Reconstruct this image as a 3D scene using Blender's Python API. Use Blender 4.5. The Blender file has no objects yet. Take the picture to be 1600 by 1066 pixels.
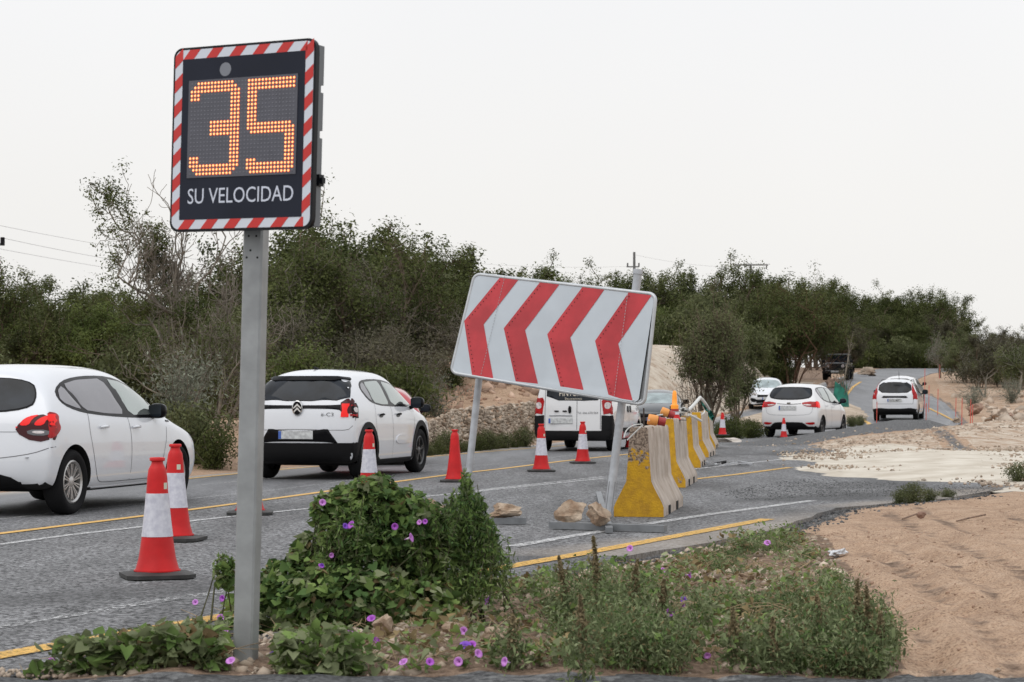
import bpy, bmesh, math, random
import numpy as np
from mathutils import Vector, Matrix
from mathutils.bvhtree import BVHTree
from mathutils.geometry import delaunay_2d_cdt

# ------------------------------------------------------------------ camera, sky, sun, exposure
SC = bpy.context.scene
COL = SC.collection
R = math.radians
F, CX, YH, HC = 3111.0, 800.0, 625.0, 1.1      # focal length and horizon in photo pixels, eye height in metres
cam_d = bpy.data.cameras.new("camera")
cam = bpy.data.objects.new("camera", cam_d)
COL.objects.link(cam)
cam_d.sensor_width = 36.0
cam_d.lens = 70.0
cam_d.shift_y = (YH - 533.0) / 1600.0
cam_d.clip_start = 0.2
cam_d.clip_end = 5000
cam.location = (0, 0, HC)
cam.rotation_euler = (R(90), 0, 0)
cam_d.dof.use_dof = True
cam_d.dof.focus_distance = 17.0
cam_d.dof.aperture_fstop = 9.0
SC.camera = cam

SUN_EL, SUN_AZ = R(58), R(215)
world = bpy.data.worlds.new("World")
SC.world = world
world.use_nodes = True
wt = world.node_tree
for n in list(wt.nodes): wt.nodes.remove(n)
w_out = wt.nodes.new('ShaderNodeOutputWorld')
w_bg = wt.nodes.new('ShaderNodeBackground'); w_bg.inputs['Strength'].default_value = 0.1
w_sky = wt.nodes.new('ShaderNodeTexSky'); w_sky.sky_type = 'NISHITA'; w_sky.sun_disc = False
w_sky.sun_elevation = SUN_EL; w_sky.sun_rotation = SUN_AZ
w_hs = wt.nodes.new('ShaderNodeHueSaturation'); w_hs.inputs['Saturation'].default_value = 0.12
w_hs.inputs['Value'].default_value = 0.2
w_tc = wt.nodes.new('ShaderNodeTexCoord')
w_sep = wt.nodes.new('ShaderNodeSeparateXYZ')
w_rmp = wt.nodes.new('ShaderNodeValToRGB')      # an overcast veil: warm white low down, cooler and brighter overhead
cr = w_rmp.color_ramp
cr.elements[0].position = 0.0; cr.elements[0].color = (0.86, 0.845, 0.82, 1)
cr.elements[1].position = 1.0; cr.elements[1].color = (1.12, 1.16, 1.22, 1)
e = cr.elements.new(0.10); e.color = (0.90, 0.885, 0.862, 1)
e = cr.elements.new(0.22); e.color = (0.935, 0.94, 0.955, 1)
w_noi = wt.nodes.new('ShaderNodeTexNoise'); w_noi.inputs['Scale'].default_value = 2.2; w_noi.inputs['Detail'].default_value = 3
w_nm = wt.nodes.new('ShaderNodeMapRange')
w_nm.inputs['From Min'].default_value = 0.3; w_nm.inputs['From Max'].default_value = 0.7
w_nm.inputs['To Min'].default_value = 8.65; w_nm.inputs['To Max'].default_value = 9.35
w_mul = wt.nodes.new('ShaderNodeVectorMath'); w_mul.operation = 'SCALE'
w_mix = wt.nodes.new('ShaderNodeVectorMath'); w_mix.operation = 'ADD'
wl = wt.links.new
wl(w_tc.outputs['Generated'], w_sep.inputs[0]); wl(w_sep.outputs['Z'], w_rmp.inputs['Fac'])
wl(w_tc.outputs['Generated'], w_noi.inputs['Vector']); wl(w_noi.outputs['Fac'], w_nm.inputs['Value'])
wl(w_rmp.outputs['Color'], w_mul.inputs[0]); wl(w_nm.outputs['Result'], w_mul.inputs['Scale'])
wl(w_sky.outputs['Color'], w_hs.inputs['Color'])
wl(w_hs.outputs['Color'], w_mix.inputs[0]); wl(w_mul.outputs['Vector'], w_mix.inputs[1])
wl(w_mix.outputs['Vector'], w_bg.inputs['Color']); wl(w_bg.outputs[0], w_out.inputs['Surface'])

sun_d = bpy.data.lights.new("sun", 'SUN'); sun_d.energy = 1.0; sun_d.angle = R(60); sun_d.color = (1.0, 0.96, 0.9)
sun = bpy.data.objects.new("sun", sun_d); COL.objects.link(sun)
sun.rotation_euler = (R(90) - SUN_EL, 0, R(180) - SUN_AZ)
SC.view_settings.view_transform = 'Standard'
SC.view_settings.look = 'None'
SC.view_settings.gamma = 1.0
SC.view_settings.exposure = 0.0

# ------------------------------------------------------------------ helpers: photo pixel -> world
def gx(x, D): return (x - CX) * D / F
def zy(y, D): return HC - (y - YH) * D / F
def pt(x, y, D): return Vector((gx(x, D), D, zy(y, D)))
def gp(x, y, z=0.0):
    D = F * (HC - z) / (y - YH)
    return (gx(x, D), D)

# ------------------------------------------------------------------ helpers: objects and tags
def tag(o, label=None, cat=None, group=None, kind=None):
    if label: o['label'] = label
    if cat: o['category'] = cat
    if group: o['group'] = group
    if kind: o['kind'] = kind
    return o

def empty(name, loc, rz=0, label=None, cat=None, group=None):
    o = bpy.data.objects.new(name, None); COL.objects.link(o)
    o.location = loc; o.rotation_euler = (0, 0, rz); o.empty_display_size = 0.2
    return tag(o, label, cat, group)

def link_mesh(name, me, mats=None, parent=None, smooth=False, sharp=None):
    if mats is not None:
        for m in (mats if isinstance(mats, (list, tuple)) else [mats]): me.materials.append(m)
    if smooth:
        me.polygons.foreach_set('use_smooth', [True] * len(me.polygons))
        if sharp is not None: me.set_sharp_from_angle(angle=R(sharp))
    o = bpy.data.objects.new(name, me); COL.objects.link(o)
    if parent is not None: o.parent = parent
    return o

def copy_tree(o, parent=None):
    c = o.copy(); COL.objects.link(c)
    c.parent = parent
    for ch in list(o.children): copy_tree(ch, c)
    return c

class MB:
    """collects simple solids, then links them as one mesh object"""
    def __init__(s): s.v = []; s.f = []; s.mi = []
    def add(s, vs, fs, mi=0):
        b = len(s.v); s.v += [tuple(v) for v in vs]
        for f in fs: s.f.append(tuple(b + i for i in f)); s.mi.append(mi)
        return s
    def box(s, c, d, mi=0, M=None, bev=0.0):
        hx, hy, hz = d[0] / 2, d[1] / 2, d[2] / 2
        if bev > 0:
            b = min(bev, hx * .9, hy * .9, hz * .9)
            vs = []
            for sx in (-1, 1):
                for sy in (-1, 1):
                    for sz in (-1, 1):
                        vs += [(sx * (hx - b), sy * (hy - b), sz * hz), (sx * (hx - b), sy * hy, sz * (hz - b)), (sx * hx, sy * (hy - b), sz * (hz - b))]
            bm = bmesh.new()
            for v in vs: bm.verts.new(v)
            r = bmesh.ops.convex_hull(bm, input=bm.verts)
            bm.verts.index_update()
            vs = [v.co.copy() for v in bm.verts]; fs = [[v.index for v in f.verts] for f in bm.faces]
            bm.free()
        else:
            vs = [Vector((x * hx, y * hy, z * hz)) for x in (-1, 1) for y in (-1, 1) for z in (-1, 1)]
            fs = [(0, 1, 3, 2), (4, 6, 7, 5), (0, 4, 5, 1), (2, 3, 7, 6), (0, 2, 6, 4), (1, 5, 7, 3)]
        C = Vector(c)
        vs = [(M @ Vector(v) if M else Vector(v)) + C for v in vs]
        return s.add(vs, fs, mi)
    def tube(s, pts, r, n=8, mi=0, cap=True):
        pts = [Vector(p) for p in pts]; rs = r if isinstance(r, (list, tuple)) else [r] * len(pts)
        b = len(s.v); up = None
        for i, p in enumerate(pts):
            d = (pts[min(i + 1, len(pts) - 1)] - pts[max(i - 1, 0)]).normalized()
            if up is None: up = d.orthogonal().normalized()
            up = (up - d * up.dot(d))
            up = up.normalized() if up.length > 1e-6 else d.orthogonal().normalized()
            w = d.cross(up)
            for k in range(n):
                a = 2 * math.pi * k / n
                s.v.append(tuple(p + (up * math.cos(a) + w * math.sin(a)) * rs[i]))
        for i in range(len(pts) - 1):
            for k in range(n):
                k2 = (k + 1) % n
                s.f.append((b + i * n + k, b + i * n + k2, b + (i + 1) * n + k2, b + (i + 1) * n + k)); s.mi.append(mi)
        if cap:
            s.f.append(tuple(b + k for k in reversed(range(n)))); s.mi.append(mi)
            e = b + (len(pts) - 1) * n
            s.f.append(tuple(e + k for k in range(n))); s.mi.append(mi)
        return s
    def lathe(s, prof, c=(0, 0, 0), n=32, axis='z', mi=0, M=None):
        b = len(s.v); C = Vector(c)
        for (r, h) in prof:
            for k in range(n):
                a = 2 * math.pi * k / n
                p = Vector((r * math.cos(a), r * math.sin(a), h)) if axis == 'z' else Vector((h, r * math.cos(a), r * math.sin(a)))
                if M: p = M @ p
                s.v.append(tuple(p + C))
        for i in range(len(prof) - 1):
            for k in range(n):
                k2 = (k + 1) % n
                s.f.append((b + i * n + k, b + i * n + k2, b + (i + 1) * n + k2, b + (i + 1) * n + k)); s.mi.append(mi)
        return s
    def build(s, name, mats=None, parent=None, smooth=False, sharp=35):
        me = bpy.data.meshes.new(name); me.from_pydata(s.v, [], s.f)
        if any(s.mi): me.polygons.foreach_set('material_index', s.mi)
        me.update()
        bm = bmesh.new(); bm.from_mesh(me); bmesh.ops.recalc_face_normals(bm, faces=bm.faces); bm.to_mesh(me); bm.free()
        return link_mesh(name, me, mats, parent, smooth, sharp if smooth else None)

def np_mesh(name, V, Fq, mats, parent=None, smooth=False, sharp=None, mi=None):
    """big meshes from numpy arrays, Fq of shape (n, 3) or (n, 4)"""
    me = bpy.data.meshes.new(name)
    V = np.ascontiguousarray(V, dtype=np.float32); Fq = np.ascontiguousarray(Fq, dtype=np.int32)
    k = Fq.shape[1]
    me.vertices.add(len(V)); me.vertices.foreach_set('co', V.ravel())
    me.loops.add(Fq.size); me.loops.foreach_set('vertex_index', Fq.ravel())
    me.polygons.add(len(Fq)); me.polygons.foreach_set('loop_start', np.arange(0, Fq.size, k, dtype=np.int32))
    if mi is not None: me.polygons.foreach_set('material_index', np.ascontiguousarray(mi, dtype=np.int32))
    me.update(calc_edges=True); me.validate()
    return link_mesh(name, me, mats, parent, smooth, sharp)

_tc = {}
def text2d(s, size, xs=1.0, bold=0.0):
    """verts (x,y) and faces of a line of text centred on 0,0"""
    key = (s, size, xs, bold)
    if key in _tc: return _tc[key]
    cu = bpy.data.curves.new('t', 'FONT'); cu.body = s; cu.size = size; cu.resolution_u = 3; cu.offset = bold
    cu.align_x = 'CENTER'; cu.align_y = 'CENTER'
    o = bpy.data.objects.new('t', cu); COL.objects.link(o)
    dg = bpy.context.evaluated_depsgraph_get(); dg.update()
    me = bpy.data.meshes.new_from_object(o.evaluated_get(dg))
    vs = [(v.co.x * xs, v.co.y) for v in me.vertices]; fs = [tuple(p.vertices) for p in me.polygons]
    x0 = min(v[0] for v in vs); x1 = max(v[0] for v in vs); y0 = min(v[1] for v in vs); y1 = max(v[1] for v in vs)
    vs = [(v[0] - (x0 + x1) / 2, v[1] - (y0 + y1) / 2) for v in vs]
    bpy.data.objects.remove(o); bpy.data.curves.remove(cu); bpy.data.meshes.remove(me)
    _tc[key] = (vs, fs); return vs, fs

# ------------------------------------------------------------------ materials
MATS = {}
def mat(name, col=(.5, .5, .5), rough=.5, metal=0.0, var=0.0, vscale=8.0, bump=0.0, bscale=60.0, coat=0.0,
        emit=None, estr=0.0, col2=None, detail=4, spec=0.5, island=0.0, trans=0.0, coord='Object'):
    if name in MATS: return MATS[name]
    m = bpy.data.materials.new(name); m.use_nodes = True; nt = m.node_tree
    p = nt.nodes['Principled BSDF']; L = nt.links.new
    p.inputs['Base Color'].default_value = (*col, 1); p.inputs['Roughness'].default_value = rough
    p.inputs['Metallic'].default_value = metal; p.inputs['Specular IOR Level'].default_value = spec
    if coat: p.inputs['Coat Weight'].default_value = coat; p.inputs['Coat Roughness'].default_value = 0.04
    if trans: p.inputs['Transmission Weight'].default_value = trans
    tc = nt.nodes.new('ShaderNodeTexCoord')
    src = None
    if var or col2:
        n = nt.nodes.new('ShaderNodeTexNoise'); n.inputs['Scale'].default_value = vscale; n.inputs['Detail'].default_value = detail
        L(tc.outputs[coord], n.inputs['Vector'])
        r = nt.nodes.new('ShaderNodeValToRGB')
        c2 = col2 if col2 else tuple(min(1, c * (1 + var)) for c in col)
        c1 = col if col2 else tuple(c * (1 - var) for c in col)
        r.color_ramp.elements[0].position = .35; r.color_ramp.elements[0].color = (*c1, 1)
        r.color_ramp.elements[1].position = .65; r.color_ramp.elements[1].color = (*c2, 1)
        L(n.outputs['Fac'], r.inputs['Fac']); src = r.outputs['Color']
    if island:
        g = nt.nodes.new('ShaderNodeNewGeometry'); mr = nt.nodes.new('ShaderNodeMapRange')
        mr.inputs['To Min'].default_value = 1 - island; mr.inputs['To Max'].default_value = 1 + island
        L(g.outputs['Random Per Island'], mr.inputs['Value'])
        vm = nt.nodes.new('ShaderNodeVectorMath'); vm.operation = 'SCALE'
        if src is not None: L(src, vm.inputs[0])
        else: vm.inputs[0].default_value = col
        L(mr.outputs['Result'], vm.inputs['Scale']); src = vm.outputs['Vector']
    if src is not None: L(src, p.inputs['Base Color'])
    if bump:
        n2 = nt.nodes.new('ShaderNodeTexNoise'); n2.inputs['Scale'].default_value = bscale; n2.inputs['Detail'].default_value = 5
        L(tc.outputs[coord], n2.inputs['Vector'])
        b = nt.nodes.new('ShaderNodeBump'); b.inputs['Strength'].default_value = 1.0; b.inputs['Distance'].default_value = bump
        L(n2.outputs['Fac'], b.inputs['Height']); L(b.outputs['Normal'], p.inputs['Normal'])
    if emit: p.inputs['Emission Color'].default_value = (*emit, 1); p.inputs['Emission Strength'].default_value = estr
    MATS[name] = m; return m

def leafmat(name, c1, c2, island=.45, vscale=.6, tr=.25):
    """two-tone leaf with a little light coming through"""
    if name in MATS: return MATS[name]
    m = mat(name, c1, .62, col2=c2, vscale=vscale, island=island, detail=2, spec=.08)
    nt = m.node_tree; p = nt.nodes['Principled BSDF']; out = nt.nodes['Material Output']
    t = nt.nodes.new('ShaderNodeBsdfTranslucent'); mx = nt.nodes.new('ShaderNodeMixShader'); mx.inputs[0].default_value = tr
    src = p.inputs['Base Color'].links[0].from_socket
    nt.links.new(src, t.inputs['Color']); nt.links.new(p.outputs[0], mx.inputs[1]); nt.links.new(t.outputs[0], mx.inputs[2])
    nt.links.new(mx.outputs[0], out.inputs['Surface']); return m

M_white = mat('white_paint', (.70, .72, .76), .3, coat=1.0, var=.015, vscale=1.5)
M_white2 = mat('white_paint_warm', (.71, .715, .73), .3, coat=1.0, var=.015, vscale=1.5)
M_dark = mat('dark_plastic', (.010, .010, .011), .6, spec=.15)
M_gloss = mat('gloss_black', (.006, .006, .007), .18, spec=.12)
M_well = mat('wheel_well', (.006, .006, .006), .9)
M_glassR = mat('rear_glass', (.012, .015, .020), .06, spec=.3, var=.6, vscale=3.5)
M_glassS = mat('side_glass', (.40, .44, .42), .05, metal=.75, var=.06, vscale=1.2)
M_glassG = mat('tinted_glass', (.28, .275, .29), .07, metal=.7, var=.08, vscale=1.5)
M_wind = mat('windscreen_glass', (.36, .42, .42), .06, metal=.7, var=.25, vscale=2.5)
M_rub = mat('rubber', (.012, .012, .013), .85, spec=.15)
M_alloy = mat('alloy', (.50, .49, .48), .32, metal=.75)
M_alloyD = mat('dark_alloy', (.09, .09, .092), .35, metal=.6)
M_red = mat('lamp_red', (.30, .006, .008), .15, spec=.35, var=.3, vscale=15, emit=(.7, .01, .01), estr=.06)
M_redlit = mat('lamp_red_lit', (.55, .01, .01), .2, spec=.3, emit=(1, .02, .015), estr=.38)
M_lampclear = mat('lamp_clear', (.55, .5, .5), .1, coat=1, var=.3, vscale=20)
M_lampdark = mat('lamp_dark', (.05, .006, .008), .12, spec=.3)
M_chrome = mat('chrome', (.7, .7, .7), .15, metal=1)
M_plate = mat('plate', (.62, .64, .64), .45, col2=(.42, .43, .44), vscale=22, detail=1)
M_plateblue = mat('plate_blue', (.05, .12, .42), .4)
M_seam = mat('panel_seam', (.14, .14, .15), .8)
M_greyseam = mat('soft_seam', (.34, .35, .37), .6)
M_silver = mat('silver_plastic', (.45, .46, .48), .4, metal=.2)

# ------------------------------------------------------------------ car body builder
def lerp_tab(tab, z):
    if z <= tab[0][0]: return tab[0][1]
    for a, b in zip(tab, tab[1:]):
        if z <= b[0]: return a[1] + (b[1] - a[1]) * (z - a[0]) / (b[0] - a[0])
    return tab[-1][1]

FX = [-1, -.74, -.38, 0, .38, .74, 1]
def car_body(st, rear, front, crown=.05, rc=.12, fc=.25, shoulder=.955, bulge=.35, levels=2, sill=.93):
    """st rows: y, zb, belt, top, W, Wr, shear_rear, shear_front"""
    NJ = len(st); K = 7; N = len(FX)
    def P(i, j, k):
        y, zb, belt, top, W, Wr, sr, sf = st[j]
        f = FX[i]
        zs = [zb, zb + .13, zb + (belt - zb) * .52, belt - .09, belt, belt + (top - belt) * .5, top - .045]
        ws = [W * sill, W * .985, W, W * .982, W * shoulder, (W * shoulder) * (1 - .5) + Wr * .5 + .03 * bulge * 2 * min(1, (top - belt) / .4), Wr]
        z = zs[k]; w = ws[k]
        if k == K - 1: z = top - .045 * f * f * f * f + crown * (1 - f * f)
        yy = y + sr * lerp_tab(rear, z) - sf * lerp_tab(front, z)
        if j == 0: yy += rc * abs(f) ** 3.2
        if j == NJ - 1: yy -= fc * abs(f) ** 2.6
        return (f * w, yy, z)
    idx = {}; V = []
    def g(i, j, k):
        key = (i, j, k)
        if key not in idx: idx[key] = len(V); V.append(P(i, j, k))
        return idx[key]
    Fc = []
    for j in range(NJ - 1):
        for k in range(K - 1):
            Fc.append((g(0, j, k), g(0, j + 1, k), g(0, j + 1, k + 1), g(0, j, k + 1)))
            Fc.append((g(N - 1, j, k), g(N - 1, j, k + 1), g(N - 1, j + 1, k + 1), g(N - 1, j + 1, k)))
        for i in range(N - 1):
            Fc.append((g(i, j, K - 1), g(i, j + 1, K - 1), g(i + 1, j + 1, K - 1), g(i + 1, j, K - 1)))
            Fc.append((g(i, j, 0), g(i + 1, j, 0), g(i + 1, j + 1, 0), g(i, j + 1, 0)))
    for i in range(N - 1):
        for k in range(K - 1):
            Fc.append((g(i, 0, k), g(i, 0, k + 1), g(i + 1, 0, k + 1), g(i + 1, 0, k)))
            Fc.append((g(i, NJ - 1, k), g(i + 1, NJ - 1, k), g(i + 1, NJ - 1, k + 1), g(i, NJ - 1, k + 1)))
    me = bpy.data.meshes.new('cage'); me.from_pydata(V, [], Fc); me.update()
    bm = bmesh.new(); bm.from_mesh(me); bmesh.ops.recalc_face_normals(bm, faces=bm.faces); bm.to_mesh(me); bm.free()
    o = bpy.data.objects.new('cage', me); COL.objects.link(o)
    md = o.modifiers.new('s', 'SUBSURF'); md.levels = levels; md.render_levels = levels
    dg = bpy.context.evaluated_depsgraph_get(); dg.update()
    me2 = bpy.data.meshes.new_from_object(o.evaluated_get(dg))
    bpy.data.objects.remove(o)
    return me2

def cut_arches(me, wheels, Rr, depth=.30, halfw=.87, paint=None, dark_below=None):
    """cut the wheel wells out of a body mesh and darken their lining and the underside"""
    o = bpy.data.objects.new('b', me); COL.objects.link(o)
    cs = []
    for (y, z) in wheels:
        for s in (-1, 1):
            cm = MB(); x0 = s * (halfw - depth); x1 = s * (halfw + .3)
            cm.lathe([(0.0001, x0), (Rr, x0), (Rr, x1), (0.0001, x1)], (0, y, z), 40, axis='x')
            c = cm.build('c'); bm = bmesh.new(); bm.from_mesh(c.data); bmesh.ops.remove_doubles(bm, verts=bm.verts, dist=.001)
            bmesh.ops.recalc_face_normals(bm, faces=bm.faces); bm.to_mesh(c.data); bm.free()
            cs.append(c)
            md = o.modifiers.new('x', 'BOOLEAN'); md.operation = 'DIFFERENCE'; md.object = c; md.solver = 'EXACT'
    dg = bpy.context.evaluated_depsgraph_get(); dg.update()
    me2 = bpy.data.meshes.new_from_object(o.evaluated_get(dg))
    bpy.data.objects.remove(o)
    for c in cs: bpy.data.objects.remove(c)
    me2.materials.clear(); me2.materials.append(paint); me2.materials.append(M_well)
    for p in me2.polygons:
        p.material_index = 0; c = p.center
        for (y, z) in wheels:
            d = math.hypot(c.y - y, c.z - z)
            if (abs(d - Rr) < .012 and abs(p.normal.x) < .5) or (abs(abs(c.x) - (halfw - depth)) < .004 and d < Rr): p.material_index = 1
        if p.normal.z < -.6 and c.z < .45: p.material_index = 1
        if dark_below is not None and c.z < dark_below: p.material_index = 1
    return me2

def chaikin(pts, n=2, closed=True, q=.25):
    for _ in range(n):
        out = []; m = len(pts)
        for i in range(m if closed else m - 1):
            a = pts[i]; b = pts[(i + 1) % m]
            out += [(a[0] * (1 - q) + b[0] * q, a[1] * (1 - q) + b[1] * q), (a[0] * q + b[0] * (1 - q), a[1] * q + b[1] * (1 - q))]
        if not closed: out = [pts[0]] + out + [pts[-1]]
        pts = out
    return pts

def inset(poly, d):
    A = sum(poly[i][0] * poly[(i + 1) % len(poly)][1] - poly[(i + 1) % len(poly)][0] * poly[i][1] for i in range(len(poly)))
    s = 1 if A > 0 else -1; out = []; m = len(poly)
    for i in range(m):
        a = Vector(poly[i - 1]); b = Vector(poly[i]); c = Vector(poly[(i + 1) % m])
        e1 = (b - a); e2 = (c - b)
        if e1.length < 1e-9 or e2.length < 1e-9: out.append(tuple(b)); continue
        e1.normalize(); e2.normalize()
        n1 = Vector((-e1.y, e1.x)) * s; n2 = Vector((-e2.y, e2.x)) * s
        n = (n1 + n2); n = n.normalized() if n.length > 1e-6 else n1
        k = d / max(.35, n.dot(n1))
        out.append((b.x + n.x * k, b.y + n.y * k))
    return out

def fill2d(poly, step=.06):
    xs = [p[0] for p in poly]; ys = [p[1] for p in poly]
    pts = [Vector(p) for p in poly]; nb = len(pts)
    def inside(x, y):
        c = False; j = nb - 1
        for i in range(nb):
            if (pts[i].y > y) != (pts[j].y > y) and x < (pts[j].x - pts[i].x) * (y - pts[i].y) / (pts[j].y - pts[i].y) + pts[i].x: c = not c
            j = i
        return c
    x = min(xs) + step * .5
    while x < max(xs):
        y = min(ys) + step * .5
        while y < max(ys):
            if inside(x, y): pts.append(Vector((x, y)))
            y += step
        x += step
    r = delaunay_2d_cdt(pts, [(i, (i + 1) % nb) for i in range(nb)], [list(range(nb))], 1, 1e-5)
    return [tuple(v) for v in r[0]], [tuple(f) for f in r[2]]

def ribbon2d(pts, w, closed=False):
    vs = []; fs = []; m = len(pts)
    for i in range(m):
        a = Vector(pts[i - 1] if (i > 0 or closed) else pts[i]); b = Vector(pts[(i + 1) % m] if (i < m - 1 or closed) else pts[i])
        d = (b - a); d = d.normalized() if d.length > 1e-9 else Vector((1, 0)); n = Vector((-d.y, d.x)) * w / 2
        vs += [(pts[i][0] + n.x, pts[i][1] + n.y), (pts[i][0] - n.x, pts[i][1] - n.y)]
    for i in range(m if closed else m - 1):
        j = (i + 1) % m; fs.append((2 * i, 2 * i + 1, 2 * j + 1, 2 * j))
    return vs, fs

class Car:
    def __init__(s, name, me_body, paint, loc, yaw, label, cat='car', group=None):
        s.root = empty(name, loc, -yaw, label, cat, group)
        s.bvh = None; s.me = me_body; s.paint = paint
    def set_body(s, me_smooth, wheels, Rr, halfw, depth=.3, dark_below=None):
        s.bvh = BVHTree.FromPolygons([v.co.copy() for v in me_smooth.vertices], [tuple(p.vertices) for p in me_smooth.polygons])
        me = cut_arches(me_smooth, wheels, Rr, depth, halfw, s.paint, dark_below)
        s.body = link_mesh('body', me, None, s.root, True, 32)
    def proj(s, side, a, b, off):
        if side in ('R', 'L'):
            sg = 1 if side == 'R' else -1
            o = Vector((sg * 3, a, b)); d = Vector((-sg, 0, 0))
        elif side == 'B': o = Vector((a, -6, b)); d = Vector((0, 1, 0))
        elif side == 'F': o = Vector((a, 6, b)); d = Vector((0, -1, 0))
        else: o = Vector((a, b, 4)); d = Vector((0, 0, -1))
        a0 = a; lim = .42 if side in ('R', 'L') else .10
        def cast():
            q = s.bvh.ray_cast(o, d)
            return None if q[0] is None or abs(q[1].dot(d)) < lim else q
        h = cast(); k = 0
        while h is None and k < 80:          # beyond the outline: slide back until the surface is met
            k += 1
            if side in ('R', 'L'): o.y = a0 * (1 - .006 * k)
            else: o.x = a0 * (1 - .012 * k)
            h = cast()
        if h is None: h = s.bvh.find_nearest(Vector((o.x if side not in 'RL' else o.x * .29, a0 if side in 'RL' else o.y * .33, b)))
        n = h[1]
        if n.dot(d) > 0: n = -n
        return h[0] + n * off - d * 0, n
    def dec(s, name, side, vf, off=.004, skirt=0.0, m=None, parent=None, both=False):
        vs, fs = vf; res = []
        for sd in (['R', 'L'] if both else [side]):
            V = []; Fc = list(fs); 
            for (a, b) in vs: V.append(s.proj(sd, a, b, off)[0])
            if skirt:
                cnt = {}
                for f in fs:
                    for i in range(len(f)):
                        e = (f[i], f[(i + 1) % len(f)]); cnt.setdefault(frozenset(e), []).append(e)
                base = len(V); mp = {}
                for key, es in cnt.items():
                    if len(es) == 1:
                        a, b = es[0]
                        for q in (a, b):
                            if q not in mp: mp[q] = len(V); V.append(s.proj(sd, vs[q][0], vs[q][1], off - skirt)[0])
                        Fc.append((a, b, mp[b], mp[a]))
            mb = MB(); mb.add(V, Fc); res.append(mb.build(name, m, parent or s.root, True, 40))
        return res if both else res[0]
    def window(s, side, poly, m, name='window', both=False, gasket=.022, n=2, step=.045, offs=(.006, .010)):
        p = chaikin(poly, n) if n else poly
        r = s.dec(name, side, fill2d(p, step), offs[0], .012, M_gloss, both=both)
        rs = r if both else [r]
        for q, sd in zip(rs, ['R', 'L'] if both else [side]):
            s.dec('pane', sd, fill2d(inset(p, gasket), step), offs[1], 0, m, parent=q)
        return rs
    def patch(s, name, side, poly, m, n=2, off=.006, skirt=.015, step=.045, both=False, parent=None):
        return s.dec(name, side, fill2d(chaikin(poly, n) if n else poly, step), off, skirt, m, both=both, parent=parent)
    def seam(s, side, pts, w=.007, both=False, smooth=2, m=None, closed=False):
        p = chaikin(pts, smooth, closed) if smooth else pts
        d = []
        for i in range(len(p) - (0 if closed else 1)):          # subdivide so that the line hugs the body
            a, b = p[i], p[(i + 1) % len(p)]; k = max(1, int(math.hypot(b[0] - a[0], b[1] - a[1]) / .06))
            d += [(a[0] + (b[0] - a[0]) * t / k, a[1] + (b[1] - a[1]) * t / k) for t in range(k)]
        if not closed: d.append(p[-1])
        return s.dec('panel_gap', side, ribbon2d(d, w, closed), .0025, 0, m or M_seam, both=both, parent=s.body)
    def ring(s, name, y, z, r0, r1, a0, a1, m, off=.012, skirt=.02, n=28):
        for sd in ('R', 'L'):
            vs = []; fs = []
            for i in range(n + 1):
                a = a0 + (a1 - a0) * i / n
                vs += [(y + r0 * math.cos(a), z + r0 * math.sin(a)), (y + r1 * math.cos(a), z + r1 * math.sin(a))]
            for i in range(n): fs.append((2 * i, 2 * i + 1, 2 * i + 3, 2 * i + 2))
            s.dec(name, sd, (vs, fs), off, skirt, m)
    def wheel(s, x, y, r, w=.2, rim_r=None, spokes=10, m=None, style='twin', steer=0):
        sg = 1 if x > 0 else -1; rr = rim_r or r * .66
        hub = MB().lathe([(.02, -w * .3), (rr * .9, -w * .3), (rr * .9, w * .1), (.02, w * .1)], (0, 0, 0), 20, axis='x').build('wheel', M_well, s.root)
        hub.location = (x - sg * w * .5, y, r)
        hub.rotation_euler = (0, 0, (0 if sg > 0 else math.pi) + steer)
        t = MB(); h = w / 2
        prof = [(rr, -h * .8), (rr + (r - rr) * .5, -h), (r - .03, -h * .96), (r - .008, -h * .75), (r, -h * .3), (r, h * .3), (r - .008, h * .75), (r - .03, h * .96), (rr + (r - rr) * .5, h * 1.02), (rr + .006, h * .85), (rr - .004, h * .7)]
        t.lathe(prof, (0, 0, 0), 44, axis='x'); t.build('tyre', M_rub, hub, True, 50)
        q = MB()
        q.lathe([(rr + .002, h * .78), (rr - .012, h * .86), (rr - .026, h * .7), (rr - .04, -h * .5)], (0, 0, 0), 40, axis='x')
        q.lathe([(.0001, h * .75), (.035, h * .75), (.06, h * .62), (.062, h * .3)], (0, 0, 0), 20, axis='x')
        for k in range(spokes):
            a = 2 * math.pi * k / spokes
            for da in ((-.10, .10) if style == 'twin' else (0,)):
                M = Matrix.Rotation(a + da * (1 if style == 'twin' else 0), 3, 'X')
                L = rr - .05; wd = .016 if style == 'twin' else .04
                vs = [Vector((h * .45, -wd / 2 * .8, .04)), Vector((h * .66, -wd / 2 * .6, .04)), Vector((h * .66, wd / 2 * .6, .04)), Vector((h * .45, wd / 2 * .8, .04)),
                      Vector((h * .35, -wd / 2 * 1.2, .04 + L)), Vector((h * .74, -wd / 2, .04 + L - .03)), Vector((h * .74, wd / 2, .04 + L - .03)), Vector((h * .35, wd / 2 * 1.2, .04 + L))]
                q.add([M @ v for v in vs], [(0, 1, 2, 3), (4, 7, 6, 5), (0, 4, 5, 1), (1, 5, 6, 2), (2, 6, 7, 3), (3, 7, 4, 0)])
        q.build('rim', m or M_alloy, hub, True, 30)
        return hub
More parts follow.
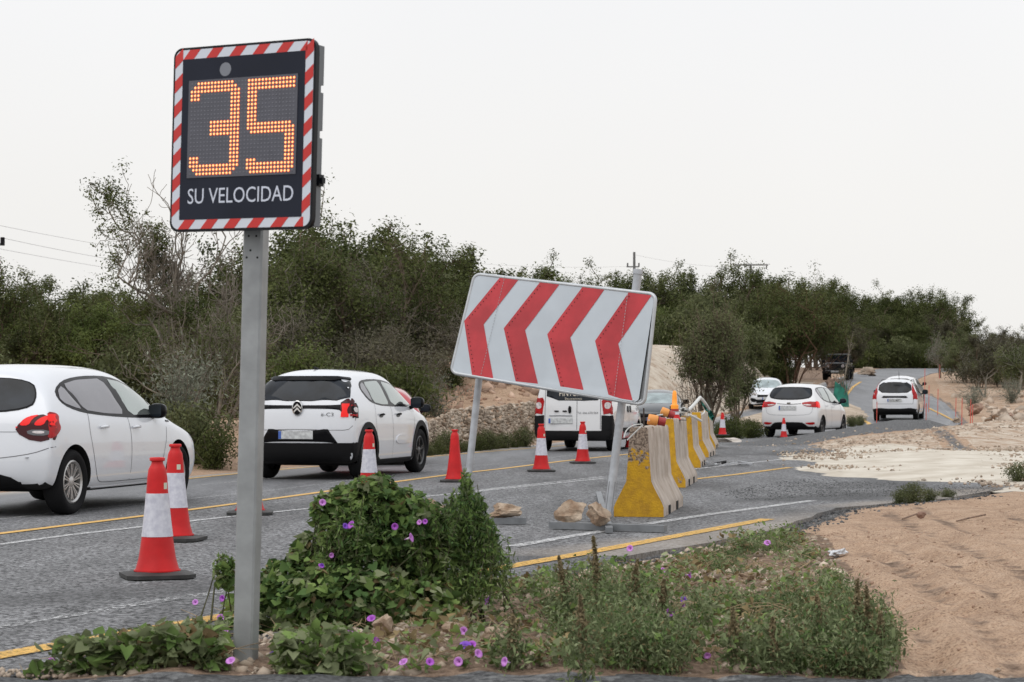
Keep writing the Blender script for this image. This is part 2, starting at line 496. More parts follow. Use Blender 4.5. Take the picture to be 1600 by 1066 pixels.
    def mirror(s, y, z, x, m=None, size=(.2, .13, .15)):
        for sg in (-1, 1):
            mb = MB()
            M = Matrix.Rotation(-sg * .15, 3, 'Z')
            pr = [(.0001, -.5), (.6, -.5), (.86, -.42), (1.0, -.15), (.92, .25), (.65, .48), (.25, .58), (.0001, .6)]
            b = len(mb.v); n = 18
            for (r_, h_) in pr:
                for k in range(n):
                    a = 2 * math.pi * k / n; ca, sa = math.cos(a), math.sin(a)
                    sq = 1 / max(abs(ca) ** 3 + abs(sa) ** 3, 1e-6) ** (1 / 3)
                    mb.v.append(tuple(M @ Vector((sg * r_ * ca * sq * size[0] / 2, h_ * size[1], r_ * sa * sq * size[2] / 2)) + Vector((sg * (x + size[0] / 2 + .03), y, z + .02))))
            for i in range(len(pr) - 1):
                for k in range(n):
                    k2 = (k + 1) % n; mb.f.append((b + i * n + k, b + i * n + k2, b + (i + 1) * n + k2, b + (i + 1) * n + k)); mb.mi.append(0)
            mb.tube([(sg * (x - .06), y + .02, z - .08), (sg * (x + .03), y + .01, z - .05), (sg * (x + .09), y, z - .02)], .03, 8)
            o = mb.build('wing_mirror', m or M_gloss, s.root, True, 60)
            g = MB(); gx0 = sg * (x + size[0] / 2 + .03)
            vs = [M @ Vector((sx * size[0] * .40, -size[1] * .5 - .004, sz * size[2] * .38)) + Vector((gx0, y, z + .02)) for sx, sz in ((-1, -.8), (-.8, -1), (.8, -1), (1, -.8), (1, .8), (.8, 1), (-.8, 1), (-1, .8))]
            g.add(vs, [tuple(range(8))]); g.build('mirror_glass', M_glassR, o)
    def handle(s, side, y, z, m, L=.17, both=True):
        for sd in (['R', 'L'] if both else [side]):
            p0, n = s.proj(sd, y - L / 2, z, .012); p1, _ = s.proj(sd, y + L / 2, z, .012); pm, _ = s.proj(sd, y, z + .003, .034)
            r0 = MB(); r0.tube([p0, p0 * .6 + pm * .4 + n * .012, pm, p1 * .6 + pm * .4 + n * .012, p1], [.010, .015, .017, .015, .010], 8)
            r0.build('door_handle', m, s.root, True, 60)
    def plate(s, side, x, z, w=.52, h=.11, m=None, text=None, tilt=0):
        p, n = s.proj(side, x, z, .012)
        sg = -1 if side == 'B' else 1
        mb = MB().box((p.x, p.y + sg * .006, p.z), (w, .012, h), bev=.004)
        o = mb.build('number_plate', m or M_plate, s.root)
        b = MB().box((p.x - (w / 2 - .022) * (1 if side == 'B' else -1), p.y + sg * .0125, p.z), (.04, .004, h * .92)).build('plate_band', M_plateblue, o)
        if text:
            vs, fs = text2d(text, h * .95, .9, .002)
            t = MB().add([(p.x + .02 + v[0] * (1 if side == 'B' else -1), p.y + sg * .0135, p.z + v[1]) for v in vs], fs)
            t.build('plate_text', M_seam, o)
        return o

def place_wheel(lp, wp, yaw):
    """car origin so that local point lp stands at world point wp; yaw turns the nose to the right"""
    c, s_ = math.cos(yaw), math.sin(yaw)
    return (wp[0] - (c * lp[0] + s_ * lp[1]), wp[1] - (-s_ * lp[0] + c * lp[1]))
# ------------------------------------------------------------------ the lie of the land
rng = np.random.default_rng(7)
def sstep(a, b, x):
    t = np.clip((x - a) / (b - a), 0, 1); return t * t * (3 - 2 * t)
RISE = ([-100, 40, 59, 77, 90, 110, 127, 150, 170, 200, 300, 600, 3000], [0, 0, .07, .22, .6, 1.5, 2.37, 3.2, 3.8, 4.2, 6.0, 9.0, 10])
LEFT = ([-60, 0, 28.5, 38.4, 46.5, 58, 70, 85, 92, 106, 120, 135, 150, 162, 170, 174, 180, 300], [-29, -12.7, -4.7, -1.8, .3, 3.2, 5.9, 9.0, 11.0, 14.8, 18.4, 22.3, 26.0, 29.2, 32, 60, 120, 400])
RIGHT = ([-60, -5, 7.9, 12.2, 16.7, 20.3, 22.2, 25, 35, 45, 55, 66, 77, 88, 98, 112, 130, 145, 155, 160, 164, 180, 300], [-34, -8, -2.0, -.05, 2.15, 3.3, 4.8, 6.3, 9.3, 10.0, 11.5, 14.5, 17.4, 19.6, 21.3, 23.0, 26.5, 30.5, 34.0, 41, 62, 140, 440])
def XL(y): return np.interp(y, *LEFT)
def XR(y): return np.interp(y, *RIGHT)
def rise(y): return np.interp(y, *RISE) * .5 + .25 * (np.interp(y - 4, *RISE) + np.interp(y + 4, *RISE))

def vnoise(x, y, s, seed=0):
    """smooth value noise, array friendly"""
    x = np.asarray(x, float) / s; y = np.asarray(y, float) / s
    xi = np.floor(x).astype(np.int64); yi = np.floor(y).astype(np.int64); fx = x - xi; fy = y - yi
    fx = fx * fx * (3 - 2 * fx); fy = fy * fy * (3 - 2 * fy)
    def h(a, b):
        n = (a * 374761393 + b * 668265263 + seed * 974711) & 0x7fffffff
        n = (n ^ (n >> 13)) * 1274126177 & 0x7fffffff
        return ((n ^ (n >> 16)) & 0xffff) / 65535.0
    return (h(xi, yi) * (1 - fx) + h(xi + 1, yi) * fx) * (1 - fy) + (h(xi, yi + 1) * (1 - fx) + h(xi + 1, yi + 1) * fx) * fy
def fbm(x, y, s, o=4, seed=0):
    r = 0; a = .5
    for i in range(o): r = r + a * (vnoise(x, y, s / 2 ** i, seed + i) - .5) * 2; a *= .5
    return r

def seg_dist(x, y, a, b):
    ax, ay = a; bx, by = b; L2 = (bx - ax) ** 2 + (by - ay) ** 2
    t = np.clip(((x - ax) * (bx - ax) + (y - ay) * (by - ay)) / L2, 0, 1)
    return np.hypot(x - ax - t * (bx - ax), y - ay - t * (by - ay)), t

def road_z(x, y):
    return rise(y) - .13 * np.exp(-(((x - 6.2) / 2.6) ** 2 + ((y - 62) / 7) ** 2))
def TZn(x, y):
    """ground height"""
    x = np.asarray(x, float); y = np.asarray(y, float)
    z = road_z(x, y)
    dl = (XL(y) - x); dr = (x - XR(y))
    out = np.maximum(dl, dr)
    off = sstep(.0, 1.2, out)
    z = z - .05 * sstep(.3, -.1, out)                          # the road sheet lies above this
    # left: retaining bank and terrace, then rising land
    ter = .62 * sstep(.35, .9, dl) * sstep(30, 37, y) * sstep(64, 56, y)
    ter = ter + .25 * sstep(.6, 4, dl) * sstep(37, 30, y)
    z = z + ter + sstep(6, 45, dl) * .9 * sstep(160, 135, y)
    # rubble heap
    hx = (x + 1.3) / 3.3; hy = (y - 60) / 5.5
    z = z + 1.75 * np.exp(-(hx * hx + hy * hy) ** 1.3) * (1 + .25 * fbm(x, y, 1.6, 3, 5))
    # pale sandy bank right of the board
    d, t = seg_dist(x, y, (3.0, 86), (16.5, 119))
    z = z + (.4 + 2.3 * sstep(1.05, .35, t)) * sstep(6.5, .8, d) * sstep(.3, 2.6, dl) * (1 + .12 * fbm(x, y, 3, 3, 2))
    # far right spoil heaps
    hr = sstep(1.0, 8, dr) * sstep(50, 62, y) * sstep(120, 85, y)
    z = z + hr * (.75 + .95 * fbm(x, y, 5.5, 4, 9) + .18 * fbm(x, y, .9, 3, 19))
    # the edge of the new pavement: a ridge of broken asphalt and earth
    d, t = seg_dist(x, y, (4.9, 45.5), (13.3, 63))
    z = z + (.02 + .52 * t ** 1.1) * sstep(1.5, .45, d) * sstep(0, .08, t) * sstep(1.0, .86, t)
    d2, t2 = seg_dist(x, y, (6.6, 43.5), (17.5, 62.5))
    z = z + (.10 + .38 * t2) * sstep(3.2, .6, d2) * (1 + .35 * fbm(x, y, 1.2, 3, 3)) * sstep(-.5, 1.0, dr + 3.2 * 1)
    # near right dirt apron and verge
    nr = sstep(.2, 2.5, dr) * sstep(40, 24, y)
    z = z + nr * (.030 * fbm(x, y, 3.0, 3, 4) + .008 * fbm(x, y, .7, 4, 14) + .016 * np.abs(fbm(x, y, .22, 3, 15)) * (vnoise(x, y, 1.0, 16) > .35))
    wob = .10 * np.sin(y * .45)
    for c_, w_ in ((2.20, .09), (2.52, .12), (2.80, .10), (3.25, .15), (3.62, .12), (4.4, .15)):
        q = x + wob - c_ - .088 * (y - 14); g_ = np.exp(-(q / w_) ** 2)
        z = z + nr * (y < 22) * (-.032 * g_ + .022 * np.exp(-((np.abs(q) - w_ * 1.7) / .07) ** 2) + .005 * g_ * np.sin(y * 2 * math.pi / .24 + q * 8)) * (.70 + .3 * vnoise(x, y, 2.6, 17))
    vg = sstep(.15, .8, dr) * sstep(19.5, 17, y) * sstep(4.2, 3.2, x)
    z = z + vg * (.03 + .07 * fbm(x, y, .9, 3, 6) + .035 * fbm(x, y, .22, 2, 8))
    z = z + off * .02 * fbm(x, y, .6, 3, 11) * sstep(-5, 3, y)
    return z
def TZ(x, y): return float(TZn(np.array([x]), np.array([y]))[0])
def RZ(x, y): return float(road_z(np.array([x]), np.array([y]))[0])
def onT(px, py, z0=0.0):
    """world point of the ground seen at a photo pixel (march along the view ray)"""
    Ds = 6.0 * 1.004 ** np.arange(1050); Xs = gx(px, Ds); Zt = TZn(Xs, Ds); k = np.nonzero(zy(py, Ds) < Zt)[0]
    k = k[0] if len(k) else 980
    return Vector((float(Xs[k]), float(Ds[k]), float(Zt[k])))
def in_poly(x, y, poly):
    c = np.zeros(np.shape(x), bool); n = len(poly); j = n - 1
    for i in range(n):
        xi, yi = poly[i]; xj, yj = poly[j]
        c ^= ((yi > y) != (yj > y)) & (x < (xj - xi) * (y - yi) / (yj - yi + 1e-12) + xi); j = i
    return c
def ppoly(px): return [gp(a, b) for a, b in px]

SAND = ppoly([(1222, 712), (1300, 703), (1380, 701), (1600, 706), (1800, 712), (1800, 800), (1600, 766), (1560, 766), (1480, 755), (1400, 752), (1335, 748), (1280, 742), (1245, 730)])
GRAVEL = ppoly([(1120, 772), (1180, 758), (1260, 748), (1340, 752), (1480, 758), (1560, 764), (1540, 771), (1420, 776), (1330, 776), (1240, 778), (1180, 785)])
VERGE = [(-9, 3), (-6, 6)] + ppoly([(-60, 1045), (0, 1032), (130, 1003), (240, 985), (340, 940), (420, 915), (560, 905), (760, 905), (860, 900), (1000, 880), (1090, 858), (1200, 822), (1250, 822), (1290, 850), (1320, 890), (1340, 930), (1380, 990), (1410, 1050), (1430, 1180)]) + [(1.2, 3)]

# ------------------------------------------------------------------ ground materials
def ground_mat():
    m = bpy.data.materials.new('earth'); m.use_nodes = True; nt = m.node_tree; L = nt.links.new
    p = nt.nodes['Principled BSDF']; p.inputs['Roughness'].default_value = .92; p.inputs['Specular IOR Level'].default_value = .2
    tc = nt.nodes.new('ShaderNodeTexCoord'); at = nt.nodes.new('ShaderNodeVertexColor'); at.layer_name = 'zone'
    sep = nt.nodes.new('ShaderNodeSeparateColor'); L(at.outputs['Color'], sep.inputs[0])
    def noise(s, d=5, r=.6):
        n = nt.nodes.new('ShaderNodeTexNoise'); n.inputs['Scale'].default_value = s; n.inputs['Detail'].default_value = d; n.inputs['Roughness'].default_value = r
        L(tc.outputs['Object'], n.inputs['Vector']); return n.outputs['Fac']
    def ramp(f, a, b, p0=.35, p1=.65, mid=None):
        r = nt.nodes.new('ShaderNodeValToRGB'); r.color_ramp.elements[0].position = p0; r.color_ramp.elements[0].color = (*a, 1)
        r.color_ramp.elements[1].position = p1; r.color_ramp.elements[1].color = (*b, 1)
        if mid: e_ = r.color_ramp.elements.new((p0 + p1) / 2); e_.color = (*mid, 1)
        L(f, r.inputs['Fac']); return r.outputs['Color']
    def mix(f, a, b):
        x = nt.nodes.new('ShaderNodeMix'); x.data_type = 'RGBA'
        L(f, x.inputs[0]); L(a, x.inputs[6]); L(b, x.inputs[7]); return x.outputs[2]
    def sharpen(f, n, lo=.42, hi=.58, k=.5):
        a = nt.nodes.new('ShaderNodeMath'); a.operation = 'MULTIPLY_ADD'; a.inputs[1].default_value = k; L(n, a.inputs[0])
        b = nt.nodes.new('ShaderNodeMath'); b.operation = 'SUBTRACT'; b.inputs[1].default_value = k / 2; L(f, a.inputs[2]); L(a.outputs[0], b.inputs[0])
        r = nt.nodes.new('ShaderNodeMapRange'); r.inputs['From Min'].default_value = lo; r.inputs['From Max'].default_value = hi; r.interpolation_type = 'SMOOTHSTEP'
        L(b.outputs[0], r.inputs['Value']); return r.outputs['Result']
    big = noise(.35, 6, .65); midn = noise(2.2, 6, .7); fine = noise(22, 5, .7); vf = noise(75, 3, .6)
    dirt = ramp(midn, (.23, .145, .095), (.51, .37, .265), .34, .66, (.40, .27, .18))
    dirt2 = ramp(fine, (.33, .22, .15), (.49, .37, .275), .35, .65)
    base = mix(big, dirt, dirt2)
    spk = ramp(vf, (.34, .29, .26), (1.12, 1.1, 1.08), .36, .50)
    mul = nt.nodes.new('ShaderNodeMix'); mul.data_type = 'RGBA'; mul.blend_type = 'MULTIPLY'; mul.inputs[0].default_value = .8
    L(base, mul.inputs[6]); L(spk, mul.inputs[7]); base = mul.outputs[2]
    sand = ramp(midn, (.40, .33, .26), (.60, .53, .44), .3, .7)
    soil_rut_shade = ramp(fine, (.10, .065, .045), (.30, .21, .15), .35, .65)
    grav = ramp(fine, (.045, .045, .048), (.20, .20, .20), .38, .62)
    c = mix(sharpen(sep.outputs['Red'], midn), base, sand)
    c = mix(sharpen(sep.outputs['Green'], midn), c, soil_rut_shade)
    c = mix(sharpen(sep.outputs['Blue'], midn, k=.7), c, grav)
    L(c, p.inputs['Base Color'])
    b1 = nt.nodes.new('ShaderNodeBump'); b1.inputs['Distance'].default_value = .05; L(midn, b1.inputs['Height'])
    b2 = nt.nodes.new('ShaderNodeBump'); b2.inputs['Distance'].default_value = .012; L(fine, b2.inputs['Height']); L(b1.outputs[0], b2.inputs['Normal'])
    b3 = nt.nodes.new('ShaderNodeBump'); b3.inputs['Distance'].default_value = .004; L(vf, b3.inputs['Height']); L(b2.outputs[0], b3.inputs['Normal'])
    L(b3.outputs[0], p.inputs['Normal'])
    return m
M_ground = ground_mat()

def asphalt_mat():
    m = bpy.data.materials.new('asphalt'); m.use_nodes = True; nt = m.node_tree; L = nt.links.new
    p = nt.nodes['Principled BSDF']; p.inputs['Specular IOR Level'].default_value = .35
    tc = nt.nodes.new('ShaderNodeTexCoord'); at = nt.nodes.new('ShaderNodeVertexColor'); at.layer_name = 'wear'
    sep = nt.nodes.new('ShaderNodeSeparateColor'); L(at.outputs['Color'], sep.inputs[0])
    def noise(s, d=4, r=.6, vec=None):
        n = nt.nodes.new('ShaderNodeTexNoise'); n.inputs['Scale'].default_value = s; n.inputs['Detail'].default_value = d; n.inputs['Roughness'].default_value = r
        L(vec or tc.outputs['Object'], n.inputs['Vector']); return n.outputs['Fac']
    def ramp(f, a, b, p0, p1):
        r = nt.nodes.new('ShaderNodeValToRGB'); r.color_ramp.elements[0].position = p0; r.color_ramp.elements[0].color = (*a, 1)
        r.color_ramp.elements[1].position = p1; r.color_ramp.elements[1].color = (*b, 1); L(f, r.inputs['Fac']); return r.outputs['Color']
    vor = nt.nodes.new('ShaderNodeTexVoronoi'); vor.inputs['Scale'].default_value = 52; L(tc.outputs['Object'], vor.inputs['Vector'])
    vs = nt.nodes.new('ShaderNodeSeparateColor'); L(vor.outputs['Color'], vs.inputs[0])
    old = ramp(vs.outputs['Red'], (.040, .040, .041), (.31, .31, .315), .12, 1.0)
    new = ramp(vs.outputs['Red'], (.115, .117, .125), (.165, .167, .175), .2, .9)
    mx = nt.nodes.new('ShaderNodeMix'); mx.data_type = 'RGBA'; L(sep.outputs['Red'], mx.inputs[0]); L(old, mx.inputs[6]); L(new, mx.inputs[7])
    mp = nt.nodes.new('ShaderNodeMapping'); mp.inputs['Rotation'].default_value = (0, 0, R(23)); mp.inputs['Scale'].default_value = (1.0, .12, 1); L(tc.outputs['Object'], mp.inputs['Vector'])
    st = ramp(noise(1.3, 5, .65, mp.outputs[0]), (.55, .55, .55), (1.22, 1.22, 1.23), .34, .62)
    ml = nt.nodes.new('ShaderNodeMix'); ml.data_type = 'RGBA'; ml.blend_type = 'MULTIPLY'; ml.inputs[0].default_value = .75
    L(mx.outputs[2], ml.inputs[6]); L(st, ml.inputs[7])
    dk = nt.nodes.new('ShaderNodeMix'); dk.data_type = 'RGBA'
    L(sep.outputs['Green'], dk.inputs[0]); L(ml.outputs[2], dk.inputs[6])
    dark = ramp(vs.outputs['Green'], (.02, .02, .021), (.12, .12, .122), .2, .95); L(dark, dk.inputs[7])
    ds = nt.nodes.new('ShaderNodeMix'); ds.data_type = 'RGBA'; ds.inputs[7].default_value = (.52, .44, .36, 1)
    L(sep.outputs['Blue'], ds.inputs[0]); L(dk.outputs[2], ds.inputs[6])
    L(ds.outputs[2], p.inputs['Base Color'])
    rr = nt.nodes.new('ShaderNodeMapRange'); rr.inputs['To Min'].default_value = .85; rr.inputs['To Max'].default_value = .42; L(sep.outputs['Red'], rr.inputs['Value']); L(rr.outputs[0], p.inputs['Roughness'])
    b = nt.nodes.new('ShaderNodeBump'); b.inputs['Distance'].default_value = .006; b.inputs['Strength'].default_value = .8; L(vs.outputs['Red'], b.inputs['Height']); L(b.outputs[0], p.inputs['Normal'])
    return m
M_asph = asphalt_mat()

def colour_layer(o, name, arr):
    me = o.data; a = me.color_attributes.new(name, 'FLOAT_COLOR', 'POINT')
    buf = np.ones((len(me.vertices), 4), np.float32); buf[:, :arr.shape[1]] = arr
    a.data.foreach_set('color', buf.ravel())

# ground sheet
ys = [-60, -40, -25, -15, -8, -3, 0, 2, 4]; y = 5.0
while y < 20: ys.append(y); y += .055
while y < 130: ys.append(y); y *= 1.0045
while y < 3200: ys.append(y); y *= 1.06
ys = np.array(ys); NU = 340
u = np.linspace(-1, 1, NU); uu = np.sign(u) * (np.abs(u) * .42 + .58 * np.abs(u) ** 6)
YY, UU = np.meshgrid(ys, uu, indexing='ij')
XX = UU * (np.abs(YY) * .85 + 14) + 0.0
ZZ = TZn(XX, YY)
V = np.stack([XX, YY, ZZ], -1).reshape(-1, 3); NR = len(ys)
i0 = (np.arange(NR - 1)[:, None] * NU + np.arange(NU - 1)[None]).ravel()
ground = np_mesh('ground', V, np.stack([i0, i0 + 1, i0 + NU + 1, i0 + NU], 1), M_ground, smooth=True)
tag(ground, kind='structure')
zx, zy_ = V[:, 0], V[:, 1]
zs = in_poly(zx, zy_, SAND) * 1.0
bank, bt = seg_dist(zx, zy_, (3.0, 86), (16.5, 119)); zs = np.maximum(zs, .56 * sstep(8, 5, bank))
zs = np.maximum(zs, .45 * ((zx > XR(zy_) + 1) & (zy_ > 62)))
zs = np.maximum(zs, .50 * ((zx > 6) & (zy_ > 40) & (zy_ < 64)))
soil_rut_shade = in_poly(zx, zy_, VERGE) * .85
soil_rut_shade = np.maximum(soil_rut_shade, .45 * ((XL(zy_) - zx > .2) & (zy_ < 34)))
soil_rut_shade = np.maximum(soil_rut_shade, .62 * ((XL(zy_) - zx > 9) & (zy_ > 66)) + .62 * ((XL(zy_) - zx > 14) & (zy_ < 66)))
soil_rut_shade = np.maximum(soil_rut_shade, .8 * (zy_ > 128) * ((zx < XL(zy_) - .8) | (zy_ > 166)))
soil_rut_shade = soil_rut_shade * (bank > 6.5)
soil_rut_shade = np.maximum(soil_rut_shade, .42 * ((zy_ > 125) & (zx > XR(zy_) + 3)))
gv = in_poly(zx, zy_, GRAVEL) * .8
d_, t_ = seg_dist(zx, zy_, (4.9, 45.5), (13.3, 63)); gv = np.maximum(gv, .85 * sstep(1.3, .8, d_))
gv = np.maximum(gv, .55 * sstep(.45, .1, np.abs(zx - XR(zy_) - .1)) * (zy_ < 120))
gv = np.maximum(gv, .45 * sstep(.45, .1, np.abs(zx - XL(zy_) + .1)))
gv = np.maximum(gv, sstep(7.85, 7.65, zy_ + .05 * np.sin(zx * 3) + .04 * np.sin(zx * 11)) * .9)
for c_, w_ in ((2.20, .11), (2.52, .15), (2.80, .12), (3.25, .19), (3.62, .15), (4.4, .19)):  # wheel ruts: darker crumbled earth, with their shade also put into the colour
    q = zx + .10 * np.sin(zy_ * .45) - c_ - .088 * (zy_ - 14)
    soil_rut_shade = np.maximum(soil_rut_shade, (.50 + .14 * vnoise(zx, zy_, .35, 61)) * np.exp(-(q / w_) ** 2) * (zx > XR(zy_) + .6) * (zy_ < 21) * (.75 + .35 * vnoise(zx, zy_, 2.6, 17)) * (1 + .10 * np.sin(zy_ * 2 * math.pi / .24 + q * 8)))
soil_rut_shade = np.maximum(soil_rut_shade, .50 * sstep(.56, .75, vnoise(zx, zy_, 1.1, 62) * .7 + .3 * vnoise(zx, zy_, .25, 63)) * (zx > 3.6) * (zy_ < 21) * (zx > XR(zy_) + .8))
zs = zs * (gv < .3)

colour_layer(ground, 'zone', np.stack([zs, soil_rut_shade, gv], 1))

# road sheet
def road_sheet(name, yarr, xl, xr, n, dz, wear, z=None, skirt=.12):
    t = np.linspace(0, 1, n); A, T_ = np.meshgrid(yarr, t, indexing='ij')
    l = xl(yarr)[:, None]; r = xr(yarr)[:, None]; X = l + (r - l) * T_
    Z = road_z(X, A) + dz + .006 * fbm(X, A, 1.3, 2, 31) * 0
    P = np.stack([X, A, Z], -1)
    lf = P[:, :1].copy(); lf[..., 2] -= skirt; rt = P[:, -1:].copy(); rt[..., 2] -= skirt
    P = np.concatenate([lf, P, rt], 1); nn = n + 2
    i = (np.arange(len(yarr) - 1)[:, None] * nn + np.arange(nn - 1)[None]).ravel()
    o = np_mesh(name, P.reshape(-1, 3), np.stack([i, i + 1, i + nn + 1, i + nn], 1), M_asph, smooth=True, sharp=40)
    W = wear(P[..., 0].ravel(), P[..., 1].ravel()); colour_layer(o, 'wear', W); return tag(o, kind='structure')
ry = np.concatenate([np.arange(-55, 5, 2.0), np.arange(5, 66, .10), np.arange(66, 178, .5)])
def edge(f, amp, seed): return lambda y_: f(y_) + amp * fbm(y_, y_ * 0 + seed, 1.1, 4, seed) * (y_ < 70)
def wear(x, y_):
    newish = sstep(1.0, .2, (x - XL(y_)) / 4.6) * .9
    newish = np.maximum(newish, sstep(55, 64, y_))
    dark = sstep(.9, .1, XR(y_) - x) * .55 * (y_ < 24) * (fbm(x, y_, .7, 3, 40) + .6)
    dd, tt = seg_dist(x, y_, (-5, 8.6), (.3, 14)); dark = np.maximum(dark, .55 * sstep(.5, .15, dd + .2 * fbm(x, y_, .6, 3, 41)))
    dd, tt = seg_dist(x, y_, (3.0, 22), (6.8, 25.2)); dark = np.maximum(dark, .8 * sstep(.9, .2, dd + .4 * fbm(x, y_, .8, 3, 42)))
    dd, tt = seg_dist(x, y_, (4.5, 25), (9, 36)); dark = np.maximum(dark, .5 * sstep(.8, .2, dd + .5 * fbm(x, y_, .8, 3, 43)))
    dd, tt = seg_dist(x, y_, (5.2, 40), (9.5, 46)); dark = np.maximum(dark, .6 * sstep(1.2, .3, dd + .5 * fbm(x, y_, .8, 3, 44)))
    for dx_ in (-1.9, -.6, .9): dark = np.maximum(dark, .32 * sstep(.38, .0, np.abs(x - (XL(y_) + 6.3 + dx_ + .16 * (y_ - 20)) + .2 * fbm(x, y_, 3, 2, 46))) * (y_ < 60) * (.3 + vnoise(x, y_, 5, 47)))
    dust = .35 * sstep(.2, .8, fbm(x, y_, 2.2, 4, 45) + .9 * sstep(1.4, 0, XR(y_) - x) - .2) * (y_ > 14) * (y_ < 60)
    dust = np.maximum(dust, .5 * sstep(.5, .1, x - XL(y_)) * (y_ < 150))
    return np.stack([newish, np.clip(dark, 0, 1), np.clip(dust, 0, 1)], 1)
road_sheet('road', ry, edge(XL, .05, 3), edge(XR, .10, 4), 90, 0.0, wear)
# camera-side strip of asphalt at the very bottom of the photo
bx = np.linspace(-6, 8, 180)
P = []
for k, off_ in enumerate((0, .01, .6, 2.5, 6)):
    yy = 7.72 + .07 * fbm(bx, bx * 0, .5, 4, 60) + .05 * (bx > 1.5) + (.10 * sstep(-2.0, .2, bx) * sstep(.9, .2, bx) if k < 2 else 0) - off_
    P.append(np.stack([bx, yy, np.full_like(bx, -.05 if k == 0 else .025 + .012 * off_) + (.02 * fbm(bx, yy, .12, 3, 61) if k else 0)], 1))
P = np.array(P)
i = (np.arange(4)[:, None] * 180 + np.arange(179)[None]).ravel()
o = np_mesh('pavement', P.reshape(-1, 3), np.stack([i, i + 180, i + 181, i + 1], 1), M_asph, smooth=True); tag(o, kind='structure')
colour_layer(o, 'wear', np.tile([0, .75, 0], (len(P.reshape(-1, 3)), 1)))
# pale sand spread over the carriageway
sp = ppoly([(1222, 714), (1262, 707), (1300, 703), (1380, 701), (1480, 703), (1600, 708), (1800, 718), (1800, 790), (1650, 772), (1585, 766), (1480, 756), (1400, 752), (1335, 748), (1280, 742), (1245, 730)])
gxs = np.arange(2, 17, .10); gys = np.arange(22, 48, .16); A, B = np.meshgrid(gys, gxs, indexing='ij')
cx_ = np.array(sp)
def pdist(x, y, poly):
    d = np.full(x.shape, 1e9)
    for k in range(len(poly)):
        q, _ = seg_dist(x, y, poly[k], poly[(k + 1) % len(poly)]); d = np.minimum(d, q)
    return np.where(in_poly(x, y, poly), d, -d)
pd = pdist(B, A, sp) + .7 * fbm(B, A, 1.6, 4, 71)
Zs = np.maximum(road_z(B, A), TZn(B, A)) - .012 + .05 * sstep(0, .8, pd) + .09 * sstep(.6, 3.2, pd) + .035 * fbm(B, A, .8, 3, 72) * sstep(0, .8, pd)
Vv = np.stack([B, A, Zs], -1).reshape(-1, 3); nn = len(gxs)
i = (np.arange(len(gys) - 1)[:, None] * nn + np.arange(nn - 1)[None]); ok = ((pd[:-1, :-1] > -.15) & (pd[1:, 1:] > -.15) & (pd[1:, :-1] > -.15) & (pd[:-1, 1:] > -.15))
i = i[ok].ravel()
sandm = mat('pale_sand', (.48, .425, .35), .95, col2=(.64, .59, .51), vscale=1.6, bump=.02, bscale=14, detail=8, spec=.1)
o = np_mesh('sand_ground', Vv, np.stack([i, i + 1, i + nn + 1, i + nn], 1), sandm, smooth=True); tag(o, kind='structure')

# dirt island between the two carriageways
isl = [onT(*p) for p in ((1332, 634), (1350, 640), (1362, 652), (1352, 662), (1325, 665), (1290, 668), (1250, 668), (1190, 672), (1130, 678), (1128, 664), (1180, 650), (1240, 645))]
ip = [(p.x, p.y) for p in isl]
gxs = np.arange(min(p[0] for p in ip) - .5, max(p[0] for p in ip) + .5, .2); gys = np.arange(min(p[1] for p in ip) - .5, max(p[1] for p in ip) + .5, .3)
A, B = np.meshgrid(gys, gxs, indexing='ij'); pd = pdist(B, A, ip)
Zs = road_z(B, A) - .03 + .28 * sstep(-.05, .9, pd) + .05 * fbm(B, A, .8, 3, 73) * (pd > 0)
nn = len(gxs); i = (np.arange(len(gys) - 1)[:, None] * nn + np.arange(nn - 1)[None]); i = i[(pd[:-1, :-1] > -.3)].ravel()
o = np_mesh('dirt_island', np.stack([B, A, Zs], -1).reshape(-1, 3), np.stack([i, i + 1, i + nn + 1, i + nn], 1), mat('island_dirt', (.36, .28, .21), .95, col2=(.52, .44, .35), vscale=2, bump=.03, bscale=8, spec=.1), smooth=True)
tag(o, kind='structure')

# ------------------------------------------------------------------ road markings
def paint_mat(name, col, wear_lo, wear_hi):
    m = mat(name, col, .7, var=.08, vscale=6, spec=.2); nt = m.node_tree; p = nt.nodes['Principled BSDF']; L = nt.links.new
    tc = nt.nodes.new('ShaderNodeTexCoord'); n = nt.nodes.new('ShaderNodeTexNoise'); n.inputs['Scale'].default_value = 26; n.inputs['Detail'].default_value = 7; n.inputs['Roughness'].default_value = .75
    L(tc.outputs['Object'], n.inputs['Vector']); r = nt.nodes.new('ShaderNodeMapRange'); r.inputs['From Min'].default_value = wear_lo; r.inputs['From Max'].default_value = wear_hi
    L(n.outputs['Fac'], r.inputs['Value']); L(r.outputs['Result'], p.inputs['Alpha']); return m
M_yel = paint_mat('yellow_paint', (.66, .40, .11), .38, .50)
M_yel2 = paint_mat('yellow_paint_new', (.68, .42, .14), .30, .42)
M_wht = paint_mat('white_line', (.62, .62, .62), .42, .56)
M_wht2 = paint_mat('white_line_faded', (.55, .55, .55), .50, .60)
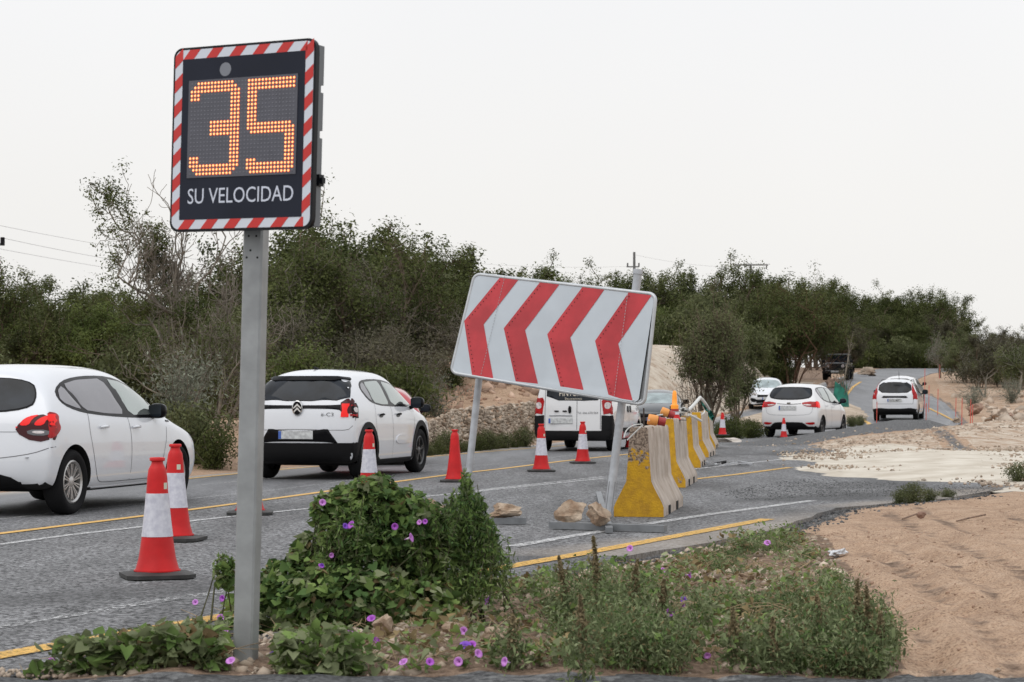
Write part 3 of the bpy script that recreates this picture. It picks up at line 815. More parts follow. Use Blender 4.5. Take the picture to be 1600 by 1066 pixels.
def stripe(pxs, w, m, world=False, dz=.006):
    pts = [Vector(p) if world else Vector((*onR(*p), 0)) for p in pxs]
    d = [pts[0]]
    for a, b in zip(pts, pts[1:]):
        k = max(1, int((b - a).length / .8)); d += [a + (b - a) * t / k for t in range(1, k + 1)]
    vs = []; fs = []
    for i, p in enumerate(d):
        t = (d[min(i + 1, len(d) - 1)] - d[max(i - 1, 0)]); t.z = 0; t.normalize(); n = Vector((-t.y, t.x, 0)) * w / 2
        for q in (p + n, p - n): vs.append((q.x, q.y, RZ(q.x, q.y) + dz))
        if i: fs.append((2 * i - 2, 2 * i - 1, 2 * i + 1, 2 * i))
    me = bpy.data.meshes.new('road_marking'); me.from_pydata(vs, [], fs); me.update()
    return tag(link_mesh('road_marking', me, m), kind='structure')
def onR(px, py):
    Ds = 6.0 * 1.002 ** np.arange(1900); Xs = gx(px, Ds); k = np.nonzero(zy(py, Ds) < road_z(Xs, Ds))[0]
    k = k[0] if len(k) else 1670
    return (float(Xs[k]), float(Ds[k]))
stripe([(-60, 842), (0, 835), (221, 807.4), (367, 788), (515, 768), (592, 757), (720, 740), (780, 733.5), (880, 721), (1000, 708)], .11, M_yel2)
stripe([(-140, 1054), (0, 1026), (240, 984), (500, 938), (760, 893), (900, 868), (1050, 840), (1200, 812)], .15, M_yel)
stripe([(-60, 860), (100, 838), (343, 810), (634, 780), (800, 763), (944, 748)], .09, M_wht)
stripe([(750, 766.5), (944, 745.5)], .06, M_wht)
stripe([(1020, 741), (1240, 716), (1300, 708)], .10, M_wht)
stripe([(1060, 752), (1150, 742), (1235, 731)], .12, M_yel)
stripe([(800, 855), (905, 837), (960, 828)], .12, M_wht)
stripe([(1010, 820), (1100, 806), (1270, 783)], .12, M_wht)
stripe([(-60, 990), (0, 981), (120, 962), (200, 948), (370, 922)], .10, M_wht2)
stripe([(-20, 815), (150, 795), (400, 770), (600, 745), (900, 711)], .08, M_wht2)
stripe([(300, 760), (500, 741), (700, 725)], .08, M_wht2)
stripe([(260, 752), (420, 736), (650, 715.5), (760, 706.5), (900, 695)], .09, M_yel)
stripe([(1120, 700), (1200, 692), (1290, 686)], .10, M_wht2)
# far bend: yellow lines
yl = [(29, 160), (25.5, 146), (22.5, 134), (20.2, 122), (18.0, 110), (16.6, 100), (15.8, 93), (15.6, 87), (15.4, 82), (15.0, 75), (14.6, 70)]
stripe([(p[0], p[1], 0) for p in [(gx(x_, d_), d_) for x_, d_ in ((1345, 124), (1333, 117), (1324, 108), (1319, 100), (1323, 93), (1335, 86), (1347, 80), (1357, 75), (1359, 72))]], .16, M_yel2, True, .02)
stripe([(p[0], p[1], 0) for p in [(gx(x_, d_), d_) for x_, d_ in ((1321, 103), (1312, 96), (1304, 91), (1296, 87))]], .15, M_yel2, True, .02)
stripe([(XR(d_) - .35, d_, 0) for d_ in (72, 80, 88, 98, 112, 130, 148, 160)], .12, M_wht2, True, .02)
stripe([(gx(x_, d_), d_, 0) for x_, d_ in ((1452, 92), (1470, 86), (1486, 80), (1492, 77))], .12, M_yel, True, .02)
stripe([(XL(d_) + .35, d_, 0) for d_ in (92, 106, 120, 135, 150)], .12, M_wht2, True, .02)
# ------------------------------------------------------------------ the vehicles
def hatch_stations(L, W, H, belt=.93, zb=.2, hood=.95, wr=.60, wsx=1.2, nose=.70, tail=.93):
    r = -L / 2; f = L / 2; roofx = wsx - .75
    return [
        (r, zb + .12, belt + .03, H * .955, W * .93, wr * .90, 1, 0),
        (r + .13, zb + .06, belt + .03, H * .962, W * .985, wr * .95, 1, 0),
        (r + .42, zb + .02, belt + .02, H * .985, W, wr * .99, .75, 0),
        (r + .85, zb, belt + .01, H * .995, W, wr, .3, 0),
        (-.25, zb, belt, H, W * .995, wr * 1.01, 0, 0),
        (roofx - .15, zb, belt - .01, H * .99, W * .995, wr, 0, 0),
        (roofx + .22, zb, belt - .02, H * .93, W * .995, wr * .97, 0, 0),
        (wsx - .12, zb, belt - .03, hood + (H - hood) * .38, W * .99, wr * .99, 0, 0),
        (wsx + .14, zb, hood - .07, hood + .02, W * .985, wr * 1.08, 0, 0),
        (f - .50, zb, hood - .13, hood - .05, W * .97, wr * 1.08, 0, .3),
        (f - .16, zb + .02, nose - .02, nose + .06, W * .93, wr * 1.1, 0, .8),
        (f, zb + .08, nose - .14, nose - .07, W * .85, wr * 1.05, 0, 1)]

def peugeot():
    L, W, H = 3.97, .86, 1.42; yaw = R(13.4); ra, fa = -1.385, 1.155; r = .315
    o = place_wheel((.80, ra), (-4.235, 19.1), yaw)
    c = Car('hatchback_car', None, M_white, (o[0], o[1], 0), yaw, 'white hatchback with red claw-shaped tail lights, cut off by the left edge')
    st = hatch_stations(L, W, H, belt=.92, hood=.90, wr=.57, wsx=1.02)
    body = car_body(st, [(.25, .03), (.5, -.02), (.8, 0.02), (.98, .07), (1.15, .19), (1.36, .36), (1.5, .30)], [(.3, .06), (.5, 0), (.8, .06)], crown=.045, fc=.36)
    c.set_body(body, [(ra, r), (fa, r)], r + .045, W, .32)
    # glass
    top = [(-1.52, 1.12), (-1.47, 1.20), (-1.22, 1.285), (-.9, 1.325), (-.5, 1.345), (-.1, 1.34), (.25, 1.29), (.62, 1.16), (.92, 1.02), (1.02, .95)]
    bot = [(1.0, .915), (.4, .91), (-.3, .925), (-.95, .96), (-1.25, .995), (-1.46, 1.05)]
    c.patch('window_surround', 'R', top + bot, M_gloss, 1, .003, .01, both=True)
    for poly, mm in (([(-1.48, 1.11), (-1.42, 1.19), (-1.30, 1.235), (-1.12, 1.01), (-1.24, 1.025), (-1.42, 1.065)], M_glassG),
                     ([(-1.25, 1.25), (-.9, 1.295), (-.33, 1.315), (-.17, .955), (-.6, .965), (-1.06, 1.0)], M_glassG),
                     ([(-.20, 1.312), (.1, 1.288), (.38, 1.215), (.60, 1.13), (.68, .945), (-.03, .945)], M_glassS),
                     ([(.64, 1.11), (.80, 1.035), (.93, .955), (.71, .945)], M_glassG)):
        c.dec('window', 'R', fill2d(chaikin(poly, 1, q=.12), .07), .006, 0, mm, both=True)
    c.window('B', [(-.60, 1.00), (-.62, 1.14), (-.50, 1.295), (0, 1.32), (.50, 1.295), (.62, 1.14), (.60, 1.00), (0, .965)], M_glassR, 'rear_window', gasket=.012)
    # tail lamps: a hooked lamp with three claws and a lower dark chamber, wrapping the corner
    lampB = [(.49, .74), (.53, .86), (.64, .94), (.90, .965), (.90, .65), (.68, .61)]
    sz = lambda b_: .70 + (b_ - .61) * .77
    sq = lambda pl: [(-1.875 + (a_ + 2.02) * .36, sz(b_)) for a_, b_ in pl]
    side = [(-2.02, .96), (-1.7, .985), (-1.38, .95), (-1.52, .86), (-1.42, .78), (-1.7, .69), (-2.02, .64)]
    for sg, sd in ((1, 'R'), (-1, 'L')):
        mx = lambda pl: [(a_ * sg, sz(b_)) for a_, b_ in pl]
        b = c.patch('tail_lamp', 'B', mx(lampB), M_lampdark, 1, .006, .012, step=.035)
        for x0 in (.53, .66, .79):
            c.patch('light_claw', 'B', mx([(x0, .815), (x0 + .015, .87), (x0 + .07, .925), (x0 + .17, .95), (x0 + .11, .895), (x0 + .085, .815)]), M_redlit, 1, .010, 0, parent=b, step=.03)
        c.patch('light_bar', 'B', mx([(.50, .788), (.50, .803), (.88, .80), (.88, .785)]), M_redlit, 0, .010, 0, parent=b, step=.04)
        c.patch('reverse_lens', 'B', mx([(.62, .70), (.60, .765), (.80, .765), (.80, .69)]), M_seam, 1, .010, 0, parent=b, step=.04)
        c.patch('clear_lens', 'B', mx([(.66, .72), (.65, .75), (.76, .75), (.76, .715)]), M_lampclear, 1, .012, 0, parent=b, step=.04)
        b = c.patch('tail_lamp', sd, sq(side), M_red, 2, .008, .014, step=.035)
        c.patch('light_claw', sd, sq([(-2.0, .86), (-1.93, .925), (-1.75, .955), (-1.52, .945), (-1.66, .915), (-1.74, .86)]), M_redlit, 1, .012, 0, parent=b, step=.03)
    c.patch('brake_light', 'B', [(-.16, 1.365), (.16, 1.365), (.16, 1.385), (-.16, 1.385)], M_redlit, 0, .004)
    # seams
    c.seam('B', [(-.84, .66), (-.62, .58), (0, .52), (.62, .58), (.84, .66)])
    c.seam('B', [(-.7, .80), (0, .80), (.7, .80)], w=.007, m=M_greyseam)
    c.seam('R', [(-1.02, .97), (-1.06, .82), (-1.0, .62), (-.93, .42), (-.85, .30), (-.72, .285), (-.12, .285)], both=True)
    c.seam('R', [(-.12, .96), (-.08, .7), (-.10, .285)], both=True, smooth=1)
    c.seam('R', [(-.12, .285), (.62, .285), (.70, .45), (.84, .75), (.82, .97)], both=True, smooth=1)
    
    c.handle('R', -.74, .83, M_white); c.handle('R', .03, .82, M_white)
    c.patch('sill_trim', 'R', [(-.95, .17), (-.95, .24), (.76, .24), (.76, .17)], M_silver, 0, .012, .02, both=True)
    c.patch('lower_bumper', 'B', [(-.60, .22), (-.52, .36), (-.3, .42), (.3, .42), (.52, .36), (.60, .22)], M_dark, 1, .008)
    c.patch('fender_badge', 'R', [(.87, .865), (.87, .885), (.97, .88), (.97, .865)], M_gloss, 0, .006, both=True)
    for x, y in ((.79, ra), (.79, fa)):
        for s_ in (1, -1): c.wheel(s_ * .845, y, r, .2, spokes=10, style='twin')
    c.mirror(.56, .965, .735, size=(.19, .13, .16))
    a = MB(); a.tube([(0, -1.45, 1.43), (0, -1.62, 1.62)], [.012, .004], 6); a.build('aerial', M_dark, c.root)
    MB().lathe([(.018, 0), (.018, .004), (.0001, .004)], c.proj('B', .62, .56, .002)[0], 12).build('parking_sensor', M_greyseam, c.root)
    return c

def chevron_badge(c, z, rx=.075, rz=.105):
    p, n = c.proj('B', 0, z, .012)
    mb = MB(); N = 28; vs = []; 
    for (kr, dy) in ((1.0, 0), (1.0, -.022), (.88, -.026), (.86, -.012), (.0001, -.012)):
        for k in range(N):
            a = 2 * math.pi * k / N; vs.append((p.x + rx * kr * math.cos(a), p.y + dy, p.z + rz * kr * math.sin(a)))
    fs = []; mi = []
    for i in range(4):
        for k in range(N):
            k2 = (k + 1) % N; fs.append((i * N + k, i * N + k2, (i + 1) * N + k2, (i + 1) * N + k)); mi.append(1 if i >= 3 else 0)
    mb.add(vs, fs); mb.mi = mi
    o = mb.build('badge', [M_chrome, M_gloss], c.root, True, 30)
    for dz in (.02, -.030):
        ch = MB(); y0, y1 = p.y - .012, p.y - .026
        pts = [(-rx * .74, dz - .012), (0, dz + .042), (rx * .74, dz - .012), (rx * .74, dz - .034), (0, dz + .012), (-rx * .74, dz - .034)]
        if dz < 0: pts = [(a * .9, b) for a, b in pts]
        vs = [(p.x + a, y0, p.z + b) for a, b in pts] + [(p.x + a, y1, p.z + b) for a, b in pts]
        ch.add(vs, [(0, 1, 4, 5), (1, 2, 3, 4), (6, 11, 10, 7), (7, 10, 9, 8)] + [(i, (i + 1) % 6, 6 + (i + 1) % 6, 6 + i) for i in range(6)])
        ch.build('badge_chevron', M_chrome, o)

def text_on(c, name, s, side, x, z, size, m, xs=1, parent=None, off=.008, bold=0):
    vs, fs = text2d(s, size, xs, bold)
    sg = -1 if side in ('F', 'L') else 1
    return c.dec(name, side, ([(x + sg * v[0], z + v[1]) for v in vs], fs), off, 0, m, parent=parent)

def citroen():
    L, W, H = 4.015, .81, 1.50; yaw = R(14.5); ra, fa = -1.34, 1.20; r = .335
    o = place_wheel((.74, ra), (-2.06, 27.75), yaw)
    c = Car('hatchback_car', None, M_white, (o[0], o[1], 0), yaw, 'white hatchback with black tailgate band and oval chevron badge, beside the speed sign post')
    st = hatch_stations(L, W, H, belt=.97, zb=.17, hood=.98, wr=.57, wsx=1.02, nose=.78)
    body = car_body(st, [(.3, .06), (.55, -.01), (.85, 0), (1.1, .05), (1.25, .13), (1.44, .30), (1.6, .16)], [(.3, .06), (.55, 0), (.9, .06)], crown=.05, fc=.30, shoulder=.965)
    c.set_body(body, [(ra, r), (fa, r)], r + .05, W, .32)
    c.patch('lower_bumper', 'B', [(-.95, 0.180), (-.95, 0.520), (.95, 0.520), (.95, 0.180)], M_dark, 0, .010, .02, step=.06)
    c.patch('lower_bumper', 'R', [(-1.96, 0.180), (-1.96, 0.520), (-1.79, 0.520), (-1.71, 0.430), (-1.71, 0.180)], M_dark, 0, .010, .02, both=True, step=.06)
    c.patch('plate_recess', 'B', [(-.56, 0.510), (-.43, 0.700), (.43, 0.700), (.56, 0.510)], M_gloss, 0, .009, .01)
    c.plate('B', -.02, .62, .50, .115)
    c.ring('arch_cladding', ra, r, r + .045, r + .125, R(-12), R(198), M_dark)
    c.ring('arch_cladding', fa, r, r + .045, r + .125, R(-12), R(192), M_dark)
    c.patch('sill_cladding', 'R', [(-.93, 0.132), (-.90, 0.310), (-.78, 0.260), (.72, 0.260), (.76, 0.132)], M_dark, 0, .014, .02, both=True)
    c.patch('tailgate_band', 'B', [(-.62, 0.957), (-.62, 1.035), (.62, 1.035), (.62, 0.957)], M_gloss, 0, .006, .01)
    for sg, sd in ((1, 'R'), (-1, 'L')):
        b = c.patch('tail_lamp', 'B', [(sg * .585, .90), (sg * .585, 1.115), (sg * .87, 1.115), (sg * .87, .90)], M_lampdark, 1, .010, .02, step=.04)
        c.patch('tail_lamp', sd, [(-1.885, 0.850), (-1.885, 1.056), (-1.72, 1.056), (-1.70, 1.006), (-1.74, 0.850)], M_gloss, 0, .010, .02, step=.04)
        c.patch('light_bar', 'B', [(sg * .60, 0.865), (sg * .60, 1.045), (sg * .70, 1.045), (sg * .70, 0.865)], M_redlit, 0, .014, 0, parent=b, step=.04)
        c.patch('light_bar', 'B', [(sg * .72, 1.006), (sg * .72, 1.030), (sg * .84, 1.030), (sg * .84, 1.006)], M_red, 0, .014, 0, parent=b, step=.04)
        c.patch('light_bar', 'B', [(sg * .72, 0.874), (sg * .72, 0.908), (sg * .84, 0.908), (sg * .84, 0.874)], M_red, 0, .014, 0, parent=b, step=.04)
        c.patch('light_bar', sd, [(-1.90, 0.869), (-1.90, 0.904), (-1.77, 0.908), (-1.78, 0.869)], M_red, 0, .014, 0, parent=b, step=.04)
        c.patch('reverse_lens', sd, [(-1.84, 0.928), (-1.84, 0.996), (-1.73, 0.996), (-1.75, 0.928)], M_lampclear, 1, .013, 0, parent=b, step=.04)
    chevron_badge(c, .985)
    text_on(c, 'badge_text', 'ë-C3', 'B', .42, .90, .07, M_seam, 1.3)
    c.window('B', [(-.70, 1.094), (-.66, 1.240), (-.60, 1.389), (0, 1.400), (.60, 1.389), (.66, 1.240), (.70, 1.094), (0, 1.079)], M_glassR, 'rear_window', gasket=.006, n=1)
    sp = [(-.60, 1.405), (0, 1.415), (.60, 1.405), (.58, 1.353), (0, 1.358), (-.58, 1.353)]
    c.patch('roof_spoiler', 'B', sp, M_gloss, 1, .030, .04, step=.05)
    c.patch('window_surround', 'R', [(-1.36, 1.250), (-1.26, 1.343), (-1.0, 1.389), (-.3, 1.400), (.2, 1.353), (.55, 1.250), (.86, 1.108), (1.0, 1.025), (.95, 0.996), (-.5, 1.006), (-.98, 1.045), (-1.2, 1.108)], M_gloss, 1, .003, .01, both=True)
    for poly, mm in (([(-1.31, 1.250), (-1.24, 1.317), (-1.10, 1.348), (-1.02, 1.083), (-1.16, 1.125)], M_glassG),
                     ([(-1.07, 1.348), (-.6, 1.369), (-.42, 1.369), (-.30, 1.035), (-.6, 1.035), (-.96, 1.067)], M_glassS),
                     ([(-.30, 1.369), (.15, 1.328), (.50, 1.218), (.82, 1.079), (.84, 1.025), (-.16, 1.030)], M_glassS)):
        c.dec('window', 'R', fill2d(chaikin(poly, 1, q=.12), .07), .006, 0, mm, both=True)
    c.seam('B', [(-.80, 0.869), (-.74, 0.700), (-.60, 0.681), (0, 0.700), (.60, 0.681), (.74, 0.700), (.80, 0.869)], smooth=1)
    c.seam('R', [(-.95, 1.035), (-1.0, 0.850), (-.92, 0.480), (-.85, 0.300)], both=True)
    c.seam('R', [(-.24, 1.006), (-.20, 0.700), (-.22, 0.280)], both=True, smooth=1)
    c.seam('R', [(.70, 0.280), (.74, 0.480), (.86, 0.775), (.86, 0.986)], both=True, smooth=1)
    c.patch('door_blister', 'R', [(-.12, 0.500), (0, 0.600), (.45, 0.600), (.58, 0.480), (.45, 0.470), (.05, 0.460)], M_white, 2, .014, .014, both=True)
    for y in (-.75, .05):
        c.patch('handle_recess', 'R', [(y - .09, .86), (y - .06, .90), (y + .1, .895), (y + .1, .865), (y + .02, .845)], M_gloss, 1, .006, .008, both=True)
        c.handle('R', y + .01, .89, M_dark, .14)
    for y in (ra, fa):
        for s_ in (1, -1): c.wheel(s_ * .79, y, r, .2, spokes=5, style='twin', m=M_alloyD)
    c.mirror(.74, 1.04, .74, size=(.21, .13, .17))
    MB().tube([(0, -1.2, 1.53), (0, -1.35, 1.565)], [.03, .008], 6).build('aerial', M_dark, c.root)
    return c

def ix20():
    L, W, H = 4.10, .87, 1.56; yaw = R(23); ra, fa = -1.32, 1.295; r = .315
    o = place_wheel((.80, ra), (9.10, 58.6), yaw)
    c = Car('hatchback_car', None, M_white2, (o[0], o[1], TZ(o[0], o[1])), yaw, 'tall white hatchback with wide wrap-around red tail lights, behind a small cone')
    st = hatch_stations(L, W, H, belt=.98, zb=.22, hood=.98, wr=.60, wsx=1.18, nose=.75)
    body = car_body(st, [(.3, .05), (.55, -.02), (.85, .02), (1.1, .09), (1.25, .18), (1.46, .36), (1.6, .26)], [(.3, .06), (.55, 0), (.9, .06)], crown=.05)
    c.set_body(body, [(ra, r), (fa, r)], r + .045, W, .32)
    c.window('B', [(-.66, 1.18), (-.60, 1.42), (-.50, 1.475), (0, 1.49), (.50, 1.475), (.60, 1.42), (.66, 1.18), (.4, 1.12), (0, 1.105), (-.4, 1.12)], M_glassR, 'rear_window', gasket=.03)
    for sg, sd in ((1, 'R'), (-1, 'L')):
        b = c.patch('tail_lamp', 'B', [(sg * .36, 1.015), (sg * .5, 1.05), (sg * .88, 1.08), (sg * .88, .86), (sg * .7, .90), (sg * .48, .92)], M_red, 1, .010, .02, step=.05)
        c.patch('reverse_lens', 'B', [(sg * .42, .965), (sg * .44, .985), (sg * .66, .97), (sg * .66, .94), (sg * .5, .945)], M_lampclear, 1, .014, 0, parent=b, step=.05)
        c.patch('tail_lamp', sd, [(-1.98, 1.06), (-1.70, 1.07), (-1.62, 1.0), (-1.66, .86), (-1.98, .90)], M_redlit, 1, .012, .02, step=.05)
        c.patch('reflector', 'B', [(sg * .50, .425), (sg * .50, .445), (sg * .78, .465), (sg * .74, .39), (sg * .60, .385)], M_red, 1, .01, step=.05)
    c.seam('B', [(-.36, 1.0), (0, .97), (.36, 1.0)], w=.02)
    MB().box(c.proj('B', 0, 1.01, .012)[0], (.11, .015, .055), bev=.01).build('badge', M_chrome, c.root)
    c.plate('B', -.03, .87, .52, .13)
    c.seam('B', [(-.70, .90), (-.68, .72), (-.5, .66), (.5, .66), (.68, .72), (.70, .90)], m=M_greyseam, w=.012)
    c.patch('lower_bumper', 'B', [(-.62, .27), (-.45, .44), (-.3, .46), (.3, .46), (.45, .44), (.62, .27)], M_dark, 1, .01)
    c.patch('window_surround', 'R', [(-1.48, 1.33), (-1.35, 1.44), (-1.0, 1.485), (-.3, 1.495), (.25, 1.44), (.7, 1.30), (1.12, 1.08), (1.12, 1.02), (.3, 1.0), (-.6, 1.03), (-1.2, 1.12)], M_gloss, 1, .003, .01, both=True)
    for poly, mm in (([(-1.42, 1.33), (-1.34, 1.405), (-1.16, 1.445), (-1.10, 1.15), (-1.2, 1.16)], M_glassG),
                     ([(-1.12, 1.445), (-.55, 1.465), (-.42, 1.465), (-.34, 1.06), (-.6, 1.065), (-1.04, 1.13)], M_glassS),
                     ([(-.30, 1.465), (.18, 1.42), (.60, 1.30), (.90, 1.13), (.92, 1.045), (-.22, 1.045)], M_glassS)):
        c.dec('window', 'R', fill2d(chaikin(poly, 1, q=.12), .07), .006, 0, mm, both=True)
    c.seam('R', [(-1.03, 1.08), (-1.02, .8), (-.9, .5), (-.84, .32)], both=True, w=.012)
    c.seam('R', [(-.28, 1.02), (-.26, .32)], both=True, smooth=0, w=.012)
    c.seam('R', [(.80, .32), (.92, .7), (.92, 1.0)], both=True, w=.012)
    c.handle('R', -.82, .93, M_white2); c.handle('R', -.08, .90, M_white2)
    for y in (ra, fa):
        for s_ in (1, -1): c.wheel(s_ * .85, y, r, .2, spokes=5, style='single', m=M_alloyD)
    c.mirror(.86, 1.06, .80)
    return c

def jogger():
    L, W, H = 4.55, .89, 1.64; yaw = R(15.5); ra, fa = -1.45, 1.45; r = .325
    cx_, cy_ = 14.95, 77.8
    o = place_wheel((0, -L / 2), (cx_, cy_), yaw)
    c = Car('estate_car', None, M_white, (o[0], o[1], TZ(o[0], o[1])), yaw, 'white estate car with red lamps flanking its dark rear window, beyond the gravel mound')
    st = hatch_stations(L, W, H, belt=1.05, zb=.24, hood=1.03, wr=.60, wsx=1.05, nose=.80)
    body = car_body(st, [(.3, .05), (.55, -.01), (.85, 0), (1.15, .04), (1.3, .12), (1.5, .24), (1.64, .16)], [(.3, .06), (.55, 0), (.9, .06)], crown=.04, rc=.08)
    c.set_body(body, [(ra, r), (fa, r)], r + .05, W, .32)
    c.window('B', [(-.66, 1.12), (-.60, 1.52), (0, 1.54), (.60, 1.52), (.66, 1.12), (0, 1.10)], M_glassR, 'rear_window', gasket=.02, n=1)
    for sg, sd in ((1, 'R'), (-1, 'L')):
        c.patch('tail_lamp', 'B', [(sg * .62, 1.52), (sg * .68, 1.52), (sg * .76, 1.2), (sg * .90, 1.05), (sg * .90, .86), (sg * .70, .86), (sg * .70, 1.0), (sg * .66, 1.12)], M_red, 0, .012, .02, step=.05)
        c.patch('tail_lamp', sd, [(-2.3, .86), (-2.3, 1.06), (-2.1, 1.06), (-2.12, .86)], M_red, 0, .012, .02, step=.05)
    c.patch('trim_bar', 'B', [(-.5, .93), (-.44, .99), (.44, .99), (.5, .93), (.44, .91), (-.44, .91)], M_dark, 0, .012)
    c.plate('B', 0, .82, .56, .12, text='6172 MRT')
    c.patch('lower_bumper', 'B', [(-.93, .24), (-.93, .48), (-.6, .52), (.6, .52), (.93, .48), (.93, .24)], M_dark, 0, .01, .02)
    c.seam('B', [(-.72, .86), (-.70, .68), (.70, .68), (.72, .86)], m=M_greyseam, w=.02, smooth=0)
    c.patch('window_surround', 'R', [(-1.75, 1.42), (-1.6, 1.50), (-.3, 1.53), (.3, 1.46), (.7, 1.30), (1.05, 1.12), (.9, 1.08), (-1.6, 1.14)], M_gloss, 1, .003, .01, both=True)
    for poly in ([(-1.66, 1.41), (-1.55, 1.46), (-1.1, 1.48), (-1.05, 1.15), (-1.5, 1.17)], [(-1.0, 1.48), (-.3, 1.49), (-.25, 1.12), (-.95, 1.14)], [(-.17, 1.49), (.25, 1.43), (.8, 1.20), (.84, 1.12), (-.12, 1.12)]):
        c.dec('window', 'R', fill2d(poly, .07), .006, 0, M_glassG, both=True)
    for y in (ra, fa):
        for s_ in (1, -1): c.wheel(s_ * .86, y, r, .2, spokes=5, style='single', m=M_alloyD)
    c.mirror(.80, 1.14, .82, size=(.24, .14, .2))
    for sg in (1, -1): MB().tube([(sg * .57, -1.6, 1.56), (sg * .575, -1.3, 1.63), (sg * .575, .0, 1.64), (sg * .57, .25, 1.56)], .014, 6).build('roof_rail', M_dark, c.root)
    MB().tube([(.12, -1.6, 1.66), (.12, -1.75, 1.95)], [.012, .006], 6).build('aerial', M_dark, c.root)
    return c

def van():
    L, W, H = 3.96, .86, 1.68; yaw = R(14); ra, fa = -1.30, 1.21; r = .31
    o = place_wheel((0, -L / 2), (1.27, 42.1), yaw)
    c = Car('delivery_van', None, M_white2, (o[0], o[1], 0), yaw, 'small white delivery van with black bumper and lettered back window, beneath the chevron board', 'van')
    st = [(-L / 2, .28, 1.0, 1.61, W * .95, .66, 1, 0), (-L / 2 + .10, .22, 1.0, 1.62, W * .99, .68, 1, 0), (-L / 2 + .4, .24, 1.08, 1.64, W, .70, .7, 0),
          (-.9, .22, 1.07, 1.67, W, .70, .2, 0), (-.2, .22, 1.06, 1.67, W, .69, 0, 0), (.35, .22, 1.05, 1.63, W, .66, 0, 0), (.75, .22, 1.04, 1.52, W, .64, 0, 0),
          (1.12, .22, 1.03, 1.22, W, .66, 0, 0), (1.35, .22, .98, 1.06, W * .98, .68, 0, 0), (1.65, .24, .88, .94, W * .96, .66, 0, .5), (1.88, .26, .70, .78, W * .92, .66, 0, .9), (L / 2, .3, .56, .62, W * .84, .6, 0, 1)]
    body = car_body(st, [(.3, .0), (.5, 0), (1.0, .03), (1.3, .07), (1.75, .16)], [(.3, .05), (.55, 0), (.9, .05)], crown=.03, rc=.09)
    c.set_body(body, [(ra, r), (fa, r)], r + .045, W, .32)
    c.window('B', [(-.57, 1.088), (-.57, 1.441), (-.5, 1.480), (.5, 1.480), (.57, 1.441), (.57, 1.127), (.52, 1.078)], M_glassR, 'rear_window', gasket=.01, n=1)
    lt = mat('van_lettering', (.62, .56, .47), .5)
    text_on(c, 'lettering', 'PINTURAS', 'B', .02, 1.235, .155, lt, .88, off=.012, bold=.001)
    text_on(c, 'lettering', 'Decoraciones', 'B', .02, 1.125, .06, lt, 1.1, off=.012)
    text_on(c, 'lettering', 'Tel. 666 670 564', 'B', .33, .825, .065, M_seam, 1.0)
    text_on(c, 'lettering', 'Decoraciones', 'R', -1.35, 1.17, .12, lt, .9, off=.010)
    c.patch('bumper', 'B', [(-.90, 0.243), (-.90, 0.460), (.90, 0.460), (.90, 0.243)], M_dark, 0, .014, .025)
    for sg, sd in ((1, 'R'), (-1, 'L')):
        c.patch('bumper_corner', 'B', [(sg * .62, 0.424), (sg * .62, 0.774), (sg * .90, 0.774), (sg * .90, 0.424)], M_dark, 0, .010, .02)
        c.patch('bumper_corner', sd, [(-1.95, 0.243), (-1.95, 0.774), (-1.80, 0.774), (-1.68, 0.578), (-1.62, 0.360), (-1.62, 0.243)], M_dark, 0, .010, .02)
        b = c.patch('tail_lamp', 'B', [(sg * .66, 0.793), (sg * .62, 1.068), (sg * .66, 1.147), (sg * .86, 1.147), (sg * .88, 0.793)], M_red, 0, .010, .02, step=.04)
        c.patch('clear_lens', 'B', [(sg * .68, 0.911), (sg * .68, 1.048), (sg * .80, 1.048), (sg * .80, 0.911)], M_lampclear, 2, .014, 0, parent=b, step=.04)
        c.patch('tail_lamp', sd, [(-1.95, 0.793), (-1.93, 1.147), (-1.80, 1.127), (-1.83, 0.793)], M_red, 0, .010, .02, step=.04)
    c.seam('B', [(.10, 0.470), (.10, 1.088)], smooth=0, w=.012)
    c.seam('B', [(-.60, 0.480), (-.60, 1.500)], smooth=0, w=.012); c.seam('B', [(.60, 0.480), (.60, 1.500)], smooth=0, w=.012)
    c.patch('door_handle', 'B', [(-.085, 0.813), (-.085, 0.970), (-.02, 0.970), (-.02, 0.813)], M_gloss, 2, .022, .02)
    c.patch('plate_lamp', 'B', [(-.50, 0.754), (-.50, 0.779), (.0, 0.779), (.0, 0.754)], M_greyseam, 0, .018, .015)
    for x in (-.34, -.16): c.patch('plate_light', 'B', [(x - .05, .845), (x - .05, .875), (x + .05, .875), (x + .05, .845)], M_gloss, 1, .024, .015)
    c.plate('B', -.25, .655, .52, .115)
    c.patch('window_surround', 'R', [(-1.75, 1.088), (-1.72, 1.254), (-.85, 1.274), (-.85, 1.088)], M_gloss, 1, .004, .01, both=True)
    c.window('R', [(.02, 0.990), (.02, 1.431), (.40, 1.402), (.78, 1.205), (1.0, 0.990)], M_glassS, 'window', both=True, n=1)
    for y in (-.13, 0.157): c.patch('door_handle', 'R', [(y - .05, 0.823), (y - .05, 0.970), (y + .05, 0.970), (y + .05, 0.823)], M_gloss, 2, .02, .02, both=True)
    c.seam('R', [(-.02, 0.260), (-.02, 1.480)], both=True, smooth=0, w=.012); c.seam('R', [(-.85, 0.260), (-.85, 1.480)], both=True, smooth=0, w=.012)
    c.patch('side_moulding', 'R', [(-.85, 0.387), (-.85, 0.499), (.80, 0.499), (.80, 0.387)], M_dark, 0, .012, .02, both=True)
    for y in (ra, fa):
        for s_ in (1, -1): c.wheel(s_ * .83, y, r, .19, spokes=6, style='single', m=M_alloyD)
    c.mirror(.85, 1.18, .80, size=(.2, .14, .22))
    return c

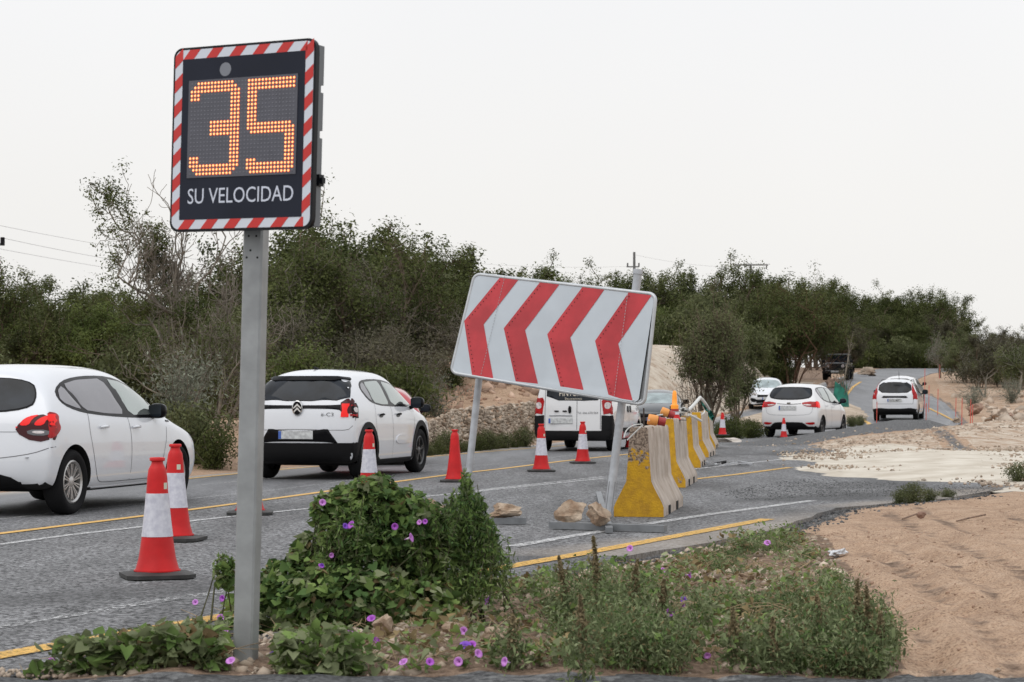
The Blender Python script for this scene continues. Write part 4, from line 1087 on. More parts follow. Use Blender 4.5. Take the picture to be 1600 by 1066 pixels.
def simple_hatch(name, loc, yaw, paint, label, L=4.1, W=.88, H=1.48, grille=True, cat='car'):
    ra, fa = -L / 2 + .72, L / 2 - .82; r = .31
    c = Car(name, None, paint, loc, yaw, label, cat)
    st = hatch_stations(L, W, H, belt=.95, zb=.2, hood=.96, wr=.58, wsx=1.05, nose=.72)
    body = car_body(st, [(.3, .05), (.55, -.02), (.85, .02), (1.1, .10), (1.3, .28), (1.5, .34)], [(.3, .06), (.55, 0), (.9, .06)], crown=.05)
    c.set_body(body, [(ra, r), (fa, r)], r + .045, W, .32)
    h = H
    c.patch('windscreen', 'F', [(-.68, .99), (-.60, 1.2), (-.50, h - .10), (0, h - .07), (.50, h - .10), (.60, 1.2), (.68, .99), (0, 1.0)], M_wind, 1, .006, .01)
    c.window('B', [(-.60, 1.02), (-.50, h - .12), (0, h - .1), (.50, h - .12), (.60, 1.02), (0, 1.0)], M_glassR, 'rear_window', n=1)
    c.patch('window_surround', 'R', [(-1.3, 1.1), (-1.15, h - .16), (-.3, h - .1), (.2, h - .14), (.6, h - .28), (1.0, 1.02), (.9, .98), (-1.1, 1.02)], M_gloss, 1, .003, .01, both=True)
    for poly in ([(-1.2, 1.1), (-1.1, h - .19), (-.4, h - .13), (-.35, 1.01), (-1.05, 1.05)], [(-.28, h - .13), (.15, h - .17), (.55, h - .30), (.86, 1.02), (-.24, 1.01)]):
        c.dec('window', 'R', fill2d(poly, .07), .006, 0, M_glassG, both=True)
    for sg, sd in ((1, 'R'), (-1, 'L')):
        c.patch('headlamp', 'F', [(sg * .50, .66), (sg * .52, .76), (sg * .80, .80), (sg * .82, .70)], M_lampclear, 1, .01, .02)
        c.patch('tail_lamp', 'B', [(sg * .52, .80), (sg * .55, .96), (sg * .84, .96), (sg * .84, .80)], M_red, 1, .01, .02)
        c.patch('fog_recess', 'F', [(sg * .52, .34), (sg * .52, .50), (sg * .80, .54), (sg * .76, .36)], M_dark, 1, .01, .02)
    c.patch('grille', 'F', [(-.46, .56), (-.48, .68), (.48, .68), (.46, .56)], M_gloss, 0, .01, .02)
    c.patch('lower_grille', 'F', [(-.50, .30), (-.56, .46), (.56, .46), (.50, .30)], M_dark, 0, .01, .02)
    c.plate('F', 0, .51, .52, .11)
    c.seam('R', [(-.32, 1.0), (-.30, .32)], both=True, smooth=0)
    for y in (ra, fa):
        for s_ in (1, -1): c.wheel(s_ * .84, y, r, .2, spokes=5, style='single')
    c.mirror(.78, 1.03, .80, m=M_gloss)
    return c

def jeep():
    yaw = R(180 + 15); X, Y = 21.1, 127.0
    c = Car('off_road_vehicle', None, None, (X, Y + 1.8, TZ(X, Y) + .0), yaw, 'black boxy off-road vehicle with round headlights coming down the bend', 'off-roader')
    bp = mat('black_paint', (.022, .023, .026), .22, coat=1)
    b = MB()
    b.box((0, -.35, .86), (1.50, 2.5, .62), bev=.05)                 # tub
    b.box((0, 1.25, .93), (1.22, 1.25, .50), bev=.07)                # bonnet and engine bay
    b.box((0, .3, .60), (1.3, 3.4, .16), bev=.02)                    # frame
    b.box((0, -.55, 1.72), (1.36, 2.0, .09), bev=.04)                # roof
    for sx in (-1, 1):
        for y in (.48, -.35, -1.5): b.box((sx * .66, y, 1.43), (.07, .09, .56), bev=.01)
    b.box((0, -1.5, 1.42), (1.3, .06, .56), bev=.01)
    b.build('body', bp, c.root, True, 30)
    w = MB(); w.box((0, .50, 1.43), (1.22, .03, .44), bev=.01); w.build('windscreen', M_glassR, c.root)
    for sx in (-1, 1):
        MB().box((sx * .665, .06, 1.42), (.02, .70, .40), bev=.005).build('window', M_glassR, c.root)
        MB().box((sx * .665, -.93, 1.42), (.02, 1.0, .40), bev=.005).build('window', M_glassR, c.root)
        for y in (1.25, -1.15):
            fl = MB(); pts = [(y - .52, .62), (y - .40, .92), (y - .2, 1.0), (y + .25, 1.0), (y + .45, .86)]; n = len(pts)
            up = [(a_, b_ + .035) for a_, b_ in pts]; x0_, x1_ = sx * .64, sx * .90
            vs = [(x0_, a_, b_) for a_, b_ in pts] + [(x1_, a_, b_) for a_, b_ in pts] + [(x0_, a_, b_) for a_, b_ in up] + [(x1_, a_, b_) for a_, b_ in up]
            fs = [(k, k + 1, n + k + 1, n + k) for k in range(n - 1)] + [(2 * n + k, 3 * n + k, 3 * n + k + 1, 2 * n + k + 1) for k in range(n - 1)] + [(n + k, n + k + 1, 3 * n + k + 1, 3 * n + k) for k in range(n - 1)] + [(k, 2 * n + k, 2 * n + k + 1, k + 1) for k in range(n - 1)] + [(0, n, 3 * n, 2 * n), (n - 1, 3 * n - 1, 4 * n - 1, 2 * n - 1)]
            fl.add(vs, fs); fl.build('fender_flare', M_dark, c.root)
        hl = MB(); hl.lathe([(.0001, .03), (.09, .03), (.105, .0), (.105, -.05)], (sx * .47, 1.90, .95), 20, M=Matrix.Rotation(R(-90), 3, 'X')); hl.build('headlamp', M_lampclear, c.root, True)
        MB().box((sx * .76, 1.66, .88), (.18, .05, .07), bev=.01).build('indicator', M_lampclear, c.root)
        mm = MB(); mm.box((sx * .90, .50, 1.28), (.20, .08, .18), bev=.03); mm.tube([(sx * .7, .48, 1.2), (sx * .85, .5, 1.25)], .02, 6); mm.build('wing_mirror', M_dark, c.root)
    g = MB(); g.box((0, 1.885, .92), (1.15, .04, .44), bev=.03)
    for k in range(7): g.box((-.27 + k * .09, 1.91, .94), (.045, .02, .30), 1)
    g.build('grille', [bp, M_well], c.root)
    MB().box((0, 2.02, .55), (1.62, .16, .17), bev=.03).build('front_bumper', M_dark, c.root)
    MB().box((0, 2.115, .60), (.50, .02, .11)).build('number_plate', M_plate, c.root)
    for y in (1.25, -1.15):
        for s_ in (1, -1): c.wheel(s_ * .84, y, .39, .25, rim_r=.21, spokes=5, style='single', m=M_alloyD)
    return c
# ------------------------------------------------------------------ stones
def rock_geo(seed, sub=2, rough=.35, flat=.75):
    r = random.Random(seed); bm = bmesh.new(); bmesh.ops.create_icosphere(bm, subdivisions=sub, radius=1)
    dirs = [(Vector((r.gauss(0, 1), r.gauss(0, 1), r.gauss(0, 1))).normalized(), r.uniform(.38, .85)) for _ in range(14)]
    off = Vector((r.uniform(0, 50), r.uniform(0, 50), 0))
    from mathutils import noise as mn
    for v in bm.verts:
        p = v.co.copy()
        for n, h in dirs:
            d = p.dot(n)
            if d > h: p -= n * (d - h) * .97
        p *= 1 + rough * .5 * mn.noise(p * 1.7 + off) + rough * .3 * mn.noise(p * 4 + off) + rough * .12 * mn.noise(p * 11 + off)
        p.z *= flat; v.co = p
    vs = np.array([v.co[:] for v in bm.verts]); fs = np.array([[v.index for v in f.verts] for f in bm.faces]); bm.free()
    return vs, fs
RK = [rock_geo(i, 1) for i in range(8)]
def rock_field(name, pts, sizes, m, label=None, flat=1.0):
    Vs = []; Fs = []; b = 0; r = np.random.default_rng(len(pts))
    for (x, y, z), s in zip(pts, sizes):
        vs, fs = RK[r.integers(len(RK))]; a = r.uniform(0, 6.28); c, sn = math.cos(a), math.sin(a)
        sc = s * r.uniform(.7, 1.3, 3) * np.array([1, 1, flat]); q = vs * sc
        q = np.stack([q[:, 0] * c - q[:, 1] * sn, q[:, 0] * sn + q[:, 1] * c, q[:, 2]], 1) + (x, y, z)
        Vs.append(q); Fs.append(fs + b); b += len(vs)
    o = np_mesh(name, np.concatenate(Vs), np.concatenate(Fs), m)
    return tag(o, label, 'stones' if label else None, kind='stuff')
M_rockR = mat('reddish_rubble', (.26, .15, .10), .9, col2=(.46, .33, .25), vscale=1.2, island=.35, spec=.15)
M_rockP = mat('pale_rubble', (.27, .20, .15), .9, col2=(.50, .42, .34), vscale=1.2, island=.3, spec=.15)
M_peb = mat('pebbles', (.30, .23, .17), .9, col2=(.50, .42, .34), vscale=3, island=.35, spec=.15)
M_dpeb = mat('dirt_clods', (.26, .165, .115), .95, col2=(.44, .31, .23), vscale=3, island=.3, spec=.1)
M_chip = mat('asphalt_chips', (.035, .035, .037), .85, col2=(.15, .15, .15), vscale=5, island=.4, spec=.2)
def scatter(n, f):
    out = []
    while len(out) < n:
        x, y = f(); out.append((x, y))
    return out
def onground(P, dz=0):
    a = np.array(P); z = TZn(a[:, 0], a[:, 1]) + dz; return np.column_stack([a, z])
R_ = random.Random(5)
P = scatter(1500, lambda: (R_.gauss(-1.3, 2.3), R_.gauss(59, 3.4)))
rock_field('rubble_heap', onground(P), [R_.choice([.08, .10, .13, .18, .26]) for _ in P], M_rockR, 'heap of reddish broken stones and earth behind the low stone wall')
P = []
while len(P) < 1300:
    y = R_.uniform(58, 105); x = XR(y) + abs(R_.gauss(0, 1)) * 6 + .8
    if TZ(x, y) - RZ(x, y) > .3 or R_.random() < .25: P.append((x, y))
rock_field('spoil_heap', onground(P), [R_.choice([.08, .1, .14, .2, .34]) for _ in P], M_rockP, 'pale broken stones strewn over the earth banks right of the far road')
P = scatter(1600, lambda: (lambda t, e: (6.2 + 11.5 * t + e * .8, 43.6 + 19.0 * t - e * .6))(R_.random(), R_.gauss(0, 1.1)))
rock_field('embankment_gravel', onground(P), [R_.choice([.02, .03, .04, .07]) for _ in P], M_rockP, 'loose stones on the earth slope below the new pavement edge')
P = scatter(1500, lambda: (lambda t: (-6 + 9.5 * t + R_.gauss(0, .12), 0))(R_.random()))
P = []
for _ in range(2600):
    y = R_.uniform(7.9, 23); P.append((float(XR(y)) + R_.gauss(.12, .16), y))
rock_field('asphalt_crumbs', onground(P, .0), [R_.choice([.008, .012, .018, .03]) for _ in P], M_chip, 'dark asphalt crumbs along the broken edge of the road')
P = []
while len(P) < 5200:
    x, y = gp(R_.uniform(1120, 1580), R_.uniform(745, 782))
    if in_poly(np.array([x]), np.array([y]), GRAVEL)[0]: P.append((x, y))
rock_field('gravel_strip', [(x, y, max(TZ(x, y), RZ(x, y)) - .001) for x, y in P], [R_.choice([.005, .008, .013]) for _ in P], M_chip, 'grey gravel between the pale sand and the orange dirt')
P = []
while len(P) < 2600:
    x, y = R_.uniform(-3.5, 4), R_.uniform(7.85, 15.5)
    if in_poly(np.array([x]), np.array([y]), VERGE)[0]: P.append((x, y))
rock_field('verge_stones', onground(P, .0), [R_.choice([.008, .012, .02, .03, .045]) for _ in P], M_peb, 'small brown stones among the weeds of the verge')
P = []
while len(P) < 5000:
    x, y = R_.uniform(1.5, 9), R_.uniform(7.9, 22)
    if not in_poly(np.array([x]), np.array([y]), VERGE)[0] and x > XR(y) + .3 and vnoise(x, y, .9, 55) > R_.uniform(.25, .8): P.append((x, y))
rock_field('dirt_pebbles', onground(P, .0), [R_.choice([.004, .006, .008, .012, .018]) for _ in P], M_dpeb, 'small pebbles scattered over the rutted orange dirt')
P = []
for _ in range(500):
    x = R_.uniform(-2.6, -.9) if R_.random() < .8 else R_.uniform(-2.6, 2); P.append((x, R_.uniform(7.72, 8.05)))
P = [p for p in P if p[1] > 7.80]
rock_field('edge_stones', [(x, y, .012) for x, y in P], [R_.choice([.008, .012, .020]) for _ in P], M_rockP, 'pale stones along the near edge of the verge at the foot of the post')

P = []
while len(P) < 1500:
    x, y = gp(R_.uniform(1180, 1640), R_.uniform(700, 775))
    if in_poly(np.array([x + R_.gauss(0, .25)]), np.array([y + R_.gauss(0, .5)]), SAND)[0] and vnoise(x, y, 1.8, 77) > R_.uniform(.2, .8): P.append((x, y))
rock_field('sand_pebbles', [(x, y, max(TZ(x, y), RZ(x, y)) + .05 + .06 * float(sstep(0, 3, abs(x - 6)))) for x, y in P], [R_.choice([.014, .02, .03, .045]) for _ in P], M_rockP, 'small stones and grit strewn over the pale sand spread')
M_boulder = mat('boulder_stone', (.27, .18, .12), .9, col2=(.54, .44, .34), vscale=7, bump=.03, bscale=22, spec=.2, detail=8)
def boulder(px, py, D, w, h, seed, label, rot=0, name='boulder', m=None, d=None, rough=.4, z=None, sub=4):
    vs, fs = rock_geo(seed, sub, rough, 1.0)
    vs = vs / np.array([vs[:, 0].ptp() if hasattr(vs, 'ptp') else np.ptp(vs[:, 0]), np.ptp(vs[:, 1]), np.ptp(vs[:, 2])])
    vs = vs - np.array([vs[:, 0].mean(), vs[:, 1].mean(), vs[:, 2].min()])
    vs = vs * np.array([w, d or w * .7, h]); c, s = math.cos(rot), math.sin(rot)
    o = np_mesh(name, vs, fs, m or M_boulder, smooth=True, sharp=28); o.rotation_euler = (0, 0, rot)
    o.location = (gx(px, D), D, (TZ(gx(px, D), D) if z is None else z) - .02 * h)
    return tag(o, label, 'rock')

# ------------------------------------------------------------------ speed display sign
def speed_sign():
    root = empty('speed_display_sign', (gx(383, 8.35), 8.35, 0), 0, 'LED speed display on a galvanised post, showing 35 above the words SU VELOCIDAD', 'road sign')
    lean = Matrix.Rotation(R(1.45), 4, 'Y')
    galv = mat('galvanised', (.33, .34, .345), .5, metal=.35, var=.12, vscale=9, bump=.0006, bscale=50)
    galvd = mat('galvanised_side', (.46, .46, .46), .5, metal=.3, var=.1, vscale=9)
    rot = Matrix.Rotation(R(-16), 4, 'Z')
    def T(*v): return (lean @ rot @ Vector((*v, 1)))[:3] if False else tuple((lean @ (rot @ Vector(v))))
    mb = MB(); w, d, H_ = .088, .07, 1.95; t = .006
    prof = [(-w / 2, -d / 2), (w / 2, -d / 2), (w / 2, d / 2), (w / 2 - t, d / 2), (w / 2 - t, -d / 2 + t), (-w / 2 + t, -d / 2 + t), (-w / 2 + t, d / 2), (-w / 2, d / 2)]
    # chamfered front corners read as folded steel
    prof = [(-w / 2, -d / 2 + .008), (-w / 2 + .008, -d / 2), (w / 2 - .008, -d / 2), (w / 2, -d / 2 + .008), (w / 2, d / 2), (-w / 2, d / 2)]
    n = len(prof); vs = [T(x, y, z) for z in (-.15, H_) for x, y in prof]
    mb.add(vs, [tuple(range(n))[::-1], tuple(range(n, 2 * n))] + [(k, (k + 1) % n, n + (k + 1) % n, n + k) for k in range(n)])
    post = mb.build('post', galv, root)
    hb = MB()
    for zz, xs_ in ((H_ - .165, (-.017, .017)), (H_ - .255, (-.024, .024)), (H_ - .225, (-.008,))):
        for x in xs_:
            M = Matrix.Rotation(R(90), 3, 'X')
            hb.lathe([(.0001, .0), (.0045, .0), (.0055, -.003)], T(x, -d / 2 - .0012, zz), 10, M=(lean.to_3x3() @ rot.to_3x3() @ M))
    hb.build('bolt_holes', M_well, post)
    # head: local frame x across, y depth, z up; origin at the centre of the front face
    yaw = R(-29)
    c0 = pt(377.5, 214, 8.2); c0 = c0 - Vector(root.location)
    H = Matrix.Translation(c0) @ Matrix.Rotation(R(1.45), 4, 'Y') @ Matrix.Rotation(yaw, 4, 'Z') @ Matrix.Diagonal((1.05, 1, 1.028, 1))
    W2, H2 = .345, .375
    def rr(w, h, r, n=7):
        out = []
        for cx, cy, a0 in ((w - r, h - r, 0), (-w + r, h - r, 90), (-w + r, -h + r, 180), (w - r, -h + r, 270)):
            for k in range(n): a = R(a0 + 90 * k / (n - 1)); out.append((cx + r * math.cos(a), cy + r * math.sin(a)))
        return out
    def slab(mb, poly, y0, y1, mi=0):
        n = len(poly); vs = [H @ Vector((x, y0, z)) for x, z in poly] + [H @ Vector((x, y1, z)) for x, z in poly]
        mb.add(vs, [tuple(range(n)), tuple(range(n, 2 * n))[::-1]] + [(k, (k + 1) % n, n + (k + 1) % n, n + k) for k in range(n)], mi)
    casem = mat('sign_case_black', (.008, .009, .012), .4, spec=.2)
    grey = mat('sign_case_grey', (.16, .17, .18), .45, metal=.3)
    c = MB(); slab(c, rr(W2, H2, .04), 0, .022); slab(c, rr(W2 - .014, H2 - .02, .03), .022, .045); case = c.build('casing', casem, root, True, 30)
    b = MB()
    prof = [(W2 - .03, .34), (W2 - .03, -.35)]
    for z0, z1, dd in ((.355, .20, .088), (.20, .17, .070), (.17, .02, .088), (.02, -.01, .070), (-.01, -.36, .088)):
        slab(b, [(-W2 + .03, z1), (W2 - .02, z1), (W2 - .02, z0), (-W2 + .03, z0)], .0455, dd)
    box = b.build('rear_box', grey, root)
    l = MB(); slab(l, [(W2 - .022, -.20), (W2 - .008, -.20), (W2 - .008, -.155), (W2 - .022, -.155)], .055, .09); slab(l, [(W2 - .016, -.19), (W2 + .004, -.19), (W2 + .004, -.168), (W2 - .016, -.168)], .06, .082); l.build('latch', casem, box)
    face = mat('sign_face', (.020, .023, .036), .5, var=.1, vscale=4, spec=.15)
    f = MB(); slab(f, rr(W2 - .048, H2 - .048, .002, 2), -.0005, -.003); f.build('face_panel', face, root)
    # hazard border: diagonal blocks in the band between the rim and the face
    redm = mat('border_red', (.58, .022, .018), .35, var=.06, vscale=5); whm = mat('border_white', (.66, .69, .76), .35)
    bw = MB(); outer = rr(W2 - .010, H2 - .010, .034, 7)
    slab(bw, outer, -.0002, -.0018); bw.build('border_band', whm, root)
    rb = MB(); a_, b_ = W2 - .010, H2 - .010; i_ = .038
    y0, y1 = -.0019, -.0027
    per = 2 * .052
    for side in ('t', 'b'):
        for k in range(6):
            x = -a_ + .040 + k * .113; sl = .033
            if side == 't': q = [(x, b_ - i_), (x + .052, b_ - i_), (x + .052 + sl, b_), (x + sl, b_)]
            else: q = [(x - .008, -b_), (x + .046, -b_), (x + .046 + sl, -b_ + i_), (x + sl - .008, -b_ + i_)]
            q = [(min(xx, a_ - .03), zz) for xx, zz in q]
            slab(rb, q, y0, y1)
    for side in (-1, 1):
        for k in range(7):
            z = -b_ + .050 + k * .101; sl = .033
            x0 = -a_ if side < 0 else a_ - i_
            slab(rb, [(x0, z), (x0 + i_, z + sl), (x0 + i_, z + sl + .050), (x0, z + .050)], y0, y1)
    rb.build('border_stripes', redm, root)
    # sensor, dot matrix
    sm = MB(); M = H.to_3x3() @ Matrix.Rotation(R(90), 3, 'X')
    sm.lathe([(.0001, .004), (.027, .004), (.029, .002)], H @ Vector((-.085, 0, .275)), 28, M=M); sm.build('light_sensor', mat('sensor_lens', (.20, .21, .24), .3), root)
    scr = mat('matrix_screen', (.085, .085, .105), .4, var=.08, vscale=20)
    x0, x1, zt, zb = -.262, .266, .238, -.158
    s_ = MB(); slab(s_, [(x0, zb), (x1, zb), (x1, zt), (x0, zt)], -.0035, -.006); screen = s_.build('matrix_screen', scr, root)
    cols, rows = 31, 24
    dx = (x1 - x0 - .034) / (cols - 1); dz = (zt - zb - .030) / (rows - 1)
    lit = set()
    T3 = {0: (2, 12), 1: (1, 13), 2: (0, 14), 21: (0, 14), 22: (1, 13), 23: (2, 12)}
    for r, (a, b) in T3.items():
        for c_ in range(a, b + 1): lit.add((r, c_))
    for r in range(3, 21):
        for c_ in (12, 13, 14): lit.add((r, c_))
    for r in (3, 4, 19, 20):
        for c_ in (0, 1, 2): lit.add((r, c_))
    for r in (10, 11, 12, 13):
        for c_ in range(6, 15): lit.add((r, c_))
    for r in (0, 1, 2):
        for c_ in range(17, 31): lit.add((r, c_))
    for r in range(3, 13):
        for c_ in (17, 18, 19): lit.add((r, c_))
    for r, a, b in ((11, 17, 29), (12, 17, 30), (13, 18, 30), (21, 17, 30), (22, 17, 30), (23, 18, 29)):
        for c_ in range(a, b + 1): lit.add((r, c_))
    for r in range(14, 21):
        for c_ in (28, 29, 30): lit.add((r, c_))
    for c_ in (17, 18, 19): lit.add((20, c_))
    core, halo, off = MB(), MB(), MB()
    def disc(mb, x, z, r, y, n):
        b = len(mb.v)
        for k in range(n): a = 2 * math.pi * k / n; mb.v.append(tuple(H @ Vector((x + r * math.cos(a), y, z + r * math.sin(a)))))
        mb.v.append(tuple(H @ Vector((x, y - .0012, z))))
        for k in range(n): mb.f.append((b + k, b + (k + 1) % n, b + n)); mb.mi.append(0)
    for r in range(rows):
        for c_ in range(cols):
            x = x0 + .017 + c_ * dx; z = zt - .015 - r * dz
            if (r, c_) in lit: disc(halo, x, z, .0068, -.0066, 8); disc(core, x, z, .0046, -.0078, 8)
            else: disc(off, x, z, .0042, -.0064, 6)
    halo.build('led_glow', mat('led_red', (.5, .05, .02), .5, emit=(1, .12, .04), estr=.65), screen)
    core.build('led_dots', mat('led_core', (.9, .5, .2), .5, emit=(1, .56, .20), estr=1.15), screen)
    off.build('led_unlit', mat('led_off', (.13, .13, .155), .35), screen)
    vs, fs = text2d('SU VELOCIDAD', .107, .80, .0)
    W_ = max(v[0] for v in vs) * 2; k = .512 / W_; kh = .062 / (max(v[1] for v in vs) * 2)
    tb = MB(); tb.add([H @ Vector((v[0] * k, -.0034, v[1] * kh - .232)) for v in vs], fs); tb.build('lettering', mat('sign_lettering', (.62, .65, .75), .4), root)
    return root
speed_sign()

# ------------------------------------------------------------------ chevron board
def chevron_board():
    D1, D2 = 17.9, 17.0
    feet = Vector(gp(960, 824)); root = empty('chevron_board', (gx(950, 17.3), 17.3, 0), 0, 'leaning white board with four red chevrons pointing left, on two steel poles', 'road sign')
    o0 = Vector(root.location)
    tl, tr, br, bl = pt(741, 427, D1), pt(1026, 459, D2), pt(1007.5, 634, D2), pt(703, 583, D1)
    nrm = (tr - tl).cross(bl - tl).normalized()
    if nrm.y > 0: nrm = -nrm                 # towards the camera
    def q(u, v, off=0):                      # u across, v down, 0..1
        return (tl * (1 - u) * (1 - v) + tr * u * (1 - v) + br * u * v + bl * (1 - u) * v) + nrm * off - o0
    frm = mat('board_frame', (.50, .52, .54), .4, metal=.4, var=.08, vscale=8)
    whm = mat('board_white', (.52, .57, .62), .4, var=.05, vscale=3)
    rdm = mat('board_red', (.48, .035, .045), .4, var=.14, vscale=5)
    def rpoly(m, r=.028, n=6):
        out = []
        for cu, cv, a0 in ((1 - m - r, m * 1.7 + r * 1.7, -90), (1 - m - r, 1 - m * 1.7 - r * 1.7, 0), (m + r, 1 - m * 1.7 - r * 1.7, 90), (m + r, m * 1.7 + r * 1.7, 180)):
            for k in range(n): a = R(a0 + 90 * k / (n - 1)); out.append((cu + r * math.cos(a), cv + r * 1.7 * math.sin(a)))
        return out
    def slab(mb, poly, a, b, g=q):
        n = len(poly); vs = [g(u_, v_, a) for u_, v_ in poly] + [g(u_, v_, b) for u_, v_ in poly]
        mb.add(vs, [tuple(range(n)), tuple(range(n, 2 * n))[::-1]] + [(k, (k + 1) % n, n + (k + 1) % n, n + k) for k in range(n)])
    # rolled steel frame: a tube round the edge plus a back pan
    mb = MB(); op = rpoly(.004, .035); pth = [q(u_, v_, -.004) for u_, v_ in op]; mb.tube(pth + [pth[0], pth[1]], .017, 8, cap=False); mb.build('frame', frm, root, True, 60)
    mb = MB(); slab(mb, rpoly(.008, .03), -.010, -.022); mb.build('back_pan', mat('board_back', (.30, .31, .32), .5, metal=.4), root)
    # the face sheet, sprung off the frame along its right edge
    def g(u_, v_, off=0):
        k = max(0, (v_ - .35)) * .032
        return q(u_ * (1 - k) , v_, off + .0 + .035 * max(0, u_ - .8) * v_ * 5 * .35)
    mb = MB(); n = 28; base = rpoly(.009, .026)
    vs, fs = fill2d(base, .05)
    V = [g(u_, v_, .006) for u_, v_ in vs]; mb.add(V, fs); sheet = mb.build('face_sheet', whm, root, True, 60)
    mb = MB(); nb_ = len(base); mb.add([g(u_, v_, .006) for u_, v_ in base] + [g(u_, v_, -.006) for u_, v_ in base], [(k, (k + 1) % nb_, nb_ + (k + 1) % nb_, nb_ + k) for k in range(nb_)]); mb.build('sheet_edge', M_dark, sheet)
    # chevrons, outlines read off the board
    def inv(px, py):                         # pixel -> (u, v) on the quad in the photo
        P00, P10, P11, P01 = (741, 427), (1026, 459), (1007.5, 634), (703, 583)
        u_, v_ = .5, .5
        for _ in range(30):
            fx = P00[0] * (1 - u_) * (1 - v_) + P10[0] * u_ * (1 - v_) + P11[0] * u_ * v_ + P01[0] * (1 - u_) * v_ - px
            fy = P00[1] * (1 - u_) * (1 - v_) + P10[1] * u_ * (1 - v_) + P11[1] * u_ * v_ + P01[1] * (1 - u_) * v_ - py
            a = (P10[0] - P00[0]) * (1 - v_) + (P11[0] - P01[0]) * v_; b = (P01[0] - P00[0]) * (1 - u_) + (P11[0] - P10[0]) * u_
            c = (P10[1] - P00[1]) * (1 - v_) + (P11[1] - P01[1]) * v_; d = (P01[1] - P00[1]) * (1 - u_) + (P11[1] - P10[1]) * u_
            det = a * d - b * c; u_ -= (d * fx - b * fy) / det; v_ -= (a * fy - c * fx) / det
        return u_, v_
    Zc = lambda x, y: (680 + x * .3096, 400 + y * .3096)
    chs = [[(335, 104), (432, 115), (252, 347), (304, 620), (193, 603), (149, 329)],
           [(543, 127), (642, 138), (467, 377), (536, 658), (420, 641), (357, 367)],
           [(757, 152), (866, 166), (696, 414), (766, 698), (650, 680), (580, 398)],
           [(985, 180), (1095, 200), (933, 445), (1003, 731), (887, 713), (819, 431)]]
    for c_ in chs:
        poly = [inv(*Zc(*p)) for p in c_]
        poly = [(u_, min(max(v_, .018), .982)) for u_, v_ in poly]
        vs, fs = fill2d(poly, .05); b = MB(); b.add([q(u_, v_, .0085 + .035 * max(0, u_ - .8) * v_ * 5 * .35) for u_, v_ in vs], fs); ch = b.build('chevron', rdm, sheet, True, 60)
        rv = MB()
        A_, B_, C_ = Vector(poly[0]), Vector(poly[5]), Vector(poly[4]); dd = Vector((.016, 0))
        for (p0, p1, nn_) in ((A_, B_, 13), (B_, C_, 13)):
            for k in range(1, nn_):
                w = p0.lerp(p1, k / nn_) + dd; p = q(w.x, w.y, .011 + .035 * max(0, w.x - .8) * w.y * 5 * .35)
                vs2 = []; ax = (q(w.x + .01, w.y, 0) - q(w.x, w.y, 0)).normalized(); az = nrm.cross(ax)
                vs2 = [p + (ax * math.cos(t) + az * math.sin(t)) * .0052 for t in [i * math.pi / 3 for i in range(6)]]
                rv.add(vs2, [tuple(range(6))])
        rv.build('rivets', M_well, ch)
    # stitched seams in line with the poles
    for a, b2 in (((362, 104), (240, 606)), ((985, 180), (915, 715))):
        sm = MB(); p0, p1 = inv(*Zc(*a)), inv(*Zc(*b2))
        for k in range(34):
            t0, t1 = k / 34, (k + .6) / 34
            f = lambda t: (p0[0] + (p1[0] - p0[0]) * t, p0[1] + (p1[1] - p0[1]) * t)
            (ua, va), (ub, vb) = f(t0), f(t1); hw = .0012
            sm.add([q(ua - hw, va, .0125 + .012 * (ua > .8)), q(ua + hw, va, .0125 + .012 * (ua > .8)), q(ub + hw, vb, .0125 + .012 * (ua > .8)), q(ub - hw, vb, .0125 + .012 * (ua > .8))], [(0, 1, 2, 3)])
        sm.build('seam_line', M_greyseam, sheet)
    pole = mat('board_pole', (.44, .46, .49), .42, metal=.3, var=.12, vscale=12)
    for top, bot, D, r_ in (((997, 424), (950, 806), 17.28, .036), ((765, 440), (727, 790), 18.1, .032)):
        a, b = pt(*top, D) - o0, pt(*bot, D) - o0
        m_ = MB(); m_.tube([b, a], r_, 16); p_ = m_.build('pole', pole, root, True, 60)
        if top[0] == 997:
            m_ = MB(); m_.tube([a + (b - a) * -.008, a + (b - a) * .012], r_ * 1.18, 16); m_.build('pole_cap', pole, p_, True, 60)
            m_ = MB(); s0 = a + (b - a) * .86; m_.tube([b, s0], r_ * 1.12, 4); m_.build('pole_sleeve', mat('sleeve', (.24, .25, .26), .5, metal=.3), p_)
    cl = mat('foot_bar', (.20, .21, .22), .55, metal=.3, var=.15, vscale=10)
    for (xa, ya), (xb, yb) in (((860, 823), (1040, 829)), ((665, 817), (822, 816)),):
        a = Vector((*gp(xa, ya + 4), .035)) - Vector((o0.x, o0.y, 0)); b = Vector((*gp(xb, yb + 4), .035)) - Vector((o0.x, o0.y, 0))
        m_ = MB(); d = (b - a); Mx = Matrix.Rotation(math.atan2(d.y, d.x), 3, 'Z'); m_.box((a + b) / 2, (d.length, .07, .055), M=Mx); m_.build('foot_bar', cl, root)
    a = Vector((*gp(905, 836), .03)); b = Vector((*gp(1010, 775), .03)); 
    for (xa, ya, xb, yb) in ((952, 834, 935, 775), (735, 826, 722, 775)):
        a = Vector((*gp(xa, ya), .028)) - Vector((o0.x, o0.y, 0)); b = Vector((*gp(xb, yb), .028)) - Vector((o0.x, o0.y, 0)); d = b - a
        m_ = MB(); m_.box((a + b) / 2, (d.length, .06, .045), M=Matrix.Rotation(math.atan2(d.y, d.x), 3, 'Z')); m_.build('foot_bar', cl, root)
    m_ = MB(); p = q(.985, .93, -.03); m_.tube([p, p + Vector((-.04, 0, -.03)), p + Vector((-.10, 0, -.02))], .012, 8); m_.build('corner_bracket', frm, root, True)
    return root
chevron_board()
boulder(894, 825, 16.95, .30, .20, 11, 'large rounded tan boulder weighing down the right foot of the chevron board', .2, z=.06)
